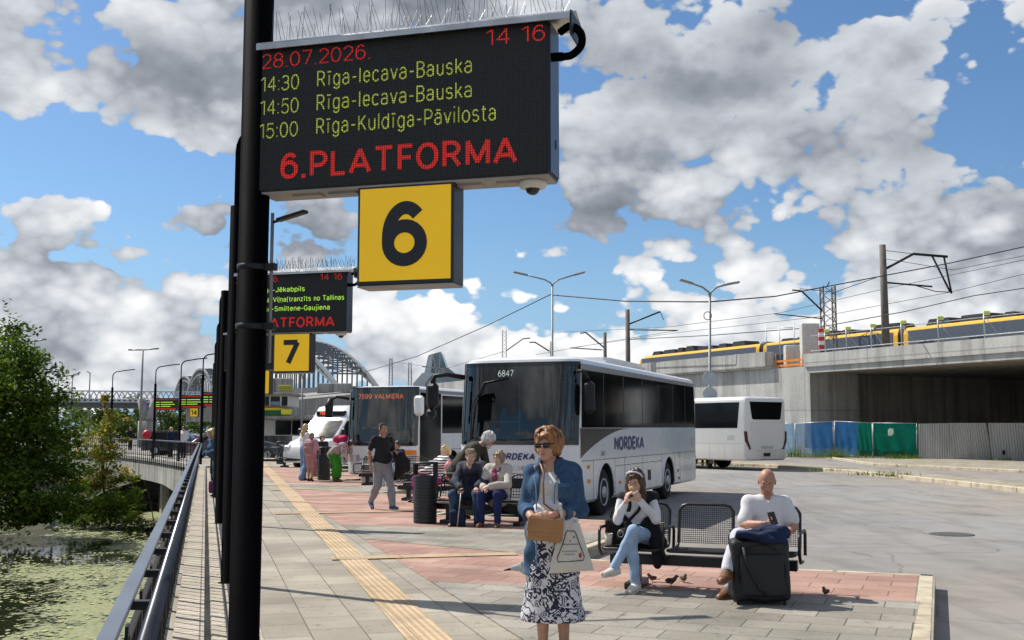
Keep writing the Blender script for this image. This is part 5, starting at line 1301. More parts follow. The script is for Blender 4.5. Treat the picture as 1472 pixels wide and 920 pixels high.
SEDAN = [(0, .28), (-.02, .55), (.12, .72), (1.0, .88), (1.15, .92), (1.85, 1.36), (2.1, 1.43), (3.0, 1.44), (3.6, 1.30), (4.1, .98), (4.38, .92), (4.45, .6), (4.42, .28)]
SUV = [(0, .32), (-.02, .62), (.1, .86), (.9, 1.02), (1.1, 1.06), (1.75, 1.56), (2.0, 1.64), (3.4, 1.66), (4.0, 1.58), (4.35, 1.06), (4.45, .9), (4.45, .32)]
def make_car(label, prof, px, Y, rz, paint):
    sed = prof is SEDAN; zb = .92 if sed else 1.05; zm = max(p[1] for p in prof)
    c = at(px, 640, Y); t, hw = lofted_car('car', label, 'car', prof, 1.76, (c.x, Y, ROAD), rz, (.82, 3.5), paint, .32, 'cars parked beyond the platforms', zb)
    if sed: side_glass(t, hw, [(1.35, .97), (1.98, 1.36), (3.0, 1.37), (3.75, .99)], zb, zm, .16); cross_glass(t, hw, (1.22, .96), (1.85, 1.36), zb, zm, .16, (-.02, .02)); cross_glass(t, hw, (4.08, .99), (3.62, 1.29), zb, zm, .16, (.05, .02), name='rear_window')
    else: side_glass(t, hw, [(1.3, 1.1), (1.9, 1.56), (3.9, 1.52), (4.1, 1.1)], zb, zm, .16); cross_glass(t, hw, (1.14, 1.1), (1.75, 1.56), zb, zm, .16, (-.02, .02)); cross_glass(t, hw, (4.36, 1.08), (4.02, 1.55), zb, zm, .16, (.04, .02), name='rear_window')
    for s in (-1, 1):
        q = MB(); q.box((s * .62, .0, .66 if sed else .78), (.36, .12, .14), bev=.03); q.build('headlight', M_lamp, t)
        q = MB(); q.box((s * .68, 4.42, .78 if sed else .92), (.26, .1, .14), bev=.03); q.build('tail_light', M_red, t)
    return t
make_car('dark red car parked on the road behind the bridge railing', SEDAN, 216, 76, R(-95), mat('car_red', (.16, .012, .015), .25, coat=.6))
make_car('black car parked right of the red one behind the bridge railing', SUV, 303, 74, R(92), mat('car_black', (.012, .014, .02), .22, coat=.6))
make_car('dark blue grey car parked in front of the white kiosk', SUV, 408, 63, R(96), mat('car_slate', (.03, .035, .045), .22, coat=.6))
make_car('maroon car parked left of the dark car in front of the kiosk', SEDAN, 374, 66, R(80), mat('car_maroon', (.10, .012, .022), .25, coat=.6))
VAN = [(0, .35), (-.05, .75), (.05, 1.0), (.5, 1.22), (.95, 1.36), (1.75, 2.12), (1.95, 2.3), (2.3, 2.72), (2.7, 2.80), (6.6, 2.80), (6.75, 2.7), (6.8, .35)]
vl = at(426, 672, 45.6); mv, hw = lofted_car('minibus', 'white high roofed minibus with a small orange display above its windscreen', 'minibus', VAN, 2.0, (vl.x + .2, vl.y, ROAD), BAYROT - R(6), (1.05, 5.2), M_white, .36, None, 1.3, .07)
cross_glass(mv, hw, (.98, 1.38), (1.74, 2.1), 1.3, 2.8, .07, (-.03, .03), M_sideglass, inset=.12)
side_glass(mv, hw, [(1.25, 1.42), (1.85, 2.1), (2.35, 2.12), (2.4, 1.42)], 1.3, 2.8, .07)
side_glass(mv, hw, [(2.6, 1.35), (2.7, 2.15), (6.5, 2.15), (6.5, 1.35)], 1.3, 2.8, .07)
q = MB(); q.box((0, 2.02, 2.44), (1.5, .2, .22), bev=.02); dsp = q.build('destination_display', M_black2, mv)
q = MB(); put_text(q, '7560', -.55, -.1, 2.38, 2.50, 1.91, .02); q.build('display_text', M_ledo, dsp, recalc=False)
for s in (-1, 1):
    q = MB(); q.box((s * .78, .06, .95), (.36, .2, .26), bev=.06); q.build('headlight', M_lamp, mv)
    q = MB(); q.box((s * 1.16, 1.35, 1.62), (.2, .14, .34), bev=.05); q.build('mirror', M_black2, mv)
q = MB(); q.box((0, -.03, .72), (1.1, .1, .24), bev=.03); q.box((0, -.06, .48), (1.7, .1, .12), bev=.03); q.build('grille', M_black2, mv)
# ================================================================== platform posts, displays, lamps
M_board = None
def ledboard():
    t = NT('led_board')
    b = t.brick(t.mapping(rot=(R(90), 0, 0)), (.038, .038, .038), (.046, .046, .045), (.022, .022, .022), .0098, .0098, .0022, 0)
    t.bump(b.outputs['Fac'], .4, .002)
    return t.done(b.outputs['Color'], .62, spec=.25)
M_board = ledboard()
M_case = mat('display_case', (.018, .02, .024), .4, .2, var=.2)
M_cased = mat('display_case_blue', (.035, .045, .075), .3, .4, var=.2)
M_zinc = mat('zinc_sheet', (.50, .51, .52), .35, .75, var=.18, scale=9)
M_under = mat('display_underside', (.36, .32, .30), .6, var=.2)
M_spike = mat('spike_wire', (.20, .20, .21), .35, .7)
def ledtext(name, col, es):
    t = NT(name); b = t.brick(t.mapping(rot=(R(90), 0, 0)), col, tuple(c * .85 for c in col), tuple(c * .3 for c in col), .0098, .0098, .0022, 0)
    t.link(b.outputs['Color'], t.b.inputs['Emission Color']); t.b.inputs['Emission Strength'].default_value = es
    return t.done(b.outputs['Color'], .6, spec=.2)
M_ledr = ledtext('led_red', (.62, .03, .025), .62); M_ledg = ledtext('led_green', (.46, .52, .08), .55)
M_ledg2 = mat('led_bright_green', (.30, .55, .05), .6, emit=.8, var=.05, scale=40)
M_plate = mat('plate_yellow', (.78, .455, .004), .45, var=.06, scale=3, emit=.27); M_num = mat('numeral_black', (.012, .013, .018), .5)  # slight glow added to the plate yellow to brighten its shaded face
M_cam = mat('camera_cream', (.62, .60, .54), .45); M_lens = mat('camera_dome', (.02, .02, .022), .08)

yl = 4.53
BZ1 = at(380.5, 71, yl).z; BZ0 = at(378.6, 277, yl).z
lo, hi = 3.0, 6.0
for _ in range(50):
    m_ = (lo + hi) / 2
    if at(793, 30.4, m_).z - at(793, 252.3, m_).z < BZ1 - BZ0: lo = m_
    else: hi = m_
yr = lo; PL = at(380, 71, yl); PR = at(793, 30.4, yr)
BANG = math.atan2(PR.y - PL.y, PR.x - PL.x); BW = math.hypot(PR.y - PL.y, PR.x - PL.x)
POST1 = Vector((at(360, 460, 4.55).x, 4.57, 0))
POSTR = .064
def numplate(t, txt, bx0):
    s = .42; z1 = BZ0 - .004; z0 = z1 - .415
    q = MB(); q.box((bx0 + s / 2, .03, (z0 + z1) / 2), (s, .13, .415), bev=.004); pl = q.build('number_plate', M_case, t)
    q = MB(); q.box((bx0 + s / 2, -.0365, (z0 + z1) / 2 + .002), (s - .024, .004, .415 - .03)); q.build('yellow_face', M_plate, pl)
    v, f = text_geo(txt, .035); asp = (v[:, 0].max() - v[:, 0].min()) / (v[:, 1].max() - v[:, 1].min())
    h = .27; w_ = min(h * asp * .98, .30)
    q = MB(); put_text(q, txt, bx0 + s / 2 - w_ / 2, bx0 + s / 2 + w_ / 2, (z0 + z1) / 2 - h / 2, (z0 + z1) / 2 + h / 2, -.0405, .035, ref=txt); q.build('numeral', M_num, pl, recalc=False)
    q = MB(); q.box((bx0 + s / 2, .03, z0 - .004), (s - .004, .126, .006)); q.build('plate_underside', M_under, pl)
def display(t, lines, num, spikes=90, lod=0):
    x0 = .035; W_ = BW; H_ = BZ1 - BZ0; zc = (BZ0 + BZ1) / 2; yf = -.04; dp = .165
    q = MB(); q.box((x0 + W_ / 2, yf + dp / 2, zc), (W_, dp, H_), bev=.003); bd = q.build('display_board', M_case, t)
    q = MB(); q.box((x0 + W_ / 2, yf - .002, zc), (W_ - .012, .004, H_ - .012)); q.build('led_panel', M_board, bd)
    q = MB(); q.box((x0 + W_ + .003, yf + dp / 2, zc), (.006, dp - .02, H_ - .02)); q.box((x0 + W_ + .007, yf + .1, BZ0 + .14), (.004, .012, .035)); q.build('side_panel', M_cased, bd)
    q = MB(); q.box((x0 + W_ / 2, yf + dp / 2, BZ0 - .004), (W_ - .01, dp - .01, .008)); 
    for k in (.16, .29, .72, .87): q.box((x0 + W_ * k, yf + dp * .45, BZ0 - .012), (.13, .05, .01))
    q.build('underside', M_under, bd)
    for (txt, fx0, fx1, fy0, fy1, m_, bold) in lines:
        q = MB(); put_text(q, txt, x0 + W_ * fx0, x0 + W_ * fx1, BZ1 - H_ * fy1, BZ1 - H_ * fy0, yf - .0055, bold, ref='1' if txt[0].isdigit() else 'H')
        q.build('display_text', m_, bd, recalc=False)
    q = MB(); P = [(-.075, .02), (.045, .062), (.175, .028), (.175, .022), (.045, .056), (-.075, .012), (-.075, -.012), (-.080, -.012)]
    M = Matrix(((0, 0, 1, x0 - .0), (1, 0, 0, yf + .045), (0, 1, 0, BZ1), (0, 0, 0, 1)))
    q.prism([(-.085, .004), (-.080, .012), (.045, .058), (.165, .020), (.165, .012), (.045, .050), (-.078, .004), (-.078, -.020), (-.085, -.020)], 0, W_ + .095, 0, M); rc = q.build('roof_cover', M_zinc, t)
    q = MB(); q.box((x0 + W_ + .095, yf + .075, BZ1 - .03), (.008, .19, .10)); q.build('roof_end', M_case, rc)
    q = MB(); rr = random.Random(num); n = spikes
    for i in range(n):
        f = i / (n - 1); x = x0 + .05 + (W_ - .0) * f
        if .865 < f < .90: continue
        for sg in (-1, 1):
            y0 = yf + .05 + .045 * sg; h = rr.uniform(.085, .125)
            a = (x, y0, BZ1 + .035); b_ = (x + rr.uniform(-.035, .035), y0 + sg * .035 + rr.uniform(-.01, .01), BZ1 + .035 + h)
            q.tube([a, b_], .0011 if not lod else .0022, 3, caps=False)
    q.build('bird_spikes', M_spike, rc)
    xr = x0 + W_
    q = MB(); q.tube(spl([(xr + .03, yf + .08, BZ1 - .03), (xr + .08, yf + .05, BZ1 - .02), (xr + .125, yf + .03, BZ1 - .06), (xr + .128, yf + .03, BZ1 - .11), (xr + .09, yf + .035, BZ1 - .145), (xr + .05, yf + .035, BZ1 - .15), (xr + .0, yf + .035, BZ1 - .148)], 5), .016, 10); q.tube([(xr + .05, yf + .035, BZ1 - .149), (xr, yf + .035, BZ1 - .148)], .019, 8); q.build('conduit', M_black, t)
    cz = BZ0 - .008; cx_ = xr - .09
    q = MB(); q.lathe([(.058, 0), (.060, -.012), (.052, -.026), (.034, -.03)], 20, Matrix.Translation((cx_, yf + .09, cz))); cmr = q.build('dome_camera', M_cam, t)
    q = MB(); q.ball((cx_, yf + .09, cz - .028), (.030, .030, .028), 14); q.build('dome', M_lens, cmr)
def lamppost(name, label, loc, rz, arm=True, group='black platform posts', top=4.0, tip=5.02):
    t = thing(name, label, 'platform post', tuple(loc), rz, group)
    q = MB(); q.lathe([(POSTR + .03, 0), (POSTR + .03, .012), (POSTR, .014), (POSTR, top - .01), (POSTR * .6, top)], 20); q.build('post', M_black, t)
    if arm:
        ax = Vector((math.cos(-rz + R(16)), math.sin(-rz + R(16)), 0))
        pts = [Vector((0, 0, top - .02)), Vector((0, 0, tip - .42))]
        for k in range(1, 8):
            a = math.pi / 2 * k / 7; pts.append(ax * (.28 * (1 - math.cos(a))) + Vector((0, 0, tip - .42 + .30 * math.sin(a))))
        pts.append(ax * .75 + Vector((0, 0, tip - .03)))
        q = MB(); q.tube(pts, .028, 10); am = q.build('lamp_arm', M_black, t)
        q = MB(); q.bar(ax * .7 + Vector((0, 0, tip - .035)), ax * 1.2 + Vector((0, 0, tip + .02)), .16, .05, bev=.015); q.build('lamp_head', M_black2, am)
    return t
L6 = [('28.07.2026.', .008, .40, .045, .15, M_ledr, -.012), ('14 16', .797, .99, .035, .143, M_ledr, -.012),
      ('14:30', .006, .147, .205, .312, M_ledg, -.010), ('Rīga-Iecava-Bauska', .213, .75, .20, .31, M_ledg, -.008),
      ('14:50', .006, .147, .368, .475, M_ledg, -.010), ('Rīga-Iecava-Bauska', .213, .75, .362, .473, M_ledg, -.008),
      ('15:00', .004, .146, .53, .637, M_ledg, -.010), ('Rīga-Kuldīga-Pāvilosta', .213, .83, .525, .636, M_ledg, -.008),
      ('6.PLATFORMA', .085, .90, .745, .925, M_ledr, .014)]
L7 = [('28.07.2026.', .008, .40, .045, .15, M_ledr, -.005), ('14 16', .77, .965, .045, .15, M_ledr, -.005),
      ('Rīga-Jēkabpils', .215, .635, .235, .32, M_ledg2, .0), ('Rīga-Viļņa(tranzīts no Tallinas', .215, .985, .40, .485, M_ledg2, .0),
      ('Rīga-Smiltene-Gaujiena', .215, .86, .555, .64, M_ledg2, .0), ('7.PLATFORMA', .085, .905, .745, .92, M_ledr, .018)]
PTS = [POST1] + [edge(y, 0) + Vector((.09, 0, 0)) for y in (11.45, 18.6, 25.5, 32.4, 39.3)]
s6 = lamppost('platform_sign', 'nearest platform post carrying the big display board and the yellow 6 plate', PTS[0], BANG, True, 'platform display posts')
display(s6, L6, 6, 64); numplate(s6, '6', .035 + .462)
for z in (at(360, 385, 4.57).z, at(360, 470, 4.57).z):
    q = MB(); q.lathe([(POSTR + .001, -.012), (POSTR + .003, -.011), (POSTR + .003, .011), (POSTR + .001, .012)], 20, Matrix.Translation((0, 0, z))); q.box((POSTR + .02, 0, z), (.05, .03, .03)); q.build('collar', M_black2, s6)
q = MB(); zt = at(388, 308, 4.57).z; q.tube([(.088, -.0, at(388, 522, 4.57).z), (.088, 0, zt)], .0075, 8); sp_ = q.build('side_pole', M_gpole, s6)
q = MB(); q.tube([(.088, 0, zt - .04), (.13, -.01, zt - .035)], .006, 6); q.bar((.12, -.012, zt - .035), (.27, -.05, zt - .012), .035, .014, bev=.004); q.build('antenna', M_black2, sp_)
s7 = lamppost('platform_sign', 'second platform post with display board and the yellow 7 plate', PTS[1], BANG, True, 'platform display posts')
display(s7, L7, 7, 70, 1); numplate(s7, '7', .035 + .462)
s8 = lamppost('platform_sign', 'third platform post with the yellow 8 plate mostly behind the 7 plate', PTS[2], BANG, False, 'platform display posts')
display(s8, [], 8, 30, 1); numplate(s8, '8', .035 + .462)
for i, lb in ((3, 'fourth black lamp post in the row along the canal railing'), (4, 'fifth black lamp post in the row along the canal railing'), (5, 'sixth black lamp post in the row along the canal railing')):
    lamppost('platform_post', lb, PTS[i], BANG)
far = [(290, 47.7, '13', 'curved arm lamp post with a display, just left of the nearest black posts'), (258.5, 52, '14', 'curved arm lamp post on the bridge with display and yellow 14 plate'),
       (222, 57, None, 'curved arm lamp post with a display in front of the forked pier'), (160, 62, None, 'curved arm lamp post standing behind the yellowing sapling'), (82, 68, None, 'curved arm lamp post rising out of the big bank tree')]
for px, Y, num, lb in far:
    b = gnd(px, 640); x = at(px, 600, Y).x
    t = lamppost('bridge_lamp_post', lb, (x, Y, 0), BANG, True, 'lamp posts on the canal bridge')
    if px > 200:
        x0 = .07
        q = MB(); q.box((x0 + BW / 2, .04, (BZ0 + BZ1) / 2), (BW, .165, BZ1 - BZ0), bev=.004); bd = q.build('display_board', M_case, t)
        for k, (z, h, m_, f0, f1) in enumerate(((.86, .07, M_ledr, .02, .97), (.64, .055, M_ledg2, .02, .20), (.64, .055, M_ledg2, .25, .8), (.46, .055, M_ledg2, .02, .2), (.46, .055, M_ledg2, .25, .9), (.30, .055, M_ledg2, .02, .2), (.30, .055, M_ledg2, .25, .7), (.1, .12, M_ledr, .05, .95))):
            q = MB(); q.box((x0 + BW * (f0 + f1) / 2, -.045, BZ0 + (BZ1 - BZ0) * z), (BW * (f1 - f0), .006, (BZ1 - BZ0) * h)); q.build('display_line', m_, bd)
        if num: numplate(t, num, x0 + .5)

# ================================================================== litter bins
M_bin = mat('bin_charcoal', (.028, .031, .034), .42, .3, var=.2)
def bin_(px, py, label):
    p = gnd(px, py); t = thing('litter_bin', label, 'litter bin', tuple(p), R(-20), 'charcoal litter bins'); q = MB(); prof = [(.0, 0), (.185, 0), (.2, .02)]
    for k in range(14): z = .04 + k * .055; prof += [(.2, z), (.2, z + .045), (.196, z + .05)]
    prof += [(.2, .82), (.185, .82), (.185, .7), (0, .7)]; q.lathe(prof, 28); q.build('drum', M_bin, t)
    q = MB(); q.lathe([(0, 1.0), (.215, 1.0), (.222, 1.012), (.222, 1.03), (.2, 1.045), (0, 1.045)], 28); q.build('lid', M_bin, t)
    for a in (0, 1):
        q = MB(); sx = -1 if a else 1
        q.prism([(sx * .2, -.08), (sx * .2, .08), (sx * .175, .08), (sx * .175, -.08)], .80, 1.01); q.build('lid_support', M_bin, t)
    return t
bin_(611, 752, 'nearest charcoal litter bin with ribbed drum and flat lid'); bin_(465.5, 690, 'charcoal litter bin in front of the minibus, beside the woman in green trousers'); bin_(403.5, 667, 'farthest charcoal litter bin in front of the parked cars')

# ================================================================== benches
M_bench = mat('bench_black', (.016, .016, .018), .38, .2, var=.2)
def bench(loc, rz, label, fine=True, n=3):
    t = thing('bench', label, 'bench', tuple(loc), rz, 'black wire mesh benches'); pw = .66; half = n * pw / 2
    q = MB(); q.box((0, 0, .28), (n * pw - .1, .10, .10), bev=.006); q.build('beam', M_bench, t)
    for s in (-1, 1):
        q = MB(); q.box((s * (half - .32), 0, .15), (.09, .09, .26), bev=.005); q.box((s * (half - .32), -.0, .035), (.13, .50, .07), bev=.008); q.build('foot', M_bench, t)
    for i in range(n):
        x = -half + pw * (i + .5); hw = pw / 2 - .05
        # frame hoop: seat front edge to back top
        fr_ = []
        def path(s): return [Vector((x + s * hw, -.27, .405)), Vector((x + s * hw, -.02, .395)), Vector((x + s * hw, .17, .40)), Vector((x + s * hw, .22, .45)), Vector((x + s * hw, .285, .76)), Vector((x + s * (hw - .035), .295, .81)), Vector((x + s * (hw - .09), .30, .825))]
        pa = path(-1); pb = path(1)[::-1]
        q = MB(); q.tube(pa + pb + [Vector((x + hw - .02, -.285, .40)), Vector((x - hw + .02, -.285, .40))], .016, 8, closed=True); sf = q.build('seat_frame', M_bench, t)
        st = .021 if fine else .05; wr = .0026 if fine else .006
        q = MB(); k = int(2 * hw / st)
        for j in range(1, k):
            xx = x - hw + 2 * hw * j / k
            q.tube([(xx, -.28, .40), (xx, -.02, .392), (xx, .17, .40)], wr * 1.6, 4, caps=False, sm=False); 
        for j in range(1, int(.45 / st)):
            yy = -.28 + .45 * j / int(.45 / st); q.tube([(x - hw, yy, .395), (x + hw, yy, .395)], wr * 1.6, 4, caps=False, sm=False)
        q.build('seat_mesh', M_bench, t)
        q = MB()
        for j in range(1, k):
            xx = x - hw + 2 * hw * j / k; top = .82 if abs(xx - x) < hw - .07 else .80
            q.tube([(xx, .215, .44), (xx, .292, top)], wr, 4, caps=False, sm=False)
        for j in range(0, int(.38 / st)):
            f = j / int(.38 / st); q.tube([(x - hw, .215 + .077 * f, .44 + .37 * f), (x + hw, .215 + .077 * f, .44 + .37 * f)], wr, 4, caps=False, sm=False)
        q.build('back_mesh', M_bench, t)
    for i in range(n + 1):
        x = -half + pw * i
        q = MB(); q.tube([(x, .2, .36), (x, .23, .56), (x, .19, .605), (x, -.2, .605), (x, -.245, .57), (x, -.25, .40), (x, -.18, .33), (x, .0, .32)], .016, 8); q.build('armrest', M_bench, t)
    return t
BEN = [Vector((1.90, 11.0, 0)), Vector((-.46, 18.55, 0)), Vector((-1.72, 24.5, 0)), Vector((-3.55, 31.2, 0)), Vector((-5.6, 37.6, 0)), Vector((-10.3, 46.5, 0))]
BLB = ['black wire mesh bench nearest to us, with the eating woman and the man in white', 'black wire mesh bench under the elderly couple', 'black wire mesh bench under the woman in stripes', 'black wire mesh bench behind the walking man', 'black wire mesh bench beside the woman in green trousers', 'black wire mesh bench farthest away, by the last litter bin']
for i, (p, lb) in enumerate(zip(BEN, BLB)): bench(p, BAYROT, lb, i == 0)

dg_ = gnd(1368, 768, ROAD + .004); dt = thing('drain_cover', 'dark round drain cover sunk in the asphalt at the right', 'drain cover', tuple(dg_))
q = MB(); q.lathe([(.36, -.01), (.36, .004), (.33, .006)], 28); q.build('rim', M_seam, dt)
q = MB(); q.lathe([(.325, .0), (.325, .003), (0, .003)], 28); q.build('lid', mat('cast_iron', (.05, .048, .045), .7, .3, var=.4, scale=20), dt)
# ================================================================== overpass and far left
M_lat = mat('lattice_white', (.55, .57, .60), .5, .2); M_deckd = mat('overpass_girder', (.10, .105, .115), .7, var=.2)
def polyline_beam(mb, P, w, h, mi=0):
    for a, b in zip(P[:-1], P[1:]): mb.bar(a, b, w, h, mi)
ov = thing('overpass', 'dark road overpass with white lattice parapet crossing behind the canal trees', 'overpass', tuple(at(200, 640, 120)))
oo = ov.location.copy()
A = at(60, 577, 118); B = at(330, 583, 126)
q = MB(); q.bar(A - oo + Vector((0, 0, -.1)), B - oo + Vector((0, 0, -.1)), 6, .9); q.build('deck', M_deckd, ov)
A2 = at(60, 561.5, 115); B2 = at(330, 564, 123)
q = MB(); q.bar(A2 - oo, B2 - oo, .16, .14); lo_ = Vector((0, 0, -1.15)); q.bar(A2 - oo + lo_, B2 - oo + lo_, .16, .14)
n = 34
for i in range(n):
    a = A2.lerp(B2, i / n) - oo; b_ = A2.lerp(B2, (i + 1) / n) - oo
    q.bar(a + lo_, b_, .12, .12); q.bar(a, b_ + lo_, .12, .12)
q.build('parapet_lattice', M_lat, ov)
yp = thing('forked_pier', 'grey concrete pier forking into a Y under the overpass', 'bridge pier', tuple(at(212, 634, 112))); yo = yp.location.copy()
q = MB(); b0 = Vector((0, 0, -.4)); 
q.tube([b0, at(212.5, 605, 112) - yo], [1.0, .95], 10); c_ = at(212.5, 606, 112) - yo
q.tube([c_, at(208, 594, 112) - yo, at(203, 574, 112) - yo], [.8, .5, .42], 8); q.tube([c_, at(218, 594, 112) - yo, at(223, 574, 112) - yo], [.8, .5, .42], 8); q.build('pier', M_conc2, yp)
rs = thing('red_buoy', 'round red ball shaped marker hanging at the bridge railing', 'marker', tuple(at(211, 625, 66)))
q = MB(); q.ball((0, 0, 0), (.27, .27, .30), 18); q.build('ball', mat('buoy_red', (.50, .015, .02), .45), rs)
q = MB(); q.tube([(0, 0, -.95), (0, 0, 0)], .05, 6); q.build('stem', M_black2, rs)
def small_lamp(px, ytop, Y, label, tips, r=.07, zb=-.1, grp='distant street lamps'):
    b = at(px, ytop, Y); t = thing('street_lamp', label, 'street lamp', (b.x, Y, zb), 0, grp); h = b.z - zb
    q = MB(); q.tube([(0, 0, 0), (0, 0, h)], [r * 1.3, r * .8], 8); q.build('pole', M_gpole, t)
    for pts in tips:
        P = [at(a, c, Y) - t.location for a, c in pts]; q = MB(); q.tube([Vector((0, 0, h))] + P, r * .7, 6); am = q.build('arm', M_gpole, t)
        q = MB(); q.bar(P[-1].lerp(Vector((0, 0, h)), .25), P[-1], .3, .12); q.build('lamp_head', M_gpole, am)
small_lamp(205.5, 503, 100, 'tall T shaped double lamp in front of the overpass', [[(185, 503)], [(228, 501)]], .1)
small_lamp(49.5, 491, 95, 'T shaped double lamp above the big bank tree', [[(35, 491)], [(66, 487.5)]], .1)
small_lamp(104, 545, 140, 'small single arm lamp above the left end of the overpass', [[(106, 538), (115, 535)]], .1)
small_lamp(129.5, 536, 150, 'thin straight lamp behind the yellowing sapling', [[(125, 534)]], .1)
small_lamp(435, 545, 70, 'black curved arm lamp in front of the big truss bridge', [[(434, 535), (428, 524), (418, 521)]], .06)
# trees beyond
rr = random.Random(21)
FT = [(150, 600, 10), (178, 598, 9), (205, 606, 8), (235, 603, 9), (262, 607, 8), (288, 610, 7), (318, 607, 9), (110, 600, 9), (60, 598, 10)]
lbs = ['far leafy tree left of the forked pier, behind the sapling', 'far leafy tree between the sapling and the forked pier', 'far leafy tree directly behind the forked pier', 'far leafy tree right of the forked pier', 'far leafy tree behind the yellow 14 plate', 'far leafy tree just left of the black platform posts', 'far leafy tree hidden behind the black platform posts', 'far leafy tree behind the right side of the big bank tree', 'far leafy tree behind the middle of the big bank tree']
for k, ((px, py, s), lb) in enumerate(zip(FT, lbs)):
    Y = 150 + rr.uniform(-8, 14); c = at(px, py, Y); base = Vector((c.x, Y, 0))
    tree('far_tree', lb, base, [((c.x + rr.uniform(-1.5, 1.5), Y + rr.uniform(-1, 1), rr.uniform(2.0, 4.6)), (1.9, 1.6, 1.7)) for _ in range(5)], 900, .28, LF, 40 + k, r0=.2, group='trees beyond the overpass')
for k, (px, w_) in enumerate(((168, 1.6), (192, 1.3), (238, 1.5), (275, 1.2), (140, 1.5))):
    Y = 118 + k; c = at(px, 626, Y)
    tree('far_bush', ['bright green bush left of the T shaped lamp', 'bright green bush just left of the forked pier', 'bright green bush behind the dark red car', 'bright green bush behind the black car', 'bright green bush behind the sapling foliage'][k], (c.x, Y, -.1), [((c.x + dx, Y, 1.0), (1.3, 1, 1.0)) for dx in (-1.3, 0, 1.3)], 600, .2, [LF[1], LG[1]], 60 + k, r0=.06, cat='bush', group='bushes beyond the road')
# a wooded horizon that reads as one mass
fo = MB(); rg = random.Random(31)
for _ in range(9000):
    a = rg.uniform(-1.0, .9); rr_ = rg.uniform(330, 420); x, y = math.sin(a) * rr_ * 1.4, math.cos(a) * rr_
    h = 7 + 3 * math.sin(a * 37) + 2 * math.sin(a * 91 + 1); z = rg.random() ** .7 * h; s = rg.uniform(.6, 1.5)
    n1 = Vector((rg.gauss(0, 1), rg.gauss(0, 1), rg.gauss(0, .7))).normalized(); n2 = n1.cross(Vector((rg.gauss(0, 1), rg.gauss(0, 1), 1))).normalized()
    p = Vector((x, y, z)); fo.add([p - n1 * s, p - n2 * s * .7, p + n1 * s, p + n2 * s * .7], [(0, 1, 2, 3)], rg.randrange(2))
o = fo.build('distant_woods', [LF[0], LG[2]], recalc=False); struct(o, 'stuff'); tag(o, 'low band of distant trees along the horizon', 'woods')

# ================================================================== steel arch rail bridge
M_truss = mat('truss_paint', (.33, .345, .35), .55, .1, var=.15); M_trussd = mat('truss_grey', (.16, .17, .18), .6, .1, var=.2)
def arch_bridge(label, A, B, rise, off, zd, n=15, k=1.0):
    t = thing('arch_truss_bridge', label, 'bridge', (A.x, A.y, 0), 0, 'steel arch spans of the railway bridge'); o = t.location.copy()
    def P(f, s, h): p = A.lerp(B, f) + off * s - o; return Vector((p.x, p.y, zd + h))
    def ht(f): return rise * (1 - abs(2 * f - 1) ** 2.2)
    def ht2(f): return max(0, ht(f) - rise * .19 * (1 - abs(2 * f - 1) ** 3) - .4)
    for s in (0, 1):
        q = MB(); fs = [i / (n * 2) for i in range(n * 2 + 1)]
        for a, b in zip(fs[:-1], fs[1:]): q.bar(P(a, s, ht(a)), P(b, s, ht(b)), .9 * k, .8 * k); q.bar(P(a, s, ht2(a)), P(b, s, ht2(b)), .6 * k, .55 * k)
        q.build('arch_rib', M_truss, t)
        q = MB()
        for i in range(1, n * 2):
            f = i / (n * 2); q.bar(P(f, s, 0), P(f, s, ht2(f)), .38 * k, .38 * k, up=Vector((0, 1, 0)))
            g = (i + 1) / (n * 2); q.bar(P(f, s, ht2(f)), P(g, s, ht(g)), .32 * k, .32 * k); q.bar(P(f, s, ht(f)), P(f, s, ht2(f)), .32 * k, .32 * k, up=Vector((0, 1, 0)))
        q.build('hangers', M_trussd, t)
    q = MB()
    for i in range(2, n * 2 - 1):
        f = i / (n * 2); g = (i + 1) / (n * 2); q.bar(P(f, 0, ht(f)), P(f, 1, ht(f)), .45 * k, .4 * k); q.bar(P(f, 0, ht(f)), P(g, 1, ht(g)), .3 * k, .3 * k); q.bar(P(f, 1, ht(f)), P(g, 0, ht(g)), .3 * k, .3 * k)
    q.build('cross_bracing', M_trussd, t)
    q = MB(); q.bar(P(-.02, .5, -.6), P(1.02, .5, -.6), off.length * 1.1, 1.6); q.build('deck', M_trussd, t)
    return t
ab = arch_bridge('large grey steel arch bridge rising behind the second display board', Vector((at(543, 550, 295).x, 295, 0)), Vector((at(392, 556, 340).x - 12, 352, 0)), 14.5, Vector((-10.5, -2.5, 0)), at(543, 557, 295).z)
arch_bridge('small distant steel arch span close left of the black posts', Vector((at(322, 560, 620).x, 620, 0)), Vector((at(283, 560, 650).x, 650, 0)), 15, Vector((-6, 0, 0)), at(300, 566, 620).z, 8, 1.3)
arch_bridge('smallest distant steel arch span above the far lamp displays', Vector((at(292, 560, 800).x, 800, 0)), Vector((at(264, 560, 830).x, 830, 0)), 14, Vector((-7, 0, 0)), at(280, 567, 800).z, 8, 1.5)
rv = thing('rail_approach', 'long grey concrete approach deck below the steel arch bridge', 'viaduct', tuple(at(470, 600, 150))); ro_ = rv.location.copy()
q = MB(); q.bar(at(330, 592, 110) - ro_, at(560, 566, 210) - ro_, 9, 2.0); q.build('deck', M_conc2, rv)
q = MB(); q.bar(at(330, 587, 105) - ro_, at(560, 559.5, 205) - ro_, .5, .9); q.build('parapet', M_conc, rv)
for f in (.15, .5, .85):
    p = at(330, 592, 110).lerp(at(560, 566, 210), f) - ro_; q = MB(); q.box((p.x, p.y, (p.z - ro_.z) / 2 - .6), (5, 1.6, 12), bev=.1); q.build('pier', M_conc2, rv)

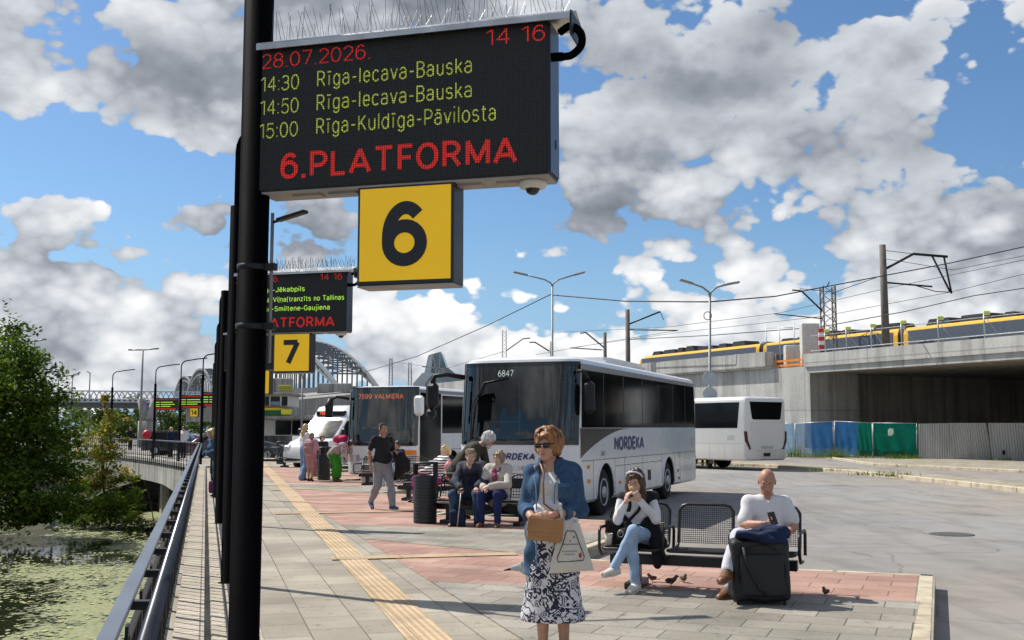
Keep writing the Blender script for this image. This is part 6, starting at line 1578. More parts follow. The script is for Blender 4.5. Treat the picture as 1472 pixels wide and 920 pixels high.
# ================================================================== glass peaked library
M_gl = mat('library_glass', (.16, .22, .24), .2, .3, var=.25, scale=.15); M_gl2 = mat('library_panels', (.42, .45, .47), .3, .4, var=.15, scale=.2)
lb_ = thing('glass_tower', 'stepped glass building with a sharp peak far behind the second bus', 'building', tuple(at(625, 600, 620))); lo0 = lb_.location.copy()
def solid(name, pts, Y0_, Y1_, m_, parent=lb_):
    a = [at(x, y, Y0_) - lo0 for x, y in pts]; d = Vector((0, Y1_ - Y0_, 0)); n = len(a); q = MB()
    q.add(a + [p + d for p in a], [tuple(range(n)), tuple(range(n, 2 * n))[::-1]] + [(i, (i + 1) % n, n + (i + 1) % n, n + i) for i in range(n)]); return q.build(name, m_, parent)
solid('peak', [(610, 548), (617, 510), (633.5, 505.5), (648, 545), (652, 600), (606, 600)], 620, 650, M_gl)
solid('peak_facet', [(607, 549), (615.5, 511), (622, 509), (618, 548), (612, 600), (604, 600)], 612, 619, M_gl2)
solid('left_wing', [(594, 551), (607, 536), (624, 536), (611, 551), (608, 600), (590, 600)], 605, 611, M_gl2)
solid('right_wing', [(612, 552), (626, 535), (644, 529), (668, 549), (672, 600), (612, 600)], 600, 604.5, M_gl)
q = MB()
for a, b in (((612, 552), (644, 529)), ((622, 509), (628, 540)), ((633, 506), (630, 545)), ((607, 527), (645, 531)), ((644, 529), (668, 549))): q.bar(at(*a, 598) - lo0, at(*b, 598) - lo0, .6, .6)
q.build('ridge_lines', M_truss, lb_)

# ================================================================== kiosk building by the parked cars
kb = thing('kiosk', 'low white kiosk with dark shop windows behind the parked cars', 'kiosk', tuple(at(400, 640, 78))); ko = kb.location.copy(); ko_z = ROAD; kb.location.z = ROAD; ko = kb.location.copy()
def slab(name, x0, x1, y0, y1, Y, depth, m_, par=kb):
    a = at(x0, y0, Y); b = at(x1, y1, Y); q = MB(); q.box(((a.x + b.x) / 2 - ko.x, Y + depth / 2 - ko.y, (a.z + b.z) / 2 - ko.z), (abs(b.x - a.x), depth, abs(b.z - a.z)), bev=.03); return q.build(name, m_, par)
M_kwall = mat('kiosk_wall', (.66, .64, .60), .7); M_kgreen = mat('kiosk_green', (.01, .16, .05), .5); M_kyel = mat('kiosk_yellow', (.72, .50, .02), .5)
slab('wall', 340, 448, 603, 626.5, 78, 5, M_kwall)
slab('canopy', 336, 452, 597.5, 602.5, 76, 8, M_conc2)
for x0, x1 in ((396, 418), (420, 446)): slab('shop_window', x0, x1, 604.5, 625, 77.9, .1, M_sideglass)
slab('green_band', 340, 403, 590, 597, 76.5, 4, M_kgreen); slab('yellow_band', 340, 403, 586, 590, 76.4, 4.2, M_kyel)
slab('lookout', 340, 414, 568, 584.5, 77, 4, M_kwall); slab('roof', 336, 420, 564.5, 568, 76.6, 5, M_conc2)
for x0, x1 in ((381, 386.5), (389, 402), (405, 413)): slab('lookout_window', x0, x1, 570, 583.5, 76.95, .1, M_sideglass)
slab('screen', 389.5, 402, 577, 583, 76.85, .08, mat('screen_blue', (.20, .28, .40), .4))
slab('yellow_sign', 404, 418, 588.5, 596, 76.2, .3, mat('sign_bright_yellow', (.80, .72, .03), .5))
slab('olive_sign', 400, 419, 553.5, 562.5, 76.4, .25, mat('sign_olive', (.36, .34, .04), .5))
# ================================================================== people: smooth implicit bodies turned into meshes
class Body:
    """a set of rounded limbs blended into one skin, then meshed with surface nets"""
    def __init__(s): s.pr = []
    def _add(s, fn, lo, hi, k, op='add'): s.pr.append((fn, np.array(lo, float), np.array(hi, float), k, op)); return s
    def cone(s, a, b, ra, rb, k=.02, op='add'):
        a = np.array(a, float); b = np.array(b, float); m = max(ra, rb); d = b - a; L2 = max(d @ d, 1e-9)
        def fn(X, Y, Z):
            t = np.clip(((X - a[0]) * d[0] + (Y - a[1]) * d[1] + (Z - a[2]) * d[2]) / L2, 0, 1)
            return np.sqrt((X - a[0] - t * d[0]) ** 2 + (Y - a[1] - t * d[1]) ** 2 + (Z - a[2] - t * d[2]) ** 2) - (ra + t * (rb - ra))
        return s._add(fn, np.minimum(a, b) - m, np.maximum(a, b) + m, k, op)
    def chain(s, pts, rs, k=.02):
        for i in range(len(pts) - 1): s.cone(pts[i], pts[i + 1], rs[i], rs[i + 1], k)
        return s
    def ell(s, c, r, M=None, k=.02, op='add'):
        c = np.array(c, float); r = np.array(r, float); Mi = np.eye(3) if M is None else np.array(M.to_3x3()).T if hasattr(M, 'to_3x3') else np.array(M).T
        def fn(X, Y, Z):
            x, y, z = X - c[0], Y - c[1], Z - c[2]
            u = (Mi[0, 0] * x + Mi[0, 1] * y + Mi[0, 2] * z) / r[0]; v = (Mi[1, 0] * x + Mi[1, 1] * y + Mi[1, 2] * z) / r[1]; w = (Mi[2, 0] * x + Mi[2, 1] * y + Mi[2, 2] * z) / r[2]
            q = np.sqrt(u * u + v * v + w * w)
            g = np.sqrt((u / r[0]) ** 2 + (v / r[1]) ** 2 + (w / r[2]) ** 2) + 1e-9
            return q * (q - 1) / g
        e = r.max(); return s._add(fn, c - e, c + e, k, op)
    def loft(s, pts, rx, ry, right, k=.03):
        """tube with elliptical sections; rx along `right`, ry across"""
        right = np.array(right, float); right /= np.linalg.norm(right)
        for i in range(len(pts) - 1):
            a = np.array(pts[i], float); b = np.array(pts[i + 1], float); d = b - a; L2 = max(d @ d, 1e-9); dn = d / math.sqrt(L2)
            rt = right - dn * (right @ dn); rt /= np.linalg.norm(rt); fr = np.cross(dn, rt)
            def fn(X, Y, Z, a=a, d=d, L2=L2, rt=rt, fr=fr, r0=(rx[i], ry[i]), r1=(rx[i + 1], ry[i + 1]), dn=dn):
                t = np.clip(((X - a[0]) * d[0] + (Y - a[1]) * d[1] + (Z - a[2]) * d[2]) / L2, 0, 1)
                x, y, z = X - a[0] - t * d[0], Y - a[1] - t * d[1], Z - a[2] - t * d[2]
                u = x * rt[0] + y * rt[1] + z * rt[2]; v = x * fr[0] + y * fr[1] + z * fr[2]; w = x * dn[0] + y * dn[1] + z * dn[2]
                RX = r0[0] + t * (r1[0] - r0[0]); RY = r0[1] + t * (r1[1] - r0[1]); RM = np.minimum(RX, RY) * .8
                q = np.sqrt((u / RX) ** 2 + (v / RY) ** 2 + (w / RM) ** 2)
                return (q - 1) * np.minimum(RX, RY)
            m = max(rx[i], ry[i], rx[i + 1], ry[i + 1])
            s._add(fn, np.minimum(a, b) - m, np.maximum(a, b) + m, k)
        return s
    def box(s, c, h, M=None, rr=.01, k=.01, op='add'):
        c = np.array(c, float); h = np.array(h, float) - rr; Mi = np.eye(3) if M is None else np.array(M.to_3x3()).T
        def fn(X, Y, Z):
            x, y, z = X - c[0], Y - c[1], Z - c[2]
            u = np.abs(Mi[0, 0] * x + Mi[0, 1] * y + Mi[0, 2] * z) - h[0]; v = np.abs(Mi[1, 0] * x + Mi[1, 1] * y + Mi[1, 2] * z) - h[1]; w = np.abs(Mi[2, 0] * x + Mi[2, 1] * y + Mi[2, 2] * z) - h[2]
            return np.sqrt(np.maximum(u, 0) ** 2 + np.maximum(v, 0) ** 2 + np.maximum(w, 0) ** 2) + np.minimum(np.maximum(u, np.maximum(v, w)), 0) - rr
        e = np.linalg.norm(h) + rr; return s._add(fn, c - e, c + e, k, op)
    def cut(s, p, n, k=.004):
        """keep only the side of the plane that n points away from"""
        p = np.array(p, float); n = np.array(n, float); n /= np.linalg.norm(n)
        return s._add(lambda X, Y, Z: (X - p[0]) * n[0] + (Y - p[1]) * n[1] + (Z - p[2]) * n[2], [-9] * 3, [9] * 3, k, 'int')
    def wrinkle(s, amp, freq, seed=0, dirs=None):
        rg = np.random.default_rng(seed); W = rg.normal(size=(5, 3)); W /= np.linalg.norm(W, axis=1)[:, None]; ph = rg.uniform(0, 6.28, 5); fq = freq * rg.uniform(.6, 1.7, 5)
        if dirs is not None: W = W * np.array(dirs)
        s.wr = (amp, W, ph, fq); return s
    def mesh(s, h, pad=.012):
        adds = [p for p in s.pr if p[4] == 'add']
        lo = np.min([p[1] for p in adds], 0) - pad - 2 * h; hi = np.max([p[2] for p in adds], 0) + pad + 2 * h
        n = np.ceil((hi - lo) / h).astype(int) + 1
        ax = [lo[i] + h * np.arange(n[i]) for i in range(3)]
        Fv = np.full(n, .5, np.float32)
        for fn, a, b, k, op in s.pr:
            m = k + 2.5 * h + (.004 if op == 'add' else 0)
            i0 = np.clip(np.floor((a - m - lo) / h).astype(int), 0, n - 1); i1 = np.clip(np.ceil((b + m - lo) / h).astype(int) + 1, 1, n)
            if np.any(i1 <= i0): continue
            sl = tuple(slice(i0[j], i1[j]) for j in range(3))
            X = ax[0][sl[0]][:, None, None]; Y = ax[1][sl[1]][None, :, None]; Z = ax[2][sl[2]][None, None, :]
            d = (fn(X, Y, Z) + np.zeros((1, 1, 1))).astype(np.float32); f = Fv[sl]
            if op == 'add':
                q = np.clip(.5 + .5 * (f - d) / k, 0, 1); Fv[sl] = f * (1 - q) + d * q - k * q * (1 - q)
            elif op == 'sub':
                d = -d; q = np.clip(.5 - .5 * (f - d) / k, 0, 1); Fv[sl] = f * (1 - q) + d * q + k * q * (1 - q)
            else: Fv[sl] = np.maximum(f, d)
        if hasattr(s, 'wr'):
            amp, W, ph, fq = s.wr; X = ax[0][:, None, None]; Y = ax[1][None, :, None]; Z = ax[2][None, None, :]
            nz = 0
            for w, p, q in zip(W, ph, fq): nz = nz + np.sin((X * w[0] + Y * w[1] + Z * w[2]) * q + p + 1.3 * np.sin((X * w[1] + Y * w[2] - Z * w[0]) * q * .63 + p * 2))
            Fv = Fv + (amp / 2.5 * nz).astype(np.float32)
        return surface_nets(Fv, lo, h)
def surface_nets(Fv, lo, h):
    Fv[0] = Fv[-1] = .5; Fv[:, 0] = Fv[:, -1] = .5; Fv[:, :, 0] = Fv[:, :, -1] = .5
    ins = Fv < 0; nx, ny, nz = Fv.shape
    c = np.zeros((nx - 1, ny - 1, nz - 1), np.int8)
    for dx in (0, 1):
        for dy in (0, 1):
            for dz in (0, 1): c += ins[dx:nx - 1 + dx, dy:ny - 1 + dy, dz:nz - 1 + dz]
    act = (c > 0) & (c < 8); I = np.argwhere(act)
    if len(I) == 0: return np.zeros((0, 3)), []
    idx = np.full(act.shape, -1, np.int64); idx[act] = np.arange(len(I))
    acc = np.zeros((len(I), 3)); cnt = np.zeros(len(I))
    cor = [(0, 0, 0), (1, 0, 0), (0, 1, 0), (1, 1, 0), (0, 0, 1), (1, 0, 1), (0, 1, 1), (1, 1, 1)]
    val = [Fv[I[:, 0] + a, I[:, 1] + b, I[:, 2] + d] for a, b, d in cor]
    for i, j in ((0, 1), (2, 3), (4, 5), (6, 7), (0, 2), (1, 3), (4, 6), (5, 7), (0, 4), (1, 5), (2, 6), (3, 7)):
        m = (val[i] < 0) != (val[j] < 0); t = np.where(m, val[i] / np.where(m, val[i] - val[j], 1), 0)
        p = np.array(cor[i]) + t[:, None] * (np.array(cor[j]) - np.array(cor[i])); acc += p * m[:, None]; cnt += m
    Vv = (I + acc / cnt[:, None]) * h + lo
    faces = []
    for axn in range(3):
        a = [slice(None)] * 3; b = [slice(None)] * 3; a[axn] = slice(0, -1); b[axn] = slice(1, None)
        ch = ins[tuple(a)] != ins[tuple(b)]; E = np.argwhere(ch)
        o1, o2 = [q for q in range(3) if q != axn]
        ok = (E[:, o1] > 0) & (E[:, o2] > 0) & (E[:, o1] < Fv.shape[o1] - 1) & (E[:, o2] < Fv.shape[o2] - 1); E = E[ok]
        def cell(d1, d2):
            q = E.copy(); q[:, o1] += d1; q[:, o2] += d2; return idx[q[:, 0], q[:, 1], q[:, 2]]
        qd = np.stack([cell(-1, -1), cell(0, -1), cell(0, 0), cell(-1, 0)], 1)
        fl = ins[E[:, 0], E[:, 1], E[:, 2]]
        if axn == 1: fl = ~fl
        qd[~fl] = qd[~fl][:, ::-1]
        faces.append(qd)
    return Vv, np.concatenate(faces)
def body_obj(B, h, name, mats, parent, paint=None, smooth=1):
    v, f = B.mesh(h)
    if len(v) == 0: return None
    if smooth:      # light relaxation takes the grid steps out
        for _ in range(smooth):
            acc = np.zeros_like(v); cnt = np.zeros(len(v))
            for i in range(4):
                a, b = f[:, i], f[:, (i + 1) % 4]
                np.add.at(acc, a, v[b]); np.add.at(acc, b, v[a]); np.add.at(cnt, a, 1); np.add.at(cnt, b, 1)
            v = v * .5 + acc / np.maximum(cnt, 1)[:, None] * .5
    me = bpy.data.meshes.new(name); me.vertices.add(len(v)); me.vertices.foreach_set('co', v.astype(np.float32).ravel())
    me.loops.add(len(f) * 4); me.loops.foreach_set('vertex_index', f.astype(np.int32).ravel())
    me.polygons.add(len(f)); me.polygons.foreach_set('loop_start', np.arange(0, len(f) * 4, 4, dtype=np.int32)); me.polygons.foreach_set('loop_total', np.full(len(f), 4, np.int32))
    for m in (mats if isinstance(mats, (list, tuple)) else [mats]): me.materials.append(m)
    if paint is not None: me.polygons.foreach_set('material_index', paint(v[f].mean(1)).astype(np.int32))
    me.polygons.foreach_set('use_smooth', np.ones(len(f), bool)); me.update(calc_edges=True)
    o = bpy.data.objects.new(name, me); link(o); o.parent = parent; return o

def V3(*a): return np.array(a, float)
def nrm(a): return a / max(1e-9, np.linalg.norm(a))
def skinmat(name, col):
    if name in MATS: return MATS[name]
    m = mat(name, col, .52, var=.10, scale=14, bump=.08, bscale=180); b = m.node_tree.nodes['Principled BSDF']
    b.inputs['Subsurface Weight'].default_value = .08; b.inputs['Subsurface Radius'].default_value = (.01, .004, .002); return m
SK1 = skinmat('skin_warm', (.50, .275, .185)); SK2 = skinmat('skin_fair', (.56, .34, .25)); SK3 = skinmat('skin_tanned', (.42, .21, .135))
M_lip = mat('lips', (.36, .12, .10), .4); M_eyew = mat('eye_white', (.6, .58, .55), .2); M_brow = {}
def cloth(name, col, rough=.85, var=.14, scale=7, bump=.25, bscale=90, spec=.25): return mat(name, col, rough, 0, var, scale, bump, bscale, spec=spec)
def hairmat(name, c1, c2, stretch=(60, 60, 6)):
    if name in MATS: return MATS[name]
    t = NT(name); n = t.noise(1, 5, vec=t.mapping(stretch), rough=.6)
    c = t.ramp(n, (.32, c1), (.68, c2)); t.bump(n, .8, .008); t.done(c, .42, spec=.5); return t.ma

def head_frame(yaw=0, pitch=0, roll=0):
    """columns: right, back, up. yaw turns to +x, pitch<0 looks down"""
    return np.array((Matrix.Rotation(yaw, 3, 'Z') @ Matrix.Rotation(-pitch, 3, 'X') @ Matrix.Rotation(roll, 3, 'Y')))
class Fig:
    """one person in local coordinates, facing -y; joints in metres"""
    def __init__(s, name, label, loc, rz, group, H=1.7, res=.009, skin=None, sex='m', girth=1.0):
        s.t = thing('person', label, 'person', tuple(loc), rz, group); s.H = H; s.k = H / 1.7; s.res = res; s.skin = skin or SK2; s.sex = sex; s.g = girth
        s.J = {}; s.hf = np.eye(3); s.hands = {}
    def HP(s, x, y, z): return s.J['head'] + s.hf @ (V3(x, y, z) * s.k)
    def body(s, paint=None, mats=None, feet=True):
        J, k, g = s.J, s.k, s.g; B = Body(); M = Matrix(s.hf.tolist()).to_4x4()
        HP = s.HP
        # skull, face
        B.ell(HP(0, .012, .028), V3(.075, .094, .093) * k, M, .02); B.ell(HP(0, -.03, -.045), V3(.058, .058, .070) * k, M, .03)
        B.ell(HP(0, -.056, -.088), V3(.026, .022, .020) * k, M, .025); B.ell(HP(.036, -.058, -.028), V3(.024, .02, .022) * k, M, .02); B.ell(HP(-.036, -.058, -.028), V3(.024, .02, .022) * k, M, .02)
        B.cone(HP(0, -.082, .012), HP(0, -.103, -.026), .008 * k, .0125 * k, .010); B.ell(HP(0, -.090, -.030), V3(.017, .011, .010) * k, M, .008)
        B.cone(HP(-.035, -.078, .026), HP(.035, -.078, .026), .010 * k, .010 * k, .014)
        for x in (-.031, .031): B.ell(HP(x, -.090, .006), V3(.016, .012, .010) * k, M, .008, 'sub'); B.ell(HP(x, -.073, .006), V3(.0125, .0125, .0105) * k, M, .003)
        B.ell(HP(0, -.084, -.054), V3(.023, .010, .0065) * k, M, .006); B.ell(HP(0, -.083, -.064), V3(.019, .010, .007) * k, M, .006); B.ell(HP(0, -.098, -.0590), V3(.022, .008, .0018) * k, M, .003, 'sub')
        for x in (-1, 1): B.ell(HP(x * .077, .012, -.004), V3(.011, .021, .033) * k, M, .008)
        up = nrm(J['chest'] - J['pelvis']); neck0 = J['neck']
        B.cone(HP(0, .018, -.045), neck0, (.053 if s.sex == 'm' else .047) * k, (.058 if s.sex == 'm' else .051) * k, .025)
        # torso
        rt = nrm(J['shL'] - J['shR']); pel, che = J['pelvis'], J['chest']; wst = J.get('waist', pel * .5 + che * .5)
        B.loft([pel + up * -.04 * k, pel + up * .03 * k, wst, che, neck0 - up * .05 * k], np.array([.145, .165, .14, .165, .10]) * k * g, np.array([.10, .12, .105, .115, .07]) * k * g, rt, .05)
        for sd in 'LR':
            sh, el, wr = J['sh' + sd], J['el' + sd], J['wr' + sd]
            B.cone(neck0 - up * .06 * k, sh, .055 * k, .056 * k * g, .04); B.chain([sh, el], [.052 * k * g, .040 * k * g], .025); B.chain([el, el * .65 + wr * .35, wr], [.039 * k * g, .040 * k * g, .026 * k], .015)
            if 'hip' + sd in J:
                hp, kn, an = J['hip' + sd], J['kn' + sd], J['an' + sd]
                B.chain([hp, kn], [.088 * k * g, .057 * k * g], .04); B.chain([kn, kn * .68 + an * .32, an], [.053 * k * g, .054 * k * g, .036 * k], .02)
                if feet:
                    toe = J['toe' + sd]; B.cone(an, an + nrm(toe - an) * .02 - V3(0, 0, .03), .036 * k, .034 * k, .02); B.cone(an - V3(0, 0, .035 * k), toe, .034 * k, .024 * k, .02)
            if sd in s.hands: s._hand(B, sd, **s.hands[sd])
        if s.sex == 'f':
            ft = nrm(np.cross(up, rt)); 
            if ft[1] > 0 and J.get('faceback') is None: ft = -ft
            for x in (-1, 1): B.ell(che + rt * .072 * k * x * g + ft * .085 * k * g - up * .015 * k, V3(.062, .055, .062) * k * g, None, .03)
        return body_obj(B, s.res, 'body', mats or [s.skin], s.t, paint)
    def _hand(s, B, sd, fdir, palm, curl=.5, thumb=1, spread=1.0, grip=None):
        """fdir: finger direction at the knuckles, palm: palm normal"""
        k = s.k * .98; w = s.J['wr' + sd]; f = nrm(np.array(fdir, float)); n = np.array(palm, float); n = nrm(n - f * (n @ f)); side = np.cross(f, n) * (1 if sd == 'L' else -1)
        kn = w + f * .088 * k; rt = side
        B.loft([w + f * .004, w + f * .045 * k, kn], [.026 * k, .038 * k, .040 * k], [.019 * k, .015 * k, .013 * k], rt, .012)
        for i, (off, L) in enumerate(((.030, .068), (.010, .076), (-.010, .071), (-.029, .056))):
            p = kn + side * off * k; L *= k; ang = curl * (.9 + .08 * i); d = nrm(f + side * (off * 1.5) * spread); r0 = (.0088 if i < 3 else .0078) * k; pts = [p - f * .012, p]; a = 0
            for j, fr in enumerate((.45, .31, .24)):
                a += ang * (.7, 1.0, .8)[j]; dd = d * math.cos(a) + n * math.sin(a); pts.append(pts[-1] + dd * L * fr)
            B.chain(pts, [r0 * 1.12, r0 * 1.08, r0, r0 * .93, r0 * .8], .004)
        tb = w + f * .022 * k + side * .026 * k + n * .006; d1 = nrm(f * .55 + side * .75 + n * .35 * thumb); d2 = nrm(f * .85 + side * .25 + n * .55 * thumb)
        B.chain([tb, tb + d1 * .034 * k, tb + d1 * .034 * k + d2 * .028 * k, tb + d1 * .034 * k + d2 * .05 * k + n * .004], np.array([.0135, .0115, .0102, .0085]) * k, .008)
    def torso_cloth(s, name, m, ease=.012, z_hem=None, sleeves=1.0, neckdrop=.0, open_front=False, wr=(.006, 26, 1), hem_ease=.0, res=None, belly=0.0, arms='LR', hemcut=True, collar=True, down=0.0, vneck=0.0):
        J, k, g = s.J, s.k, s.g; B = Body(); up = nrm(J['chest'] - J['pelvis']); rt = nrm(J['shL'] - J['shR']); pel, che, neck0 = J['pelvis'], J['chest'], J['neck']; wst = J.get('waist', pel * .5 + che * .5)
        e = ease; ft = nrm(np.cross(rt, up)) * 1.0
        if ft @ s.front() < 0: ft = -ft
        pts = [pel - up * (.04 + down) * k, pel + up * .03 * k, wst, che, neck0 - up * .055 * k]
        rx = np.array([.152, .170, .148, .168, .105]) * k * g + e; ry = np.array([.108, .126, .115, .120, .072]) * k * g + e; rx[0] += hem_ease; ry[0] += hem_ease
        B.loft(pts, rx, ry, rt, .05)
        if belly: B.ell(wst * .6 + pel * .4 + ft * .05 * k, V3(.15 + belly * .3, .10 + belly, .14) * k * g, None, .06)
        if s.sex == 'f':
            for x in (-1, 1): B.ell(che + rt * .072 * k * x * g + ft * .085 * k * g - up * .015 * k, V3(.066, .06, .068) * k * g + e * .6, None, .04)
        for sd in arms:
            sh, el, wr_ = J['sh' + sd], J['el' + sd], J['wr' + sd]
            B.cone(neck0 - up * .06 * k, sh, .056 * k + e, .058 * k * g + e, .04)
            if sleeves <= 1: end = sh * (1 - sleeves) + el * sleeves; B.chain([sh, end], [.055 * k * g + e, (.055 - .010 * sleeves) * k * g + e * 1.25], .03)
            else:
                t = sleeves - 1; end = el * (1 - t) + wr_ * t; B.chain([sh, el, end], [.055 * k * g + e, .045 * k * g + e, .034 * k * g + e], .03)
            
        if vneck: B.cone(neck0 + ft * .10 * k, neck0 * .55 + che * .45 + ft * .15 * k - up * max(0, vneck - .06) * k, .05 * k, .006, .01, 'sub')
        B.cone(neck0 - up * .0 * k + ft * .01, neck0 + up * .12 * k, .058 * k, .075 * k, .008, 'sub')
        if wr: B.wrinkle(wr[0] * 1.4, wr[1], wr[2])
        return body_obj(B, res or s.res, name, m, s.t)
    def front(s): return V3(0, -1, 0)
    def trousers(s, m, ease=.012, length=1.0, wr=(.006, 24, 2), name='trousers', flare=.0, res=None):
        J, k, g = s.J, s.k, s.g; B = Body(); rt = nrm(J['shL'] - J['shR']); up = nrm(J['chest'] - J['pelvis']); pel = J['pelvis']
        rt2 = nrm(J['hipL'] - J['hipR'])
        B.loft([pel + up * .10 * k, pel + up * .03 * k, pel - up * .05 * k], np.array([.140, .160, .150]) * k * g + ease, np.array([.105, .12, .115]) * k * g + ease, rt2, .05)
        for sd in 'LR':
            hp, kn, an = J['hip' + sd], J['kn' + sd], J['an' + sd]; end = kn * (1 - length) + an * length
            B.chain([hp, kn], [.092 * k * g + ease, .060 * k * g + ease], .045); B.chain([kn, kn * .6 + end * .4, end], [.058 * k * g + ease, .055 * k * g + ease + flare * .3, .040 * k + ease + flare], .03)
        if wr: B.wrinkle(wr[0] * 1.3, wr[1], wr[2])
        return body_obj(B, res or s.res, name, m, s.t)
    def shoes(s, m, msole=None, name='shoe', size=1.0):
        J, k = s.J, s.k * size
        for sd in 'LR':
            an, toe = J['an' + sd], J['toe' + sd]; f = nrm(toe - an - V3(0, 0, (toe - an)[2]) * 0); B = Body(); dn = V3(0, 0, -1); dn = nrm(dn - f * (dn @ f)); side = np.cross(f, dn)
            b0 = an + dn * .035 * k - f * .045 * k; b1 = toe + dn * .004
            M = Matrix((side.tolist(), (-f).tolist(), (-dn).tolist())).transposed().to_4x4()
            B.cone(an + dn * .0 - f * .005, an + dn * .04 * k, .045 * k, .046 * k, .02); B.loft([b0, b0 * .5 + b1 * .5, b1], [.040 * k, .046 * k, .040 * k], [.036 * k, .036 * k, .026 * k], side, .02); B.cut(an + dn * .075 * k, dn)
            o = body_obj(B, min(s.res, .008), name, m, s.t)
            if msole:
                B = Body(); B.loft([b0 + dn * .034 * k - f * .005, b0 * .5 + b1 * .5 + dn * .034 * k, b1 + dn * .026 * k + f * .005], [.043 * k, .049 * k, .043 * k], [.013 * k] * 3, side, .01); body_obj(B, min(s.res, .006), 'sole', msole, o)
    def hair(s, m, kind='short', seed=0, vol=.012, length=.0, res=None, locks=0):
        B = Body(); HP = s.HP; k = s.k; M = Matrix(s.hf.tolist()).to_4x4(); v = vol
        B.ell(HP(0, .022, .040), V3(.078 + v, .092 + v, .090 + v) * k, M, .02)
        if kind in ('bob', 'full', 'long'):
            for x in (-1, 1): B.ell(HP(x * .062, .02, -.01 - length * .3), V3(.026 + v, .055 + v * .6, .075 + length * .4) * k, M, .03)
            B.ell(HP(0, .07, -.02 - length * .3), V3(.07 + v * .6, .045 + v, .09 + length * .4) * k, M, .03)
            B.ell(HP(.015, -.058, .082), V3(.055, .030 + v * .3, .026) * k, M, .02)
        if kind == 'long':
            for x in (-1, 1): B.chain([HP(x * .072, .0, -.03), HP(x * .078, -.005, -.14), HP(x * .07, -.02, -.24 - length)], [.03 * k, .034 * k, .018 * k], .03)
            B.chain([HP(0, .085, 0), HP(0, .10, -.14), HP(0, .095, -.28)], [.05 * k, .062 * k, .04 * k], .03)
        if kind == 'short': B.ell(HP(0, .045, -.01), V3(.074 + v * .3, .062 + v * .4, .06) * k, M, .02)
        rg = random.Random(seed + 77)
        for _ in range(locks):      # clumped locks running down from the crown
            ph = rg.uniform(-math.pi, math.pi); t0 = R(rg.uniform(8, 75)); dt = R(rg.uniform(28, 50)); P = []
            for j in range(4):
                th = t0 + dt * j / 3; w_ = v + .004 + .006 * rg.random()
                P.append((math.sin(th) * math.sin(ph) * (.078 + w_), .022 - math.sin(th) * math.cos(ph) * (.092 + w_), .040 + math.cos(th) * (.090 + w_)))
                ph += rg.uniform(-.12, .12)
            if P[-1][1] < -.02 and P[-1][2] < .062 and abs(P[-1][0]) < .07: continue
            B.chain([HP(*q) for q in P], [.004 * k, .0068 * k, .006 * k, .003 * k], .004)
        # open the face
        B.ell(HP(0, -.105, -.035), V3(.060, .075, .098) * k, M, .012, 'sub')
        if kind == 'short': B.ell(HP(0, -.07, -.085), V3(.12, .10, .085) * k, M, .02, 'sub')
        B.wrinkle(.0075, 75, seed, (1, 1, .45))
        return body_obj(B, res or max(.005, s.res * .8), 'hair', m, s.t, smooth=1)
    def face(s, brow=None, lips=True, eyes=True):
        HP, k = s.HP, s.k; M = Matrix(s.hf.tolist()).to_4x4()
        if eyes:
            for x in (-.031, .031):
                q = MB(); q.ball(HP(x, -.0822, .005), (.0095 * k, .0045 * k, .0058 * k), 10, M=M); e = q.build('eye', M_eyew, s.t)
                q = MB(); q.ball(HP(x, -.0860, .005), (.0050 * k, .0022 * k, .0050 * k), 8, M=M); q.build('iris', mat('iris_dark', (.03, .025, .02), .15), e)
        if lips: q = MB(); q.ball(HP(0, -.0925, -.0595), (.021 * k, .004 * k, .0085 * k), 12, M=M); q.build('lips', M_lip, s.t)
        if brow:
            for x in (-1, 1): q = MB(); q.tube([HP(x * .016, -.0895, .024), HP(x * .032, -.087, .029), HP(x * .048, -.078, .025)], [.003 * k, .0038 * k, .002 * k], 6); q.build('eyebrow', brow, s.t)
    def standing(s, lean=0.0, spread=.09, hx=0.0):
        k = s.k; J = s.J
        J['pelvis'] = V3(hx, 0, .93) * k; J['waist'] = V3(hx, -.005, 1.10) * k; J['chest'] = V3(hx, -.0, 1.27) * k; J['neck'] = V3(hx, .01, 1.44) * k; J['head'] = V3(hx, -.01, 1.575) * k
        J['shL'] = V3(hx + .17, .01, 1.385) * k; J['shR'] = V3(hx - .17, .01, 1.385) * k
        for sd, x in (('L', 1), ('R', -1)):
            J['hip' + sd] = V3(hx + x * .085, 0, .88) * k; J['kn' + sd] = V3(hx + x * spread, -.01, .48) * k; J['an' + sd] = V3(hx + x * spread, .02, .085) * k; J['toe' + sd] = V3(hx + x * (spread + .015), -.13, .03) * k
            J['el' + sd] = V3(hx + x * .225, .03, 1.10) * k; J['wr' + sd] = V3(hx + x * .235, -.03, .86) * k
    def sitting(s, seat=.45, lean=0.0, spread=.11):
        k = s.k; J = s.J; z = seat + .095
        J['pelvis'] = V3(0, .06, z); c, sn = math.cos(lean), math.sin(lean)
        def up(x, y, d): return V3(x * k, .06 - sn * d * k + y * k, z + c * d * k)
        J['waist'] = up(0, .0, .16); J['chest'] = up(0, 0, .34); J['neck'] = up(0, .0, .51); J['head'] = up(0, -.03, .645); J['shL'] = up(.17, .0, .455); J['shR'] = up(-.17, .0, .455)
        for sd, x in (('L', 1), ('R', -1)):
            J['hip' + sd] = V3(x * .09 * k, .02, z - .015); J['kn' + sd] = V3(x * spread * k, -.40 * k, z + .015); J['an' + sd] = V3(x * spread * k, -.42 * k, .085 * k); J['toe' + sd] = V3(x * (spread + .02) * k, -.57 * k, .03)
            J['el' + sd] = up(x * .22, -.04, .19); J['wr' + sd] = V3(x * .12 * k, -.26 * k, z + .11)
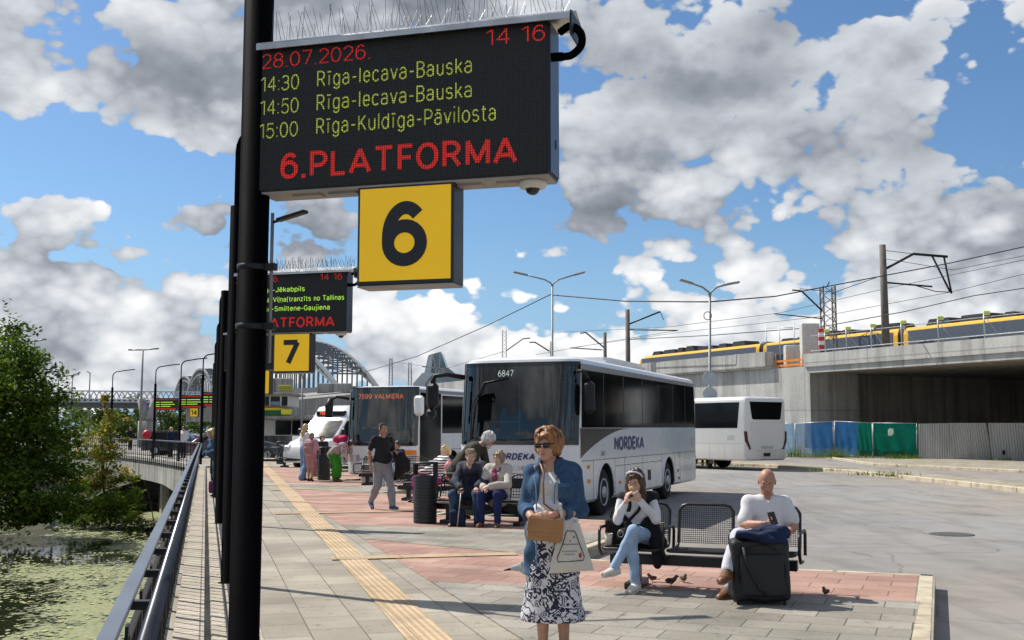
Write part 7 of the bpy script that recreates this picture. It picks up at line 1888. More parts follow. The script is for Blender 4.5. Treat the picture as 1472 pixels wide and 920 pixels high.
# ================================================================== the people
def w2l(t, p):
    M = Matrix.Rotation(-t.rotation_euler[2], 3, 'Z'); q = M @ (Vector(p) - Vector(t.location)); return V3(*q)
def l2w(t, p): return Matrix.Rotation(t.rotation_euler[2], 3, 'Z') @ Vector(p) + Vector(t.location)
M_denim = cloth('denim', (.045, .105, .20), .85, .22, 12, .35, 160); 
def denimmat():
    t = NT('denim_shirt'); a = t.noise(7, 6, rough=.65); w = t.noise(1.0, 3, vec=t.mapping((420, 420, 60)))
    c = t.ramp(a, (.30, (.022, .052, .105)), (.52, (.045, .092, .165)), (.74, (.10, .165, .25)))
    c = t.mix(.6, c, t.ramp(w, (.3, (.7, .7, .72)), (.7, (1.3, 1.3, 1.3))), 'MULTIPLY'); t.bump(t.math('ADD', t.noise(55, 5), t.math('MULTIPLY', w, .4)), .5, .006); return t.done(c, .88, spec=.2)
M_denimd = denimmat(); M_jean = cloth('pale_jeans', (.30, .42, .58), .85, .14, 9)
M_wcot = cloth('white_cotton', (.64, .635, .64), .85, .03, 5); M_blkc = cloth('black_cloth', (.012, .012, .014), .8, .3); M_navyc = cloth('navy_cloth', (.012, .02, .055), .85, .25)
M_greyc = cloth('grey_sweat', (.25, .25, .27), .9, .1); M_sole = mat('shoe_sole', (.6, .59, .56), .7); M_shoew = cloth('pale_shoe', (.60, .58, .52), .7, .12); M_brown = cloth('brown_leather', (.16, .075, .03), .55, .25, 12)
M_dkshoe = cloth('dark_shoe', (.03, .025, .022), .5)
def stripes(name, c1, c2, sc, axis='Z'):
    t = NT(name); w = t.N.new('ShaderNodeTexWave'); w.bands_direction = axis; w.inputs['Scale'].default_value = sc; w.inputs['Distortion'].default_value = 1.2; w.inputs['Detail Scale'].default_value = .6; t.link(t.tc.outputs['Object'], w.inputs['Vector'])
    return t.done(t.ramp(w.outputs['Fac'], (.45, c1), (.55, c2)), .85)
def floral():
    t = NT('floral_skirt')
    n = t.N.new('ShaderNodeTexNoise'); n.inputs['Scale'].default_value = 7; n.inputs['Detail'].default_value = 2; t.link(t.tc.outputs['Object'], n.inputs['Vector'])
    ad = t.N.new('ShaderNodeVectorMath'); ad.operation = 'MULTIPLY_ADD'; t.link(n.outputs['Color'], ad.inputs[0]); ad.inputs[1].default_value = (.16, .16, .16); t.link(t.tc.outputs['Object'], ad.inputs[2])
    vo = t.N.new('ShaderNodeTexVoronoi'); vo.inputs['Scale'].default_value = 15; t.link(ad.outputs[0], vo.inputs['Vector'])
    w = t.math('SINE', t.math('MULTIPLY', vo.outputs['Distance'], 26.0))
    n2 = t.noise(13, 3); m1 = t.math('MULTIPLY', t.math('GREATER_THAN', w, -.05), t.math('GREATER_THAN', n2, .43))
    v2 = t.N.new('ShaderNodeTexVoronoi'); v2.feature = 'DISTANCE_TO_EDGE'; v2.inputs['Scale'].default_value = 11; t.link(ad.outputs[0], v2.inputs['Vector'])
    m = t.math('MAXIMUM', m1, t.math('MULTIPLY', t.math('LESS_THAN', v2.outputs['Distance'], .05), t.math('GREATER_THAN', t.noise(9, 2), .46)))
    return t.done(t.mix(m, (.64, .63, .67), (.018, .02, .045)), .85)

# ---- standing woman in the denim shirt -----------------------------------------------------------
fp = at(794, 760, 7.85); fp.z = 0
f = Fig('person', 'woman with short auburn hair, sunglasses and a denim shirt over a floral skirt', fp, R(-6), None, 1.605, .0062, SK1, 'f', 1.0)
f.standing(spread=.075); J = f.J; k = f.k
f.hf = head_frame(R(-20), R(2), R(-2))
J['head'] = V3(-.035, -.01, 1.565) * k; J['neck'] = V3(-.012, .015, 1.435) * k
for sd, x in (('L', 1), ('R', -1)): J['sh' + sd] = V3(x * .150, .01, 1.365) * k
J['elR'] = V3(-.205, .0, 1.09) * k; J['wrR'] = V3(-.135, -.225, 1.045) * k; J['elL'] = V3(.210, -.01, 1.08) * k; J['wrL'] = V3(.02, -.245, 1.065) * k
J['anL'] = V3(.085, .03, .085) * k; J['toeL'] = V3(.11, -.12, .03) * k
f.hands['R'] = dict(fdir=(.86, -.22, -.28), palm=(.12, .92, -.25), curl=.62, thumb=.4); f.hands['L'] = dict(fdir=(-.93, -.10, -.16), palm=(-.1, .85, -.35), curl=.55, thumb=.4)
f.body()
f.face(None); HAIR1 = hairmat('hair_auburn', (.12, .04, .010), (.40, .175, .05)); f.hair(HAIR1, 'bob', 3, .019, -.02, .0046, 330)
q = MB()
M3 = Matrix(f.hf.tolist()).to_4x4()
for x in (-.033, .033): q.ball(f.HP(x, -.101, .004), (.029 * k, .006 * k, .0215 * k), 18, M=M3)
sg = q.build('sunglasses', mat('sunglass_lens', (.012, .006, .008), .08, spec=.6), f.t)
q = MB(); q.tube([f.HP(-.074, -.055, .017), f.HP(-.06, -.094, .016), f.HP(-.03, -.106, .021), f.HP(0, -.107, .013), f.HP(.03, -.106, .021), f.HP(.06, -.094, .016), f.HP(.074, -.055, .017), f.HP(.08, .01, .012)], .0042, 6); q.build('frame', M_blkc, sg)
f.torso_cloth('t_shirt', mat('t_shirt_white', (.64, .62, .62), .85, var=.04, bump=.2, bscale=60), .004, sleeves=.3, wr=(.004, 30, 4), belly=.055, res=.008, down=.02, arms='')
# skirt
B = Body(); B.loft([V3(0, .0, 1.02) * k, V3(0, 0, .90) * k, V3(0, 0, .62) * k, V3(.0, .01, .30) * k, V3(.0, .01, .265) * k], [.150, .178, .182, .222, .226], [.135, .155, .14, .16, .165], (1, 0, 0), .03)
B.cut((0, 0, .262 * k), (0, 0, -1)); B.cut((0, 0, 1.0 * k), (0, 0, 1))
v0 = B
def skirt_wr(X, Y, Z): return 0
B._add(lambda X, Y, Z: np.sqrt((X) ** 2 + (Y - .01) ** 2) + (-.172 - .085 * np.clip((.62 - Z) / .36, 0, 1)) + (.004 + .016 * np.clip((.75 - Z) / .5, 0, 1)) * np.sin(np.arctan2(Y - .01, X) * 11 + 2 * np.sin(np.arctan2(Y, X) * 2 + 1)) - .02 + 0 * Z, [-.4] * 3, [.4, .4, 1.2], .02, 'int')
skm = floral(); body_obj(B, .0075, 'skirt', skm, f.t)
# open denim shirt
B = Body(); ft = V3(0, -1, 0); e = .026
B.loft([V3(-.005, .02, .60) * k, V3(0, .015, .90) * k, V3(0, .01, 1.1) * k, V3(0, .0, 1.27) * k, V3(0, .012, 1.395) * k], [.205, .190, .166, .176, .114], [.155, .165, .155, .155, .094], (1, 0, 0), .04)
for x in (-1, 1): B.ell(V3(x * .074, -.090, 1.255) * k, V3(.074, .072, .078), None, .04)
for sd in 'LR':
    sh, el, wr_ = J['sh' + sd], J['el' + sd], J['wr' + sd]; en = el * .52 + wr_ * .48
    B.cone(J['neck'] - V3(0, 0, .06), sh, .070, .070, .03); B.chain([sh, el, en], [.067, .056, .050], .012)
B.box(V3(-.040, -.24, .80) * k, V3(.068, .20, .56) * k, Matrix.Rotation(R(3), 4, 'Y'), .03, .012, 'sub')
B.ell(V3(-.02, -.13, 1.42) * k, V3(.062, .10, .12) * k, None, .02, 'sub')
B.cone(J['neck'] + V3(-.01, -.005, -.02), J['head'] + V3(0, .02, 0), .060, .085, .01, 'sub')
B.cut((0, 0, .60 * k), (0, 0, -1)); B.wrinkle(.009, 27, 8)
sh_ = body_obj(B, .0068, 'denim_shirt', M_denimd, f.t)
for sd in 'LR':
    el, wr_ = J['el' + sd], J['wr' + sd]; B = Body(); a = el * .56 + wr_ * .44; b_ = el * .36 + wr_ * .64; B.cone(a, b_, .055, .054, .01); B.cut(b_, b_ - a); B.cut(a, a - b_); B.wrinkle(.003, 40, 2); body_obj(B, .006, 'cuff', M_denim, sh_)
for sd in (-1, 1):   # collar leaves
    B = Body(); B.chain([J['neck'] + V3(sd * .052, .055, .035), J['neck'] + V3(sd * .072, -.01, .025), J['neck'] + V3(sd * .088, -.085, -.028), J['neck'] + V3(sd * .075, -.112, -.06)], [.017, .018, .020, .010], .012); B.wrinkle(.002, 40, 3); body_obj(B, .0055, 'collar', M_denimd, sh_)
M_stitch = cloth('denim_seam', (.16, .23, .33), .85, .2)
for sx in (.028, -.108):
    q = MB(); q.tube(spl([V3(sx + (.02 if z_ > 1.3 else 0) * (1 if sx > 0 else -1), y_, z_) * k for z_, y_ in ((1.34, -.115), (1.25, -.172), (1.12, -.160), (1.0, -.158), (.85, -.160), (.66, -.150))], 5), .0055, 6); q.build('placket', M_stitch, sh_)
for bz in (.78, .92, 1.06, 1.19, 1.30):
    q = MB(); q.lathe([(.0065, 0), (.0065, .004), (0, .005)], 10, Matrix.Translation(V3(.045, -.160 - .012 * (bz > 1.1), bz) * k) @ Matrix.Rotation(R(90), 4, 'X')); q.build('button', M_steel, sh_)
q = MB(); c = V3(.098, -.168, 1.235) * k; c = c + V3(0, -.004, 0); q.box(tuple(c), (.085, .012, .10), rz=R(24), bev=.004); q.build('pocket', M_denimd, sh_)
q = MB(); q.box(tuple(c + V3(0, -.006, .042)), (.09, .014, .03), rz=R(24), bev=.004); q.build('pocket_flap', M_denim, sh_)
for sd in 'LR':
    an, toe = J['an' + sd], J['toe' + sd]; q = MB(); q.tube([an + V3(0, .05, -.075), toe + V3(0, -.02, -.022)], .03, 8); q.build('sandal', M_brown, f.t)
WOM = f
# strap, handbag, tote
def bag(name, label, cat, c, rz=0.0, group=None): return thing(name, label, cat, tuple(c), rz, group)
M_tan = mat('tan_leather', (.34, .165, .065), .45, var=.14, scale=6, bump=.15, bscale=90); M_tanr = mat('tan_piping', (.24, .11, .04), .45)
hb0 = l2w(f.t, V3(-.035, -.215, .93)); hb = bag('handbag', 'tan leather crossbody handbag hanging in front of the woman in denim', 'handbag', hb0, R(-9))
B = Body(); B.box((0, 0, -.02), (.125, .042, .088), Matrix.Rotation(R(6), 4, 'Y'), .022, .01); B.wrinkle(.0025, 28, 4); body_obj(B, .0055, 'pouch', M_tan, hb)
B = Body(); B.box((-.0, -.040, .006), (.122, .007, .050), Matrix.Rotation(R(6), 4, 'Y'), .006, .01); B.wrinkle(.003, 26, 6); body_obj(B, .005, 'flap', M_tan, hb)
q = MB(); q.tube([(.118, .0, .07), (.06, -.0, .10)] + [w2l(hb, l2w(f.t, p)) for p in (V3(-.045, -.20, 1.08), V3(-.05, -.195, 1.20), V3(-.05, -.145, 1.29), V3(-.075, -.08, 1.345), V3(-.10, .0, 1.37))], .0075, 8); q.build('strap', M_tanr, hb)
M_canvas = mat('canvas', (.60, .575, .52), .9, var=.06, scale=5, bump=.3, bscale=140)
tp = at(824, 795, 7.66); tb = bag('tote_bag', 'cream canvas tote bag with a printed frame hanging from her forearm', 'tote bag', tp, R(4))
def TL(px, py, dy=0): p = at(px, py, 7.66); return V3(p.x - tp.x, dy, p.z - tp.z)
pts = [TL(789, 825), TL(855, 820.5), TL(845, 785), TL(836, 757), TL(818, 744), TL(806, 752), TL(795, 790)]
front = []; n = 16; vs = []; fs = []
def tote_pt(u, v, sgn):
    l0, l1 = TL(789, 825), TL(806, 748); r0, r1 = TL(855, 820.5), TL(833, 752)
    a = l0 * (1 - v) + l1 * v; b_ = r0 * (1 - v) + r1 * v; p = a * (1 - u) + b_ * u
    th = .035 * math.sin(math.pi * u) ** .6 * (1 - v) ** .5 * min(1, v * 6 + .15)
    return p + V3(0, sgn * th + .006 * math.sin(u * 9 + v * 4) * (1 - abs(2 * u - 1)) + .02 * (1 - v), 0)
for sgn in (-1, 1):
    o = len(vs)
    for i in range(n + 1):
        for j in range(n + 1): vs.append(tote_pt(i / n, j / n, sgn))
    fs += [(o + i * (n + 1) + j, o + (i + 1) * (n + 1) + j, o + (i + 1) * (n + 1) + j + 1, o + i * (n + 1) + j + 1) for i in range(n) for j in range(n)]
q = MB(); q.add(vs, fs, 0, True); q.build('sack', M_canvas, tb, recalc=False)
def onbag(u, v): return tote_pt(u, v, -1) + V3(0, -.003, 0)
q = MB(); fr_ = [(.16, .22), (.5, .225), (.80, .23), (.845, .30), (.78, .55), (.71, .78), (.64, .83), (.50, .815), (.36, .825), (.31, .78), (.22, .55), (.12, .30)]
P = [onbag(*a) for a in fr_]; q.tube(P, .0028, 5, closed=True); q.build('printed_frame', M_blkc, tb)
for i, (u0, u1, v, m_) in enumerate(((.22, .74, .56, M_blkc), (.24, .66, .42, M_greyc), (.30, .60, .36, M_greyc), (.44, .50, .62, M_greyc))):
    q = MB(); q.tube([onbag(u0 + (u1 - u0) * t / 24, v + .008 * math.sin(t * 2.4)) for t in range(25)], .0016, 4); q.build('printed_line', m_, tb)
q = MB(); q.ball(onbag(.74, .33), (.011, .003, .018), 10); q.build('printed_emblem', mat('print_red', (.40, .03, .03), .6), tb)
q = MB(); q.ball(onbag(.62, .70), (.004, .003, .009), 8); q.build('printed_mark', M_blkc, tb)
el = l2w(f.t, J['elL'] * .62 + J['wrL'] * .38)
q = MB(); a = Vector(TL(808, 750)); b_ = Vector(TL(830, 754)); lp = Vector(el) - Vector(tp)
def flat(P, w_):
    o = len(q.v); vs = []
    for p in P: vs += [Vector(p) - Vector((w_, 0, 0)), Vector(p) + Vector((w_, 0, 0))]
    q.add(vs, [(2 * i, 2 * i + 2, 2 * i + 3, 2 * i + 1) for i in range(len(P) - 1)], 0, True)
top = Vector(TL(803, 722, -.06)); flat([a + Vector((0, -.02, 0)), a.lerp(top, .5) + Vector((0, -.02, 0)), top, lp + Vector((0, 0, .066)), lp + Vector((.02, .07, -.0)), b_.lerp(lp, .4) + Vector((0, .07, 0)), b_ + Vector((0, .02, 0))], .012); q.build('strap', M_canvas, tb, recalc=False)

# ---- seated woman eating -----------------------------------------------------------------------
sp0 = BEN[0] - U * .63; 
f = Fig('person', 'seated woman with long brown hair and white headband eating on the nearest bench', sp0, BAYROT + R(8), None, 1.62, .0072, SK2, 'f', .88)
f.sitting(.42, R(-16), .09); J = f.J; k = f.k
J['head'] = V3(-.02, -.20, 1.065); J['neck'] = V3(-.015, -.125, .94); J['chest'] = V3(-.01, -.06, .80); J['waist'] = V3(0, .01, .66); J['shL'] = V3(.145, -.08, .905); J['shR'] = V3(-.165, -.09, .895)
f.hf = head_frame(R(-10), R(-14), 0)
J['elL'] = V3(.185, -.21, .70); J['wrL'] = V3(.045, -.36, .895); J['elR'] = V3(-.20, -.20, .69); J['wrR'] = V3(-.10, -.36, .87)
J['hipL'] = V3(.085, .02, .50); J['hipR'] = V3(-.085, .02, .50)
J['knR'] = V3(-.03, -.42, .50); J['anR'] = V3(.00, -.44, .09); J['toeR'] = V3(-.05, -.60, .03)
J['knL'] = V3(-.01, -.47, .605); J['anL'] = V3(-.20, -.50, .24); J['toeL'] = V3(-.29, -.62, .20)
f.hands['L'] = dict(fdir=(-.45, -.02, .80), palm=(-.55, .65, .1), curl=.75); f.hands['R'] = dict(fdir=(.25, .0, .90), palm=(.7, .4, .1), curl=.95)
f.body(); HB = hairmat('hair_brown', (.025, .011, .007), (.10, .045, .022)); f.hair(HB, 'long', 5, .008, .05, .006, 90); f.face(M_blkc)
q = MB(); q.tube([f.HP(x, y, z) for x, y, z in ((-.088, .0, .055), (-.075, -.03, .10), (-.04, -.055, .125), (0, -.062, .130), (.04, -.055, .125), (.075, -.03, .10), (.088, .0, .055))], .010, 8); q.build('headband', M_wcot, f.t)
q = MB()
for x in (-.032, .032): q.tube([f.HP(x + .024 * math.cos(a), -.097, .004 + .017 * math.sin(a)) for a in np.linspace(0, 6.283, 15)], .0018, 5)
q.tube([f.HP(-.008, -.1, .006), f.HP(.008, -.1, .006)], .0018, 5); q.build('glasses', mat('glasses_frame', (.30, .12, .10), .3), f.t)
f.torso_cloth('white_top', M_wcot, .008, sleeves=1.93, wr=(.004, 30, 4))
f.trousers(M_jean, .006, 1.0, (.004, 30, 5), 'jeans'); f.shoes(M_shoew, M_sole)
B = Body(); rt = nrm(J['shL'] - J['shR']); B.loft([J['pelvis'] + V3(0, 0, -.02), J['waist'], J['chest'], J['neck'] - V3(0, .0, .05)], np.array([.165, .160, .170, .11]), np.array([.14, .132, .128, .085]), rt, .05)
for sd in 'LR': B.cone(J['neck'] - V3(0, 0, .05), J['sh' + sd], .065, .072, .03)
B.box(V3(-.01, -.30, .78), V3(.062, .2, .4), None, .02, .01, 'sub'); B.wrinkle(.008, 26, 6); body_obj(B, .0075, 'vest', M_blkc, f.t)
B = Body(); B.chain([J['chest'] + V3(-.14, .04, .02), J['waist'] + V3(.15, -.10, -.06), V3(.20, -.14, .46), V3(.20, -.20, .26)], [.05, .06, .075, .045], .04); B.wrinkle(.008, 24, 3); body_obj(B, .008, 'jacket_sleeve', M_blkc, f.t)
q = MB(); q.tube([J['shL'] + V3(-.05, -.06, .05), J['chest'] + V3(.02, -.165, -.02), J['waist'] + V3(-.13, -.13, -.02)], .016, 8); q.build('bag_strap', M_blkc, f.t)
SW = f
fd = bag('pastry', 'pale pastry held at the mouth of the seated woman', 'pastry', l2w(f.t, V3(-.035, -.335, 1.005)))
B = Body(); B.ell((0, 0, 0), (.032, .02, .022), None, .01); B.wrinkle(.004, 60, 3); body_obj(B, .005, 'bun', mat('pastry_crust', (.60, .38, .16), .7, var=.3, scale=40), fd)
cw_ = l2w(f.t, V3(-.31, -.10, .42)); cp = bag('drink_cup', 'clear takeaway cup with an orange drink on the left end of the bench', 'cup', cw_)
q = MB(); q.lathe([(.030, 0), (.042, .12), (.043, .12), (.031, -.0)], 20); q.build('cup_wall', mat('clear_plastic', (.72, .6, .48), .15, var=.02), cp)
q = MB(); q.lathe([(0, .004), (.029, .004), (.036, .06), (0, .06)], 20); q.build('drink', mat('orange_drink', (.70, .28, .06), .3), cp)
bg = bag('shoulder_bag', 'black shoulder bag standing on the bench beside the eating woman', 'bag', l2w(f.t, V3(-.26, .06, .42)), BAYROT)
B = Body(); B.box((0, 0, .13), (.10, .08, .13), None, .04, .02); B.ell((.12, -.10, .10), (.09, .07, .08), None, .03); B.wrinkle(.008, 25, 9); body_obj(B, .008, 'bag_body', M_blkc, bg)
q = MB(); q.tube([(-.06, 0, .24), (-.03, .0, .36), (.05, .0, .36), (.08, 0, .24)], .009, 6); q.build('handle', M_blkc, bg)
q = MB()
for i in range(5): q.tube([(.10 + .03 * math.cos(a + i) + .01 * i, -.17 + .01 * i, .12 + .035 * math.sin(a)) for a in np.linspace(0, 6.2, 12)], .004, 5)
q.build('key_rings', M_steel, bg)

# ---- man in white with the phone -----------------------------------------------------------------
sp1 = BEN[0] + U * .66
f = Fig('person', 'bald man in a white v neck t-shirt looking at his phone on the nearest bench', sp1, BAYROT + R(14), None, 1.76, .0072, SK3, 'm', 1.0)
f.sitting(.42, R(4), .11); J = f.J; k = f.k
J['head'] = V3(-.0, -.045, 1.085); J['neck'] = V3(.0, .015, .948); J['chest'] = V3(0, .03, .79); J['waist'] = V3(0, .05, .66); J['shL'] = V3(.172, .015, .872); J['shR'] = V3(-.172, .005, .872)
f.hf = head_frame(R(-6), R(-24), R(2))
J['elR'] = V3(-.235, -.12, .67); J['wrR'] = V3(-.085, -.30, .70); J['elL'] = V3(.245, -.06, .66); J['wrL'] = V3(.16, -.26, .60)
J['hipR'] = V3(-.09, .0, .50); J['hipL'] = V3(.09, .0, .50)
knee = w2l(f.t, at(1062, 768, 10.30)); J['knR'] = V3(knee[0], knee[1], .585); a = w2l(f.t, at(1043, 826, 10.0)); J['anR'] = V3(a[0] + .015, a[1] + .04, .30); J['toeR'] = V3(a[0] - .05, a[1] - .10, .245)
b_ = w2l(f.t, gnd(1044, 862)); J['knL'] = V3(.0, -.50, .50); J['anL'] = V3(b_[0] + .02, b_[1] + .06, .09); J['toeL'] = V3(b_[0] - .07, b_[1] - .07, .035)
f.hands['R'] = dict(fdir=(.82, -.25, .15), palm=(-.05, .25, .9), curl=.8); f.hands['L'] = dict(fdir=(-.75, -.45, -.12), palm=(0, -.2, -1), curl=.35)
f.body(); f.face(mat('brow_grey', (.16, .11, .08), .8))
B = Body(); M3 = Matrix(f.hf.tolist()).to_4x4(); B.ell(f.HP(0, .05, -.008), V3(.0785, .060, .05) * k, M3, .02); B.ell(f.HP(0, -.12, .02), V3(.12, .10, .12) * k, M3, .01, 'sub'); B.wrinkle(.002, 90, 3); body_obj(B, .006, 'hair', mat('hair_stubble', (.14, .09, .065), .9, var=.3, scale=80), f.t)
f.torso_cloth('t_shirt', M_wcot, .016, sleeves=.80, wr=(.0055, 24, 4), belly=.075, down=.02, vneck=.06)
M_linen = cloth('white_linen', (.56, .56, .62), .9, .06); f.trousers(M_linen, .016, .93, (.009, 22, 5)); 
for sd in 'LR':
    q = MB(); kn, an = J['kn' + sd], J['an' + sd]; d = nrm(an - kn); q.tube([an - d * .09, an + d * .02], [.043, .041], 12); q.build('sock', M_wcot, f.t)
f.shoes(M_brown, mat('tan_sole', (.30, .18, .10), .8))
ph = bag('phone', 'black phone in the right hand of the bald man', 'phone', l2w(f.t, V3(.015, -.345, .755)), f.t.rotation_euler[2])
q = MB(); q.box((0, 0, 0), (.07, .010, .14), bev=.004, M=Matrix.Rotation(R(-35), 4, 'X') @ Matrix.Rotation(R(-12), 4, 'Y')); q.build('case', M_blkc, ph)
q = MB(); q.box((0, .0062, .003), (.062, .002, .13), M=Matrix.Rotation(R(-35), 4, 'X') @ Matrix.Rotation(R(-12), 4, 'Y')); q.build('screen', M_blackg, ph)
# suitcase and jacket
sc0 = gnd(1096, 871); sc = bag('suitcase', 'large black soft suitcase on wheels standing in front of the bald man', 'suitcase', (sc0.x, sc0.y + .12, 0), R(-3))
M_nyl = mat('black_nylon', (.008, .008, .0095), .6, var=.35, scale=5, bump=.35, bscale=45)
B = Body(); B.box((0, 0, .315), (.265, .15, .275), None, .05, .02); B.wrinkle(.010, 17, 5); body_obj(B, .009, 'shell', M_nyl, sc)
B = Body(); B.box((.01, -.155, .28), (.20, .022, .19), None, .02, .01); B.wrinkle(.005, 18, 6); body_obj(B, .008, 'pocket', M_nyl, sc)
q = MB(); q.tube([(-.16, -.165, .53), (-.14, -.19, .40), (-.10, -.185, .30), (-.02, -.19, .16), (.04, -.18, .10)], .016, 8); q.build('strap', M_nyl, sc)
q = MB(); q.tube([(.21 * math.cos(a) * 1.05, -.152, .315 + .235 * math.sin(a)) for a in np.linspace(0, 6.283, 30)], .005, 5, closed=False); q.build('zip', M_black2, sc)
q = MB(); q.tube([(-.1, -.10, .58), (-.08, -.11, .61), (.08, -.11, .61), (.1, -.10, .58)], .012, 8); q.build('handle', M_nyl, sc)
for sx in (-1, 1):
    for sy in (-1, 1): q = MB(); q.lathe([(.022, -.012), (.028, -.008), (.028, .008), (.022, .012)], 14, Matrix.Translation((sx * .21, sy * .10, .028)) @ Matrix.Rotation(R(90), 4, 'Y')); q.build('wheel', M_tyre, sc)
jk = bag('folded_jacket', 'dark navy jacket folded on top of the black suitcase', 'jacket', (sc0.x + .02, sc0.y + .13, .575), R(-3))
B = Body(); B.ell((0.03, 0, .045), (.25, .14, .055), None, .03); B.ell((.12, -.02, .085), (.14, .12, .06), None, .04); B.chain([(-.2, -.10, .06), (.0, -.15, .05), (.2, -.14, .0)], [.035, .045, .03], .03); B.wrinkle(.013, 28, 11, (1, 1, 2)); body_obj(B, .008, 'cloth', M_navyc, jk)

# ---- the couple ----------------------------------------------------------------------------------
HG = hairmat('hair_grey_blond', (.16, .105, .06), (.34, .25, .16)); HBL = hairmat('hair_blond', (.30, .19, .08), (.60, .44, .22)); HW = hairmat('hair_white', (.35, .33, .30), (.70, .68, .64)); HDK = hairmat('hair_dark', (.01, .008, .007), (.04, .03, .025))
p = at(677, 700, 18.5); p.z = 0
f = Fig('person', 'elderly man in a dark jacket seated with a walking stick on the bench', p, BAYROT + R(14), None, 1.74, .0095, SK2, 'm', 1.02)
f.sitting(.42, R(-10), .17); J = f.J; k = f.k
J['head'] = V3(.02, -.16, 1.13); J['neck'] = V3(.0, -.085, 1.0); f.hf = head_frame(R(14), R(-4), R(4))
J['elR'] = V3(-.25, -.20, .72); J['wrR'] = V3(-.09, -.44, .62); J['elL'] = V3(.25, -.20, .72); J['wrL'] = V3(.17, -.42, .64)
J['knR'] = V3(-.24, -.42, .52); J['anR'] = V3(-.21, -.40, .09); J['toeR'] = V3(-.26, -.55, .03)
f.hands['R'] = dict(fdir=(.15, -.85, -.3), palm=(.3, -.1, -.95), curl=.9); f.hands['L'] = dict(fdir=(.0, -.85, -.4), palm=(0, -.2, -.95), curl=.8)
f.body(); f.hair(HG, 'short', 4, .010, 0, None, 60); f.face(M_blkc)
f.torso_cloth('jacket', cloth('jacket_charcoal', (.035, .04, .055), .8, .2), .026, sleeves=1.9, wr=(.009, 20, 4), down=.05, vneck=.10); f.trousers(cloth('dark_jeans', (.03, .06, .11), .85, .2), .014, 1.0, (.006, 22, 3)); f.shoes(M_dkshoe)
B = Body(); B.cone(J['chest'] + V3(0, -.115, .10), J['waist'] + V3(0, -.12, 0), .05, .05, .01); body_obj(B, .01, 'jumper', M_navyc, f.t)
wk = bag('walking_stick', 'thin walking stick held between the knees of the seated elderly man', 'walking stick', l2w(f.t, V3(-.10, -.56, 0)))
q = MB(); a = Vector((0, 0, 0)); h_ = Vector(l2w(f.t, J['wrR'] + V3(.02, -.09, -.02))) - wk.location; q.tube([(-.03, -.02, 0), h_], .011, 8); q.build('shaft', M_steel, wk)
q = MB(); q.tube([h_ - Vector((.05, 0, 0)), h_ + Vector((.06, 0, .01))], .015, 8); q.build('grip', M_black2, wk)
hb2 = bag('shopping_bag', 'dark blue bag standing on the paving at the feet of the elderly man', 'bag', gnd(658, 757), R(-10))
B = Body(); B.box((0, 0, .13), (.13, .08, .13), None, .04, .02); B.ell((.0, 0, .24), (.10, .06, .05), None, .04); B.wrinkle(.01, 22, 4); body_obj(B, .01, 'bag_body', M_navyc, hb2)
q = MB(); q.tube([(-.07, -.02, .24), (-.04, -.03, .36), (.04, -.03, .36), (.07, -.02, .24)], .008, 6); q.build('handle', M_blkc, hb2)
p = at(714, 700, 18.25); p.z = 0
f = Fig('person', 'elderly woman in a beige jacket seated beside the man with the stick', p, BAYROT + R(4), None, 1.58, .0095, SK2, 'f', 1.05)
f.sitting(.42, R(-6), .15); J = f.J
f.hf = head_frame(R(-16), R(-4), R(-3)); J['elR'] = V3(-.22, -.14, .68); J['wrR'] = V3(-.10, -.34, .63); J['elL'] = V3(.24, -.15, .68); J['wrL'] = V3(-.02, -.36, .66)
f.hands['R'] = dict(fdir=(.5, -.7, -.2), palm=(.2, -.2, -.9), curl=.7); f.hands['L'] = dict(fdir=(-.9, -.2, -.1), palm=(0, .5, -.8), curl=.6)
f.body(); f.hair(HG, 'full', 6, .014, .0, None, 70); f.face(M_blkc)
f.torso_cloth('jacket', cloth('jacket_beige', (.46, .41, .36), .85, .1), .024, sleeves=1.9, wr=(.009, 20, 7), down=.06, hem_ease=.03, vneck=.12); f.trousers(cloth('navy_trousers', (.014, .022, .085), .85, .2), .016, 1.0, (.006, 22, 3)); f.shoes(M_brown)
B = Body(); B.chain([J['neck'] + V3(-.06, -.05, -.01), J['neck'] + V3(-.04, -.12, -.10), J['chest'] + V3(-.01, -.16, -.02), J['waist'] + V3(-.02, -.15, .02)], [.035, .04, .045, .035], .03); B.chain([J['neck'] + V3(.06, -.05, -.01), J['neck'] + V3(.04, -.12, -.08)], [.032, .03], .03); B.wrinkle(.006, 30, 2); body_obj(B, .009, 'scarf', cloth('scarf_plum', (.22, .05, .10), .9, .5, 25), f.t)
# ---- bending man with white hair -------------------------------------------------------------------
p = at(662, 700, 19.5); p.z = 0
f = Fig('person', 'man with shaggy white hair and dark olive coat bending over behind the couple', p, R(72), None, 1.78, .0095, SK1, 'm', 1.02)
f.standing(); J = f.J
J['pelvis'] = V3(0, .02, .93); J['waist'] = V3(0, -.08, 1.07); J['chest'] = V3(0, -.24, 1.22); J['neck'] = V3(0, -.40, 1.33); J['head'] = V3(0, -.53, 1.40); J['shL'] = V3(.19, -.34, 1.27); J['shR'] = V3(-.19, -.34, 1.27)
f.hf = head_frame(R(-18), R(-38), 0); J['elR'] = V3(-.24, -.36, 1.0); J['wrR'] = V3(-.18, -.52, .86); J['elL'] = V3(.24, -.38, 1.0); J['wrL'] = V3(.16, -.56, .88)
f.hands['R'] = dict(fdir=(.1, -.7, -.6), palm=(.8, 0, -.3), curl=.6); f.hands['L'] = dict(fdir=(-.1, -.7, -.6), palm=(-.8, 0, -.3), curl=.6)
f.body(); f.hair(HW, 'bob', 9, .022, -.02, None, 110); f.face(M_blkc)
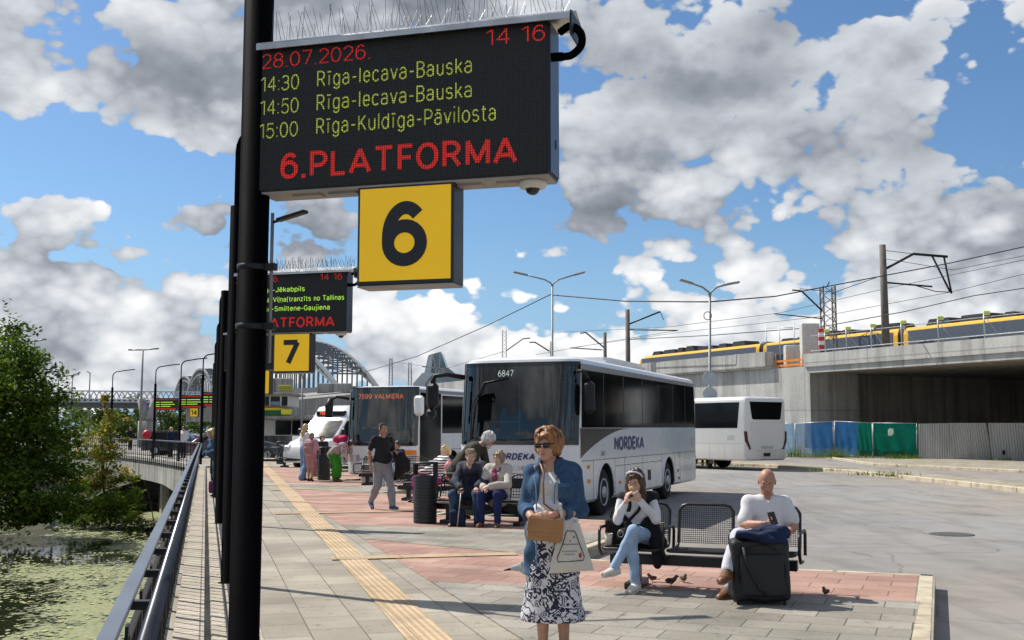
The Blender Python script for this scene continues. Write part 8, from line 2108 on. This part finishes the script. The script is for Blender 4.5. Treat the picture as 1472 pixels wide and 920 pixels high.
B = Body(); M3 = Matrix(f.hf.tolist()).to_4x4(); B.ell(f.HP(0, -.062, -.075), V3(.056, .042, .045) * f.k, M3, .02); B.wrinkle(.006, 70, 3); body_obj(B, .008, 'beard', HW, f.t)
f.torso_cloth('coat', cloth('coat_olive', (.055, .052, .040), .9, .2), .024, sleeves=1.95, wr=(.008, 20, 5), down=.12); f.trousers(M_blkc, .012); f.shoes(M_dkshoe)

# ---- walking man -----------------------------------------------------------------------------------
p = at(549, 700, 21.8); p.z = 0
f = Fig('person', 'walking man in black polo shirt and grey sweatpants carrying a jacket', p, R(32), None, 1.72, .010, SK3, 'm', .95)
f.standing(spread=.10); J = f.J; k = f.k
J['knR'] = V3(-.10, -.02, .48) * k; J['anR'] = V3(-.11, .27, .15) * k; J['toeR'] = V3(-.13, .15, .035) * k; J['knL'] = V3(.10, -.17, .50) * k; J['anL'] = V3(.10, -.27, .09) * k; J['toeL'] = V3(.13, -.43, .06) * k
f.hf = head_frame(R(12), R(-3), 0); J['elR'] = V3(-.255, .07, 1.12) * k; J['wrR'] = V3(-.27, -.03, .88) * k; J['elL'] = V3(.25, .02, 1.12) * k; J['wrL'] = V3(.20, -.20, 1.10) * k
f.hands['R'] = dict(fdir=(.05, -.25, -.95), palm=(.9, .2, 0), curl=.55); f.hands['L'] = dict(fdir=(-.1, -.8, .35), palm=(-.7, 0, -.6), curl=.95)
f.body(); f.hair(mat('hair_cropped', (.03, .022, .018), .9, var=.3, scale=60), 'short', 2, .002); f.face(M_blkc)
f.torso_cloth('polo_shirt', cloth('polo_black', (.018, .018, .02), .8, .25), .014, sleeves=.72, wr=(.006, 22, 4), belly=.03, vneck=.05); f.trousers(M_greyc, .020, .96, (.008, 18, 5), 'sweatpants'); f.shoes(cloth('shoe_blue', (.05, .08, .16), .7), M_sole)
jk2 = bag('carried_jacket', 'black jacket hanging from the hand of the walking man', 'jacket', l2w(f.t, V3(.26, -.22, .70)))
B = Body(); B.chain([(-.08, -.02, .42), (.02, .0, .36), (.05, .0, .16), (-.02, .0, .0)], [.04, .10, .12, .06], .05); B.chain([(.05, -.02, .38), (.16, .0, .26), (.19, 0, .12)], [.07, .07, .05], .04); B.wrinkle(.013, 20, 7); body_obj(B, .011, 'cloth', M_blkc, jk2)

# ---- woman in stripes -------------------------------------------------------------------------------
p = at(624, 700, 24.1); p.z = 0
f = Fig('person', 'blonde seated woman in a black and white striped top', p, R(-62), None, 1.66, .011, SK2, 'f', 1.08)
f.sitting(.42, R(-22), .10); J = f.J; f.hf = head_frame(R(8), R(-35), 0)
J['elR'] = V3(-.22, -.28, .74); J['wrR'] = V3(-.08, -.36, .90); J['elL'] = V3(.22, -.28, .70); J['wrL'] = V3(.08, -.46, .66)
f.hands['R'] = dict(fdir=(.2, -.1, .9), palm=(.6, .5, 0), curl=.7); f.hands['L'] = dict(fdir=(-.3, -.8, -.1), palm=(0, 0, -1), curl=.5)
f.body(); f.hair(HBL, 'bob', 8, .016, .03, None, 60); f.face()
f.torso_cloth('striped_top', stripes('black_white_stripes', (.02, .02, .025), (.72, .72, .72), 5.5), .016, sleeves=1.4, wr=(.006, 20, 4), down=.03); f.trousers(cloth('magenta_trousers', (.26, .03, .17), .9, .4, 12), .02); f.shoes(M_dkshoe)
pb = bag('carrier_bag', 'pink carrier bag hanging at the side of the woman in stripes', 'bag', at(645, 676, 23.6), R(20))
B = Body(); B.chain([(0, 0, .22), (.01, 0, .08), (.03, 0, -.12)], [.03, .09, .11], .04); B.wrinkle(.01, 20, 3); body_obj(B, .011, 'bag_body', cloth('pink_plastic', (.62, .26, .28), .5, .15), pb)
# ---- person in dark clothes on the bench behind the walking man ---------------------------------------
p = at(566, 700, 30.9); p.z = 0
f = Fig('person', 'person in dark clothes seated on the bench behind the walking man', p, BAYROT, None, 1.70, .014, SK3, 'm', 1.0)
f.sitting(.42, R(-14), .12); f.hands['R'] = dict(fdir=(.2, -.8, -.2), palm=(0, 0, -1), curl=.6); f.hands['L'] = dict(fdir=(-.2, -.8, -.2), palm=(0, 0, -1), curl=.6); f.body(); f.hair(HDK, 'short', 3, .012); f.face(lips=False)
f.torso_cloth('jacket', M_navyc, .02, sleeves=1.6, wr=None); f.trousers(M_jean, .012, wr=None); f.shoes(M_shoew)
sb = bag('small_suitcase', 'small beige suitcase standing by the bench left of the walking man', 'suitcase', gnd(529, 696), R(-15))
B = Body(); B.box((0, 0, .32), (.19, .12, .27), None, .04, .02); body_obj(B, .014, 'shell', mat('beige_shell', (.50, .46, .42), .5), sb)
q = MB(); q.tube([(-.08, .08, .55), (-.08, .08, .86), (.08, .08, .86), (.08, .08, .55)], .012, 6); q.build('handle', M_black2, sb)
for sx in (-1, 1): q = MB(); q.lathe([(.02, -.012), (.03, 0), (.02, .012)], 10, Matrix.Translation((sx * .14, 0, .03)) @ Matrix.Rotation(R(90), 4, 'Y')); q.build('wheel', M_tyre, sb)

# ---- group by the second bin ---------------------------------------------------------------------------
def simple(label, px, Y, rz, H, skin, sex, hair, hkind, top, topargs, legs, legargs, shoe, res=.014, girth=1.0, pose=None, hvol=.012):
    p = at(px, 690, Y); p.z = 0; f = Fig('person', label, p, R(rz), None, H, res, skin, sex, girth); f.standing()
    if pose: pose(f)
    f.body(); f.hair(hair, hkind, int(px), hvol); f.face(lips=False)
    if top: f.torso_cloth('top', top, **topargs)
    if legs: f.trousers(legs, **legargs)
    f.shoes(shoe); return f
def pose_step(f):
    k = f.k; f.J['anR'] = V3(-.10, .16, .10) * k; f.J['toeR'] = V3(-.10, .02, .03) * k; f.J['knR'] = V3(-.09, .0, .49) * k; f.J['elR'] = V3(-.23, -.02, 1.12) * k; f.J['wrR'] = V3(-.16, -.22, 1.05) * k; f.hf = head_frame(R(12), R(-4))
simple('woman with long blonde hair, white blouse and wide blue jeans', 438, 34.2, 128, 1.76, SK2, 'f', HBL, 'long', M_wcot, dict(ease=.02, sleeves=.6, wr=(.006, 18, 3)), M_denim if False else cloth('mid_jeans', (.16, .25, .38), .85, .15), dict(ease=.03, flare=.035), M_dkshoe, pose=pose_step)
tn_ = simple('girl in a pink top and shorts with a pink backpack, seen from behind', 447, 33.6, 160, 1.50, SK3, 'f', HG, 'bob', cloth('pink_top', (.55, .30, .36), .9, .15), dict(ease=.02, sleeves=.9, wr=(.006, 18, 3)), cloth('pink_shorts', (.42, .20, .20), .9), dict(ease=.02, length=-.15), M_dkshoe, pose=pose_step)
def backpack(label, f, col, name, sc=1.0):
    c = f.J['chest'] - V3(0, -1, 0) * .20 * f.k; t = bag('backpack', label, 'backpack', l2w(f.t, c - V3(0, 0, .1)), f.t.rotation_euler[2])
    B = Body(); B.box((0, .02, .0), (.14 * sc, .085 * sc, .19 * sc), None, .06, .03); B.box((0, .10 * sc, -.06), (.10 * sc, .03, .09 * sc), None, .03, .02); B.wrinkle(.006, 20, 3); body_obj(B, .013, 'pack', cloth(name, col, .8, .2), t)
    for sx in (-1, 1): q = MB(); q.tube([(sx * .09, -.05, .16), (sx * .11, -.15, .24), (sx * .12, -.30, .14), (sx * .12, -.24, -.05), (sx * .11, -.05, -.12)], .016, 6); q.build('strap', cloth(name, col, .8, .2), t)
    return t
backpack('dusty pink backpack on the back of the girl in shorts', tn_, (.36, .19, .18), 'backpack_pink')
simple('dark haired child in a black top standing behind the second bin', 462, 35.4, 20, 1.40, SK2, 'f', hairmat('hair_reddish', (.05, .02, .01), (.16, .07, .03)), 'bob', M_blkc, dict(ease=.02, sleeves=.9, wr=None), M_navyc, dict(ease=.02), M_dkshoe)
def pose_bend(f):
    k = f.k; J = f.J
    J['pelvis'] = V3(0, .10, .86) * k; J['waist'] = V3(0, -.02, 1.0) * k; J['chest'] = V3(0, -.20, 1.10) * k; J['neck'] = V3(0, -.36, 1.16) * k; J['head'] = V3(0, -.49, 1.16) * k; J['shL'] = V3(.17, -.30, 1.12) * k; J['shR'] = V3(-.17, -.30, 1.12) * k
    J['elL'] = V3(.22, -.36, .88) * k; J['wrL'] = V3(.16, -.44, .66) * k; J['elR'] = V3(-.22, -.36, .88) * k; J['wrR'] = V3(-.16, -.44, .66) * k; f.hf = head_frame(0, R(-55))
    for sd, x in (('L', 1), ('R', -1)): J['hip' + sd] = V3(x * .09, .08, .82) * k
gw = simple('woman in bright green trousers bending forward beside the second bin', 484, 33.3, 72, 1.68, SK2, 'f', HDK, 'bob', cloth('patterned_blouse', (.36, .27, .28), .9, .5, 30), dict(ease=.03, sleeves=.8, wr=(.008, 18, 3), down=.06), cloth('green_trousers', (.035, .22, .015), .85, .15), dict(ease=.04, length=.72, flare=.03), M_brown, girth=1.12, pose=pose_bend)
bpk = bag('backpack', 'magenta backpack on the back of the woman in green trousers', 'backpack', l2w(gw.t, V3(0, -.08, 1.26)), gw.t.rotation_euler[2])
B = Body(); B.ell((0, -.02, .03), (.17, .24, .14), None, .04); B.ell((0, -.20, .08), (.11, .08, .08), None, .04); B.wrinkle(.012, 18, 5); body_obj(B, .014, 'pack', cloth('magenta', (.42, .012, .08), .7, .25), bpk)
for sx in (-1, 1): q = MB(); q.tube([(sx * .10, -.22, .02), (sx * .13, -.30, -.1), (sx * .13, -.12, -.26), (sx * .12, .1, -.12)], .016, 6); q.build('strap', cloth('magenta', (.42, .012, .08), .7, .25), bpk)
ts = bag('trolley_case', 'brown trolley case standing between the girl and the second bin', 'suitcase', gnd(455, 688), R(-10))
B = Body(); B.box((0, 0, .33), (.18, .12, .27), None, .04, .02); body_obj(B, .014, 'shell', mat('case_brown', (.26, .15, .11), .6), ts)
q = MB(); q.tube([(-.07, .08, .58), (-.07, .08, .95), (.07, .08, .95), (.07, .08, .58)], .012, 6); q.build('handle', M_black2, ts)
for sx in (-1, 1): q = MB(); q.lathe([(.02, -.012), (.03, 0), (.02, .012)], 10, Matrix.Translation((sx * .14, 0, .03)) @ Matrix.Rotation(R(90), 4, 'Y')); q.build('wheel', M_tyre, ts)

# ---- people at the railing and on the bridge ----------------------------------------------------------
def pose_rail(f):
    k = f.k; J = f.J; J['chest'] = V3(0, -.10, 1.25) * k; J['neck'] = V3(0, -.13, 1.42) * k; J['head'] = V3(0, -.20, 1.54) * k; J['shL'] = V3(.17, -.11, 1.36) * k; J['shR'] = V3(-.17, -.11, 1.36) * k
    J['elL'] = V3(.2, -.12, 1.12) * k; J['wrL'] = V3(.1, -.34, 1.04) * k; J['elR'] = V3(-.2, -.12, 1.12) * k; J['wrR'] = V3(-.1, -.34, 1.04) * k; f.hf = head_frame(0, R(-12))
    J['pelvis'] = V3(0, .04, .93) * k
simple('fair haired woman in denim jacket and jeans leaning on the railing', 313, 25.9, -55, 1.64, SK2, 'f', HBL, 'bob', M_denimd, dict(ease=.03, sleeves=1.8, wr=(.008, 18, 3), down=.05), cloth('mid_jeans', (.16, .25, .38), .85, .15), dict(ease=.015), M_dkshoe, res=.012, pose=pose_rail)
simple('dark haired person in black beyond the denim jacket woman at the railing', 310.5, 30.0, -40, 1.74, SK1, 'm', HDK, 'short', M_blkc, dict(ease=.025, sleeves=1.8, wr=None), M_blkc, dict(ease=.015), M_dkshoe, res=.014)
pbg = bag('purple_bag', 'purple bag standing on the paving at the feet of the denim jacket woman', 'bag', gnd(307.5, 709), 0)
B = Body(); B.box((0, 0, .16), (.12, .09, .16), None, .05, .02); B.wrinkle(.008, 18, 3); body_obj(B, .014, 'bag_body', cloth('purple_cloth', (.16, .03, .13), .8, .2), pbg)
q = MB(); q.tube([(-.06, 0, .30), (-.03, 0, .42), (.03, 0, .42), (.06, 0, .30)], .009, 6); q.build('handle', M_blkc, pbg)
simple('person with blond hair in dark clothes standing on the bridge beside the red car', 244, 62, 70, 1.70, SK2, 'f', HBL, 'bob', M_navyc, dict(ease=.03, sleeves=1.8, wr=None), M_blkc, dict(ease=.02), M_dkshoe, res=.02)
simple('person in a white shirt standing on the bridge left of the 14 plate post', 262, 60, -20, 1.76, SK1, 'm', HDK, 'short', M_wcot, dict(ease=.03, sleeves=1.2, wr=None), M_blkc, dict(ease=.02), M_dkshoe, res=.02)
simple('distant person in black on the road left of the forked pier', 185, 84, 60, 1.75, SK1, 'm', HDK, 'short', M_blkc, dict(ease=.03, sleeves=1.8, wr=None), M_blkc, dict(ease=.02), M_dkshoe, res=.024)

# ================================================================== birds
def sparrow(label, px, py, rz, sc=1.0):
    sc *= .74
    t = thing('sparrow', label, 'sparrow', tuple(gnd(px, py)), R(rz), 'sparrows picking crumbs by the bench'); s = sc
    B = Body(); B.loft([V3(0, .045, .045) * s, V3(0, .0, .06) * s, V3(0, -.04, .085) * s], np.array([.015, .032, .024]) * s, np.array([.015, .033, .026]) * s, (1, 0, 0), .012); B.ell(V3(0, -.058, .112) * s, V3(.021, .022, .021) * s, None, .01)
    B.cone(V3(0, -.075, .112) * s, V3(0, -.096, .108) * s, .008 * s, .002 * s, .004); B.loft([V3(0, .04, .045) * s, V3(0, .13, .035) * s], np.array([.016, .020]) * s, np.array([.008, .004]) * s, (1, 0, 0), .01)
    body_obj(B, .004, 'body', M_spb, t)
    for x in (-1, 1):
        B = Body(); B.ell(V3(x * .026, .012, .068) * s, V3(.010, .055, .024) * s, None, .01); body_obj(B, .004, 'wing', M_spw, t)
        q = MB(); q.tube([V3(x * .014, .0, .04) * s, V3(x * .016, .008, .018) * s, V3(x * .016, -.004, .002) * s, V3(x * .016, -.03, .002) * s], .0028 * s, 5); q.build('leg', M_legp, t)
M_spb = mat('sparrow_brown', (.16, .115, .075), .85, var=.45, scale=35); M_spw = mat('sparrow_wing', (.085, .05, .03), .85, var=.5, scale=40); M_legp = mat('bird_leg', (.34, .20, .13), .6)
sparrow('sparrow standing nearest the left bench foot', 937.5, 837, -70); sparrow('dark sparrow leaning forward, the middle of the three by the bench', 965, 843, 70, 1.25); sparrow('upright pale sparrow, right of the three by the bench', 983, 838, 15, 1.05); sparrow('sparrow alone on the pink paving right of the suitcase', 1187, 857, -40)
gu = thing('gull', 'white gull with dark wing tips standing behind the woman in denim', 'gull', tuple(gnd(763, 846)), R(72)); s = 1.0
B = Body(); B.loft([V3(0, .15, .205), V3(0, .05, .20), V3(0, -.08, .23)], [.03, .072, .055], [.026, .066, .055], (1, 0, 0), .03); B.chain([V3(0, -.09, .24), V3(0, -.125, .30), V3(0, -.14, .335)], [.042, .032, .034], .02); B.cone(V3(0, -.165, .335), V3(0, -.215, .325), .013, .005, .01); body_obj(B, .007, 'body', mat('gull_white', (.68, .67, .64), .7, var=.08), gu)
for x in (-1, 1):
    B = Body(); B.loft([V3(x * .06, -.06, .235), V3(x * .062, .07, .215), V3(x * .03, .20, .195)], [.012, .014, .010], [.05, .05, .022], (1, 0, 0), .02); body_obj(B, .007, 'wing', mat('gull_grey', (.42, .43, .44), .7, var=.1), gu)
    B = Body(); B.cone(V3(x * .028, .17, .195), V3(x * .012, .285, .17), .018, .006, .01); body_obj(B, .006, 'wing_tip', M_blkc, gu)
    q = MB(); q.tube([(x * .025, .02, .15), (x * .025, .03, .08), (x * .025, .02, .004), (x * .025, -.05, .004)], .006, 6); q.build('leg', M_legp, gu)
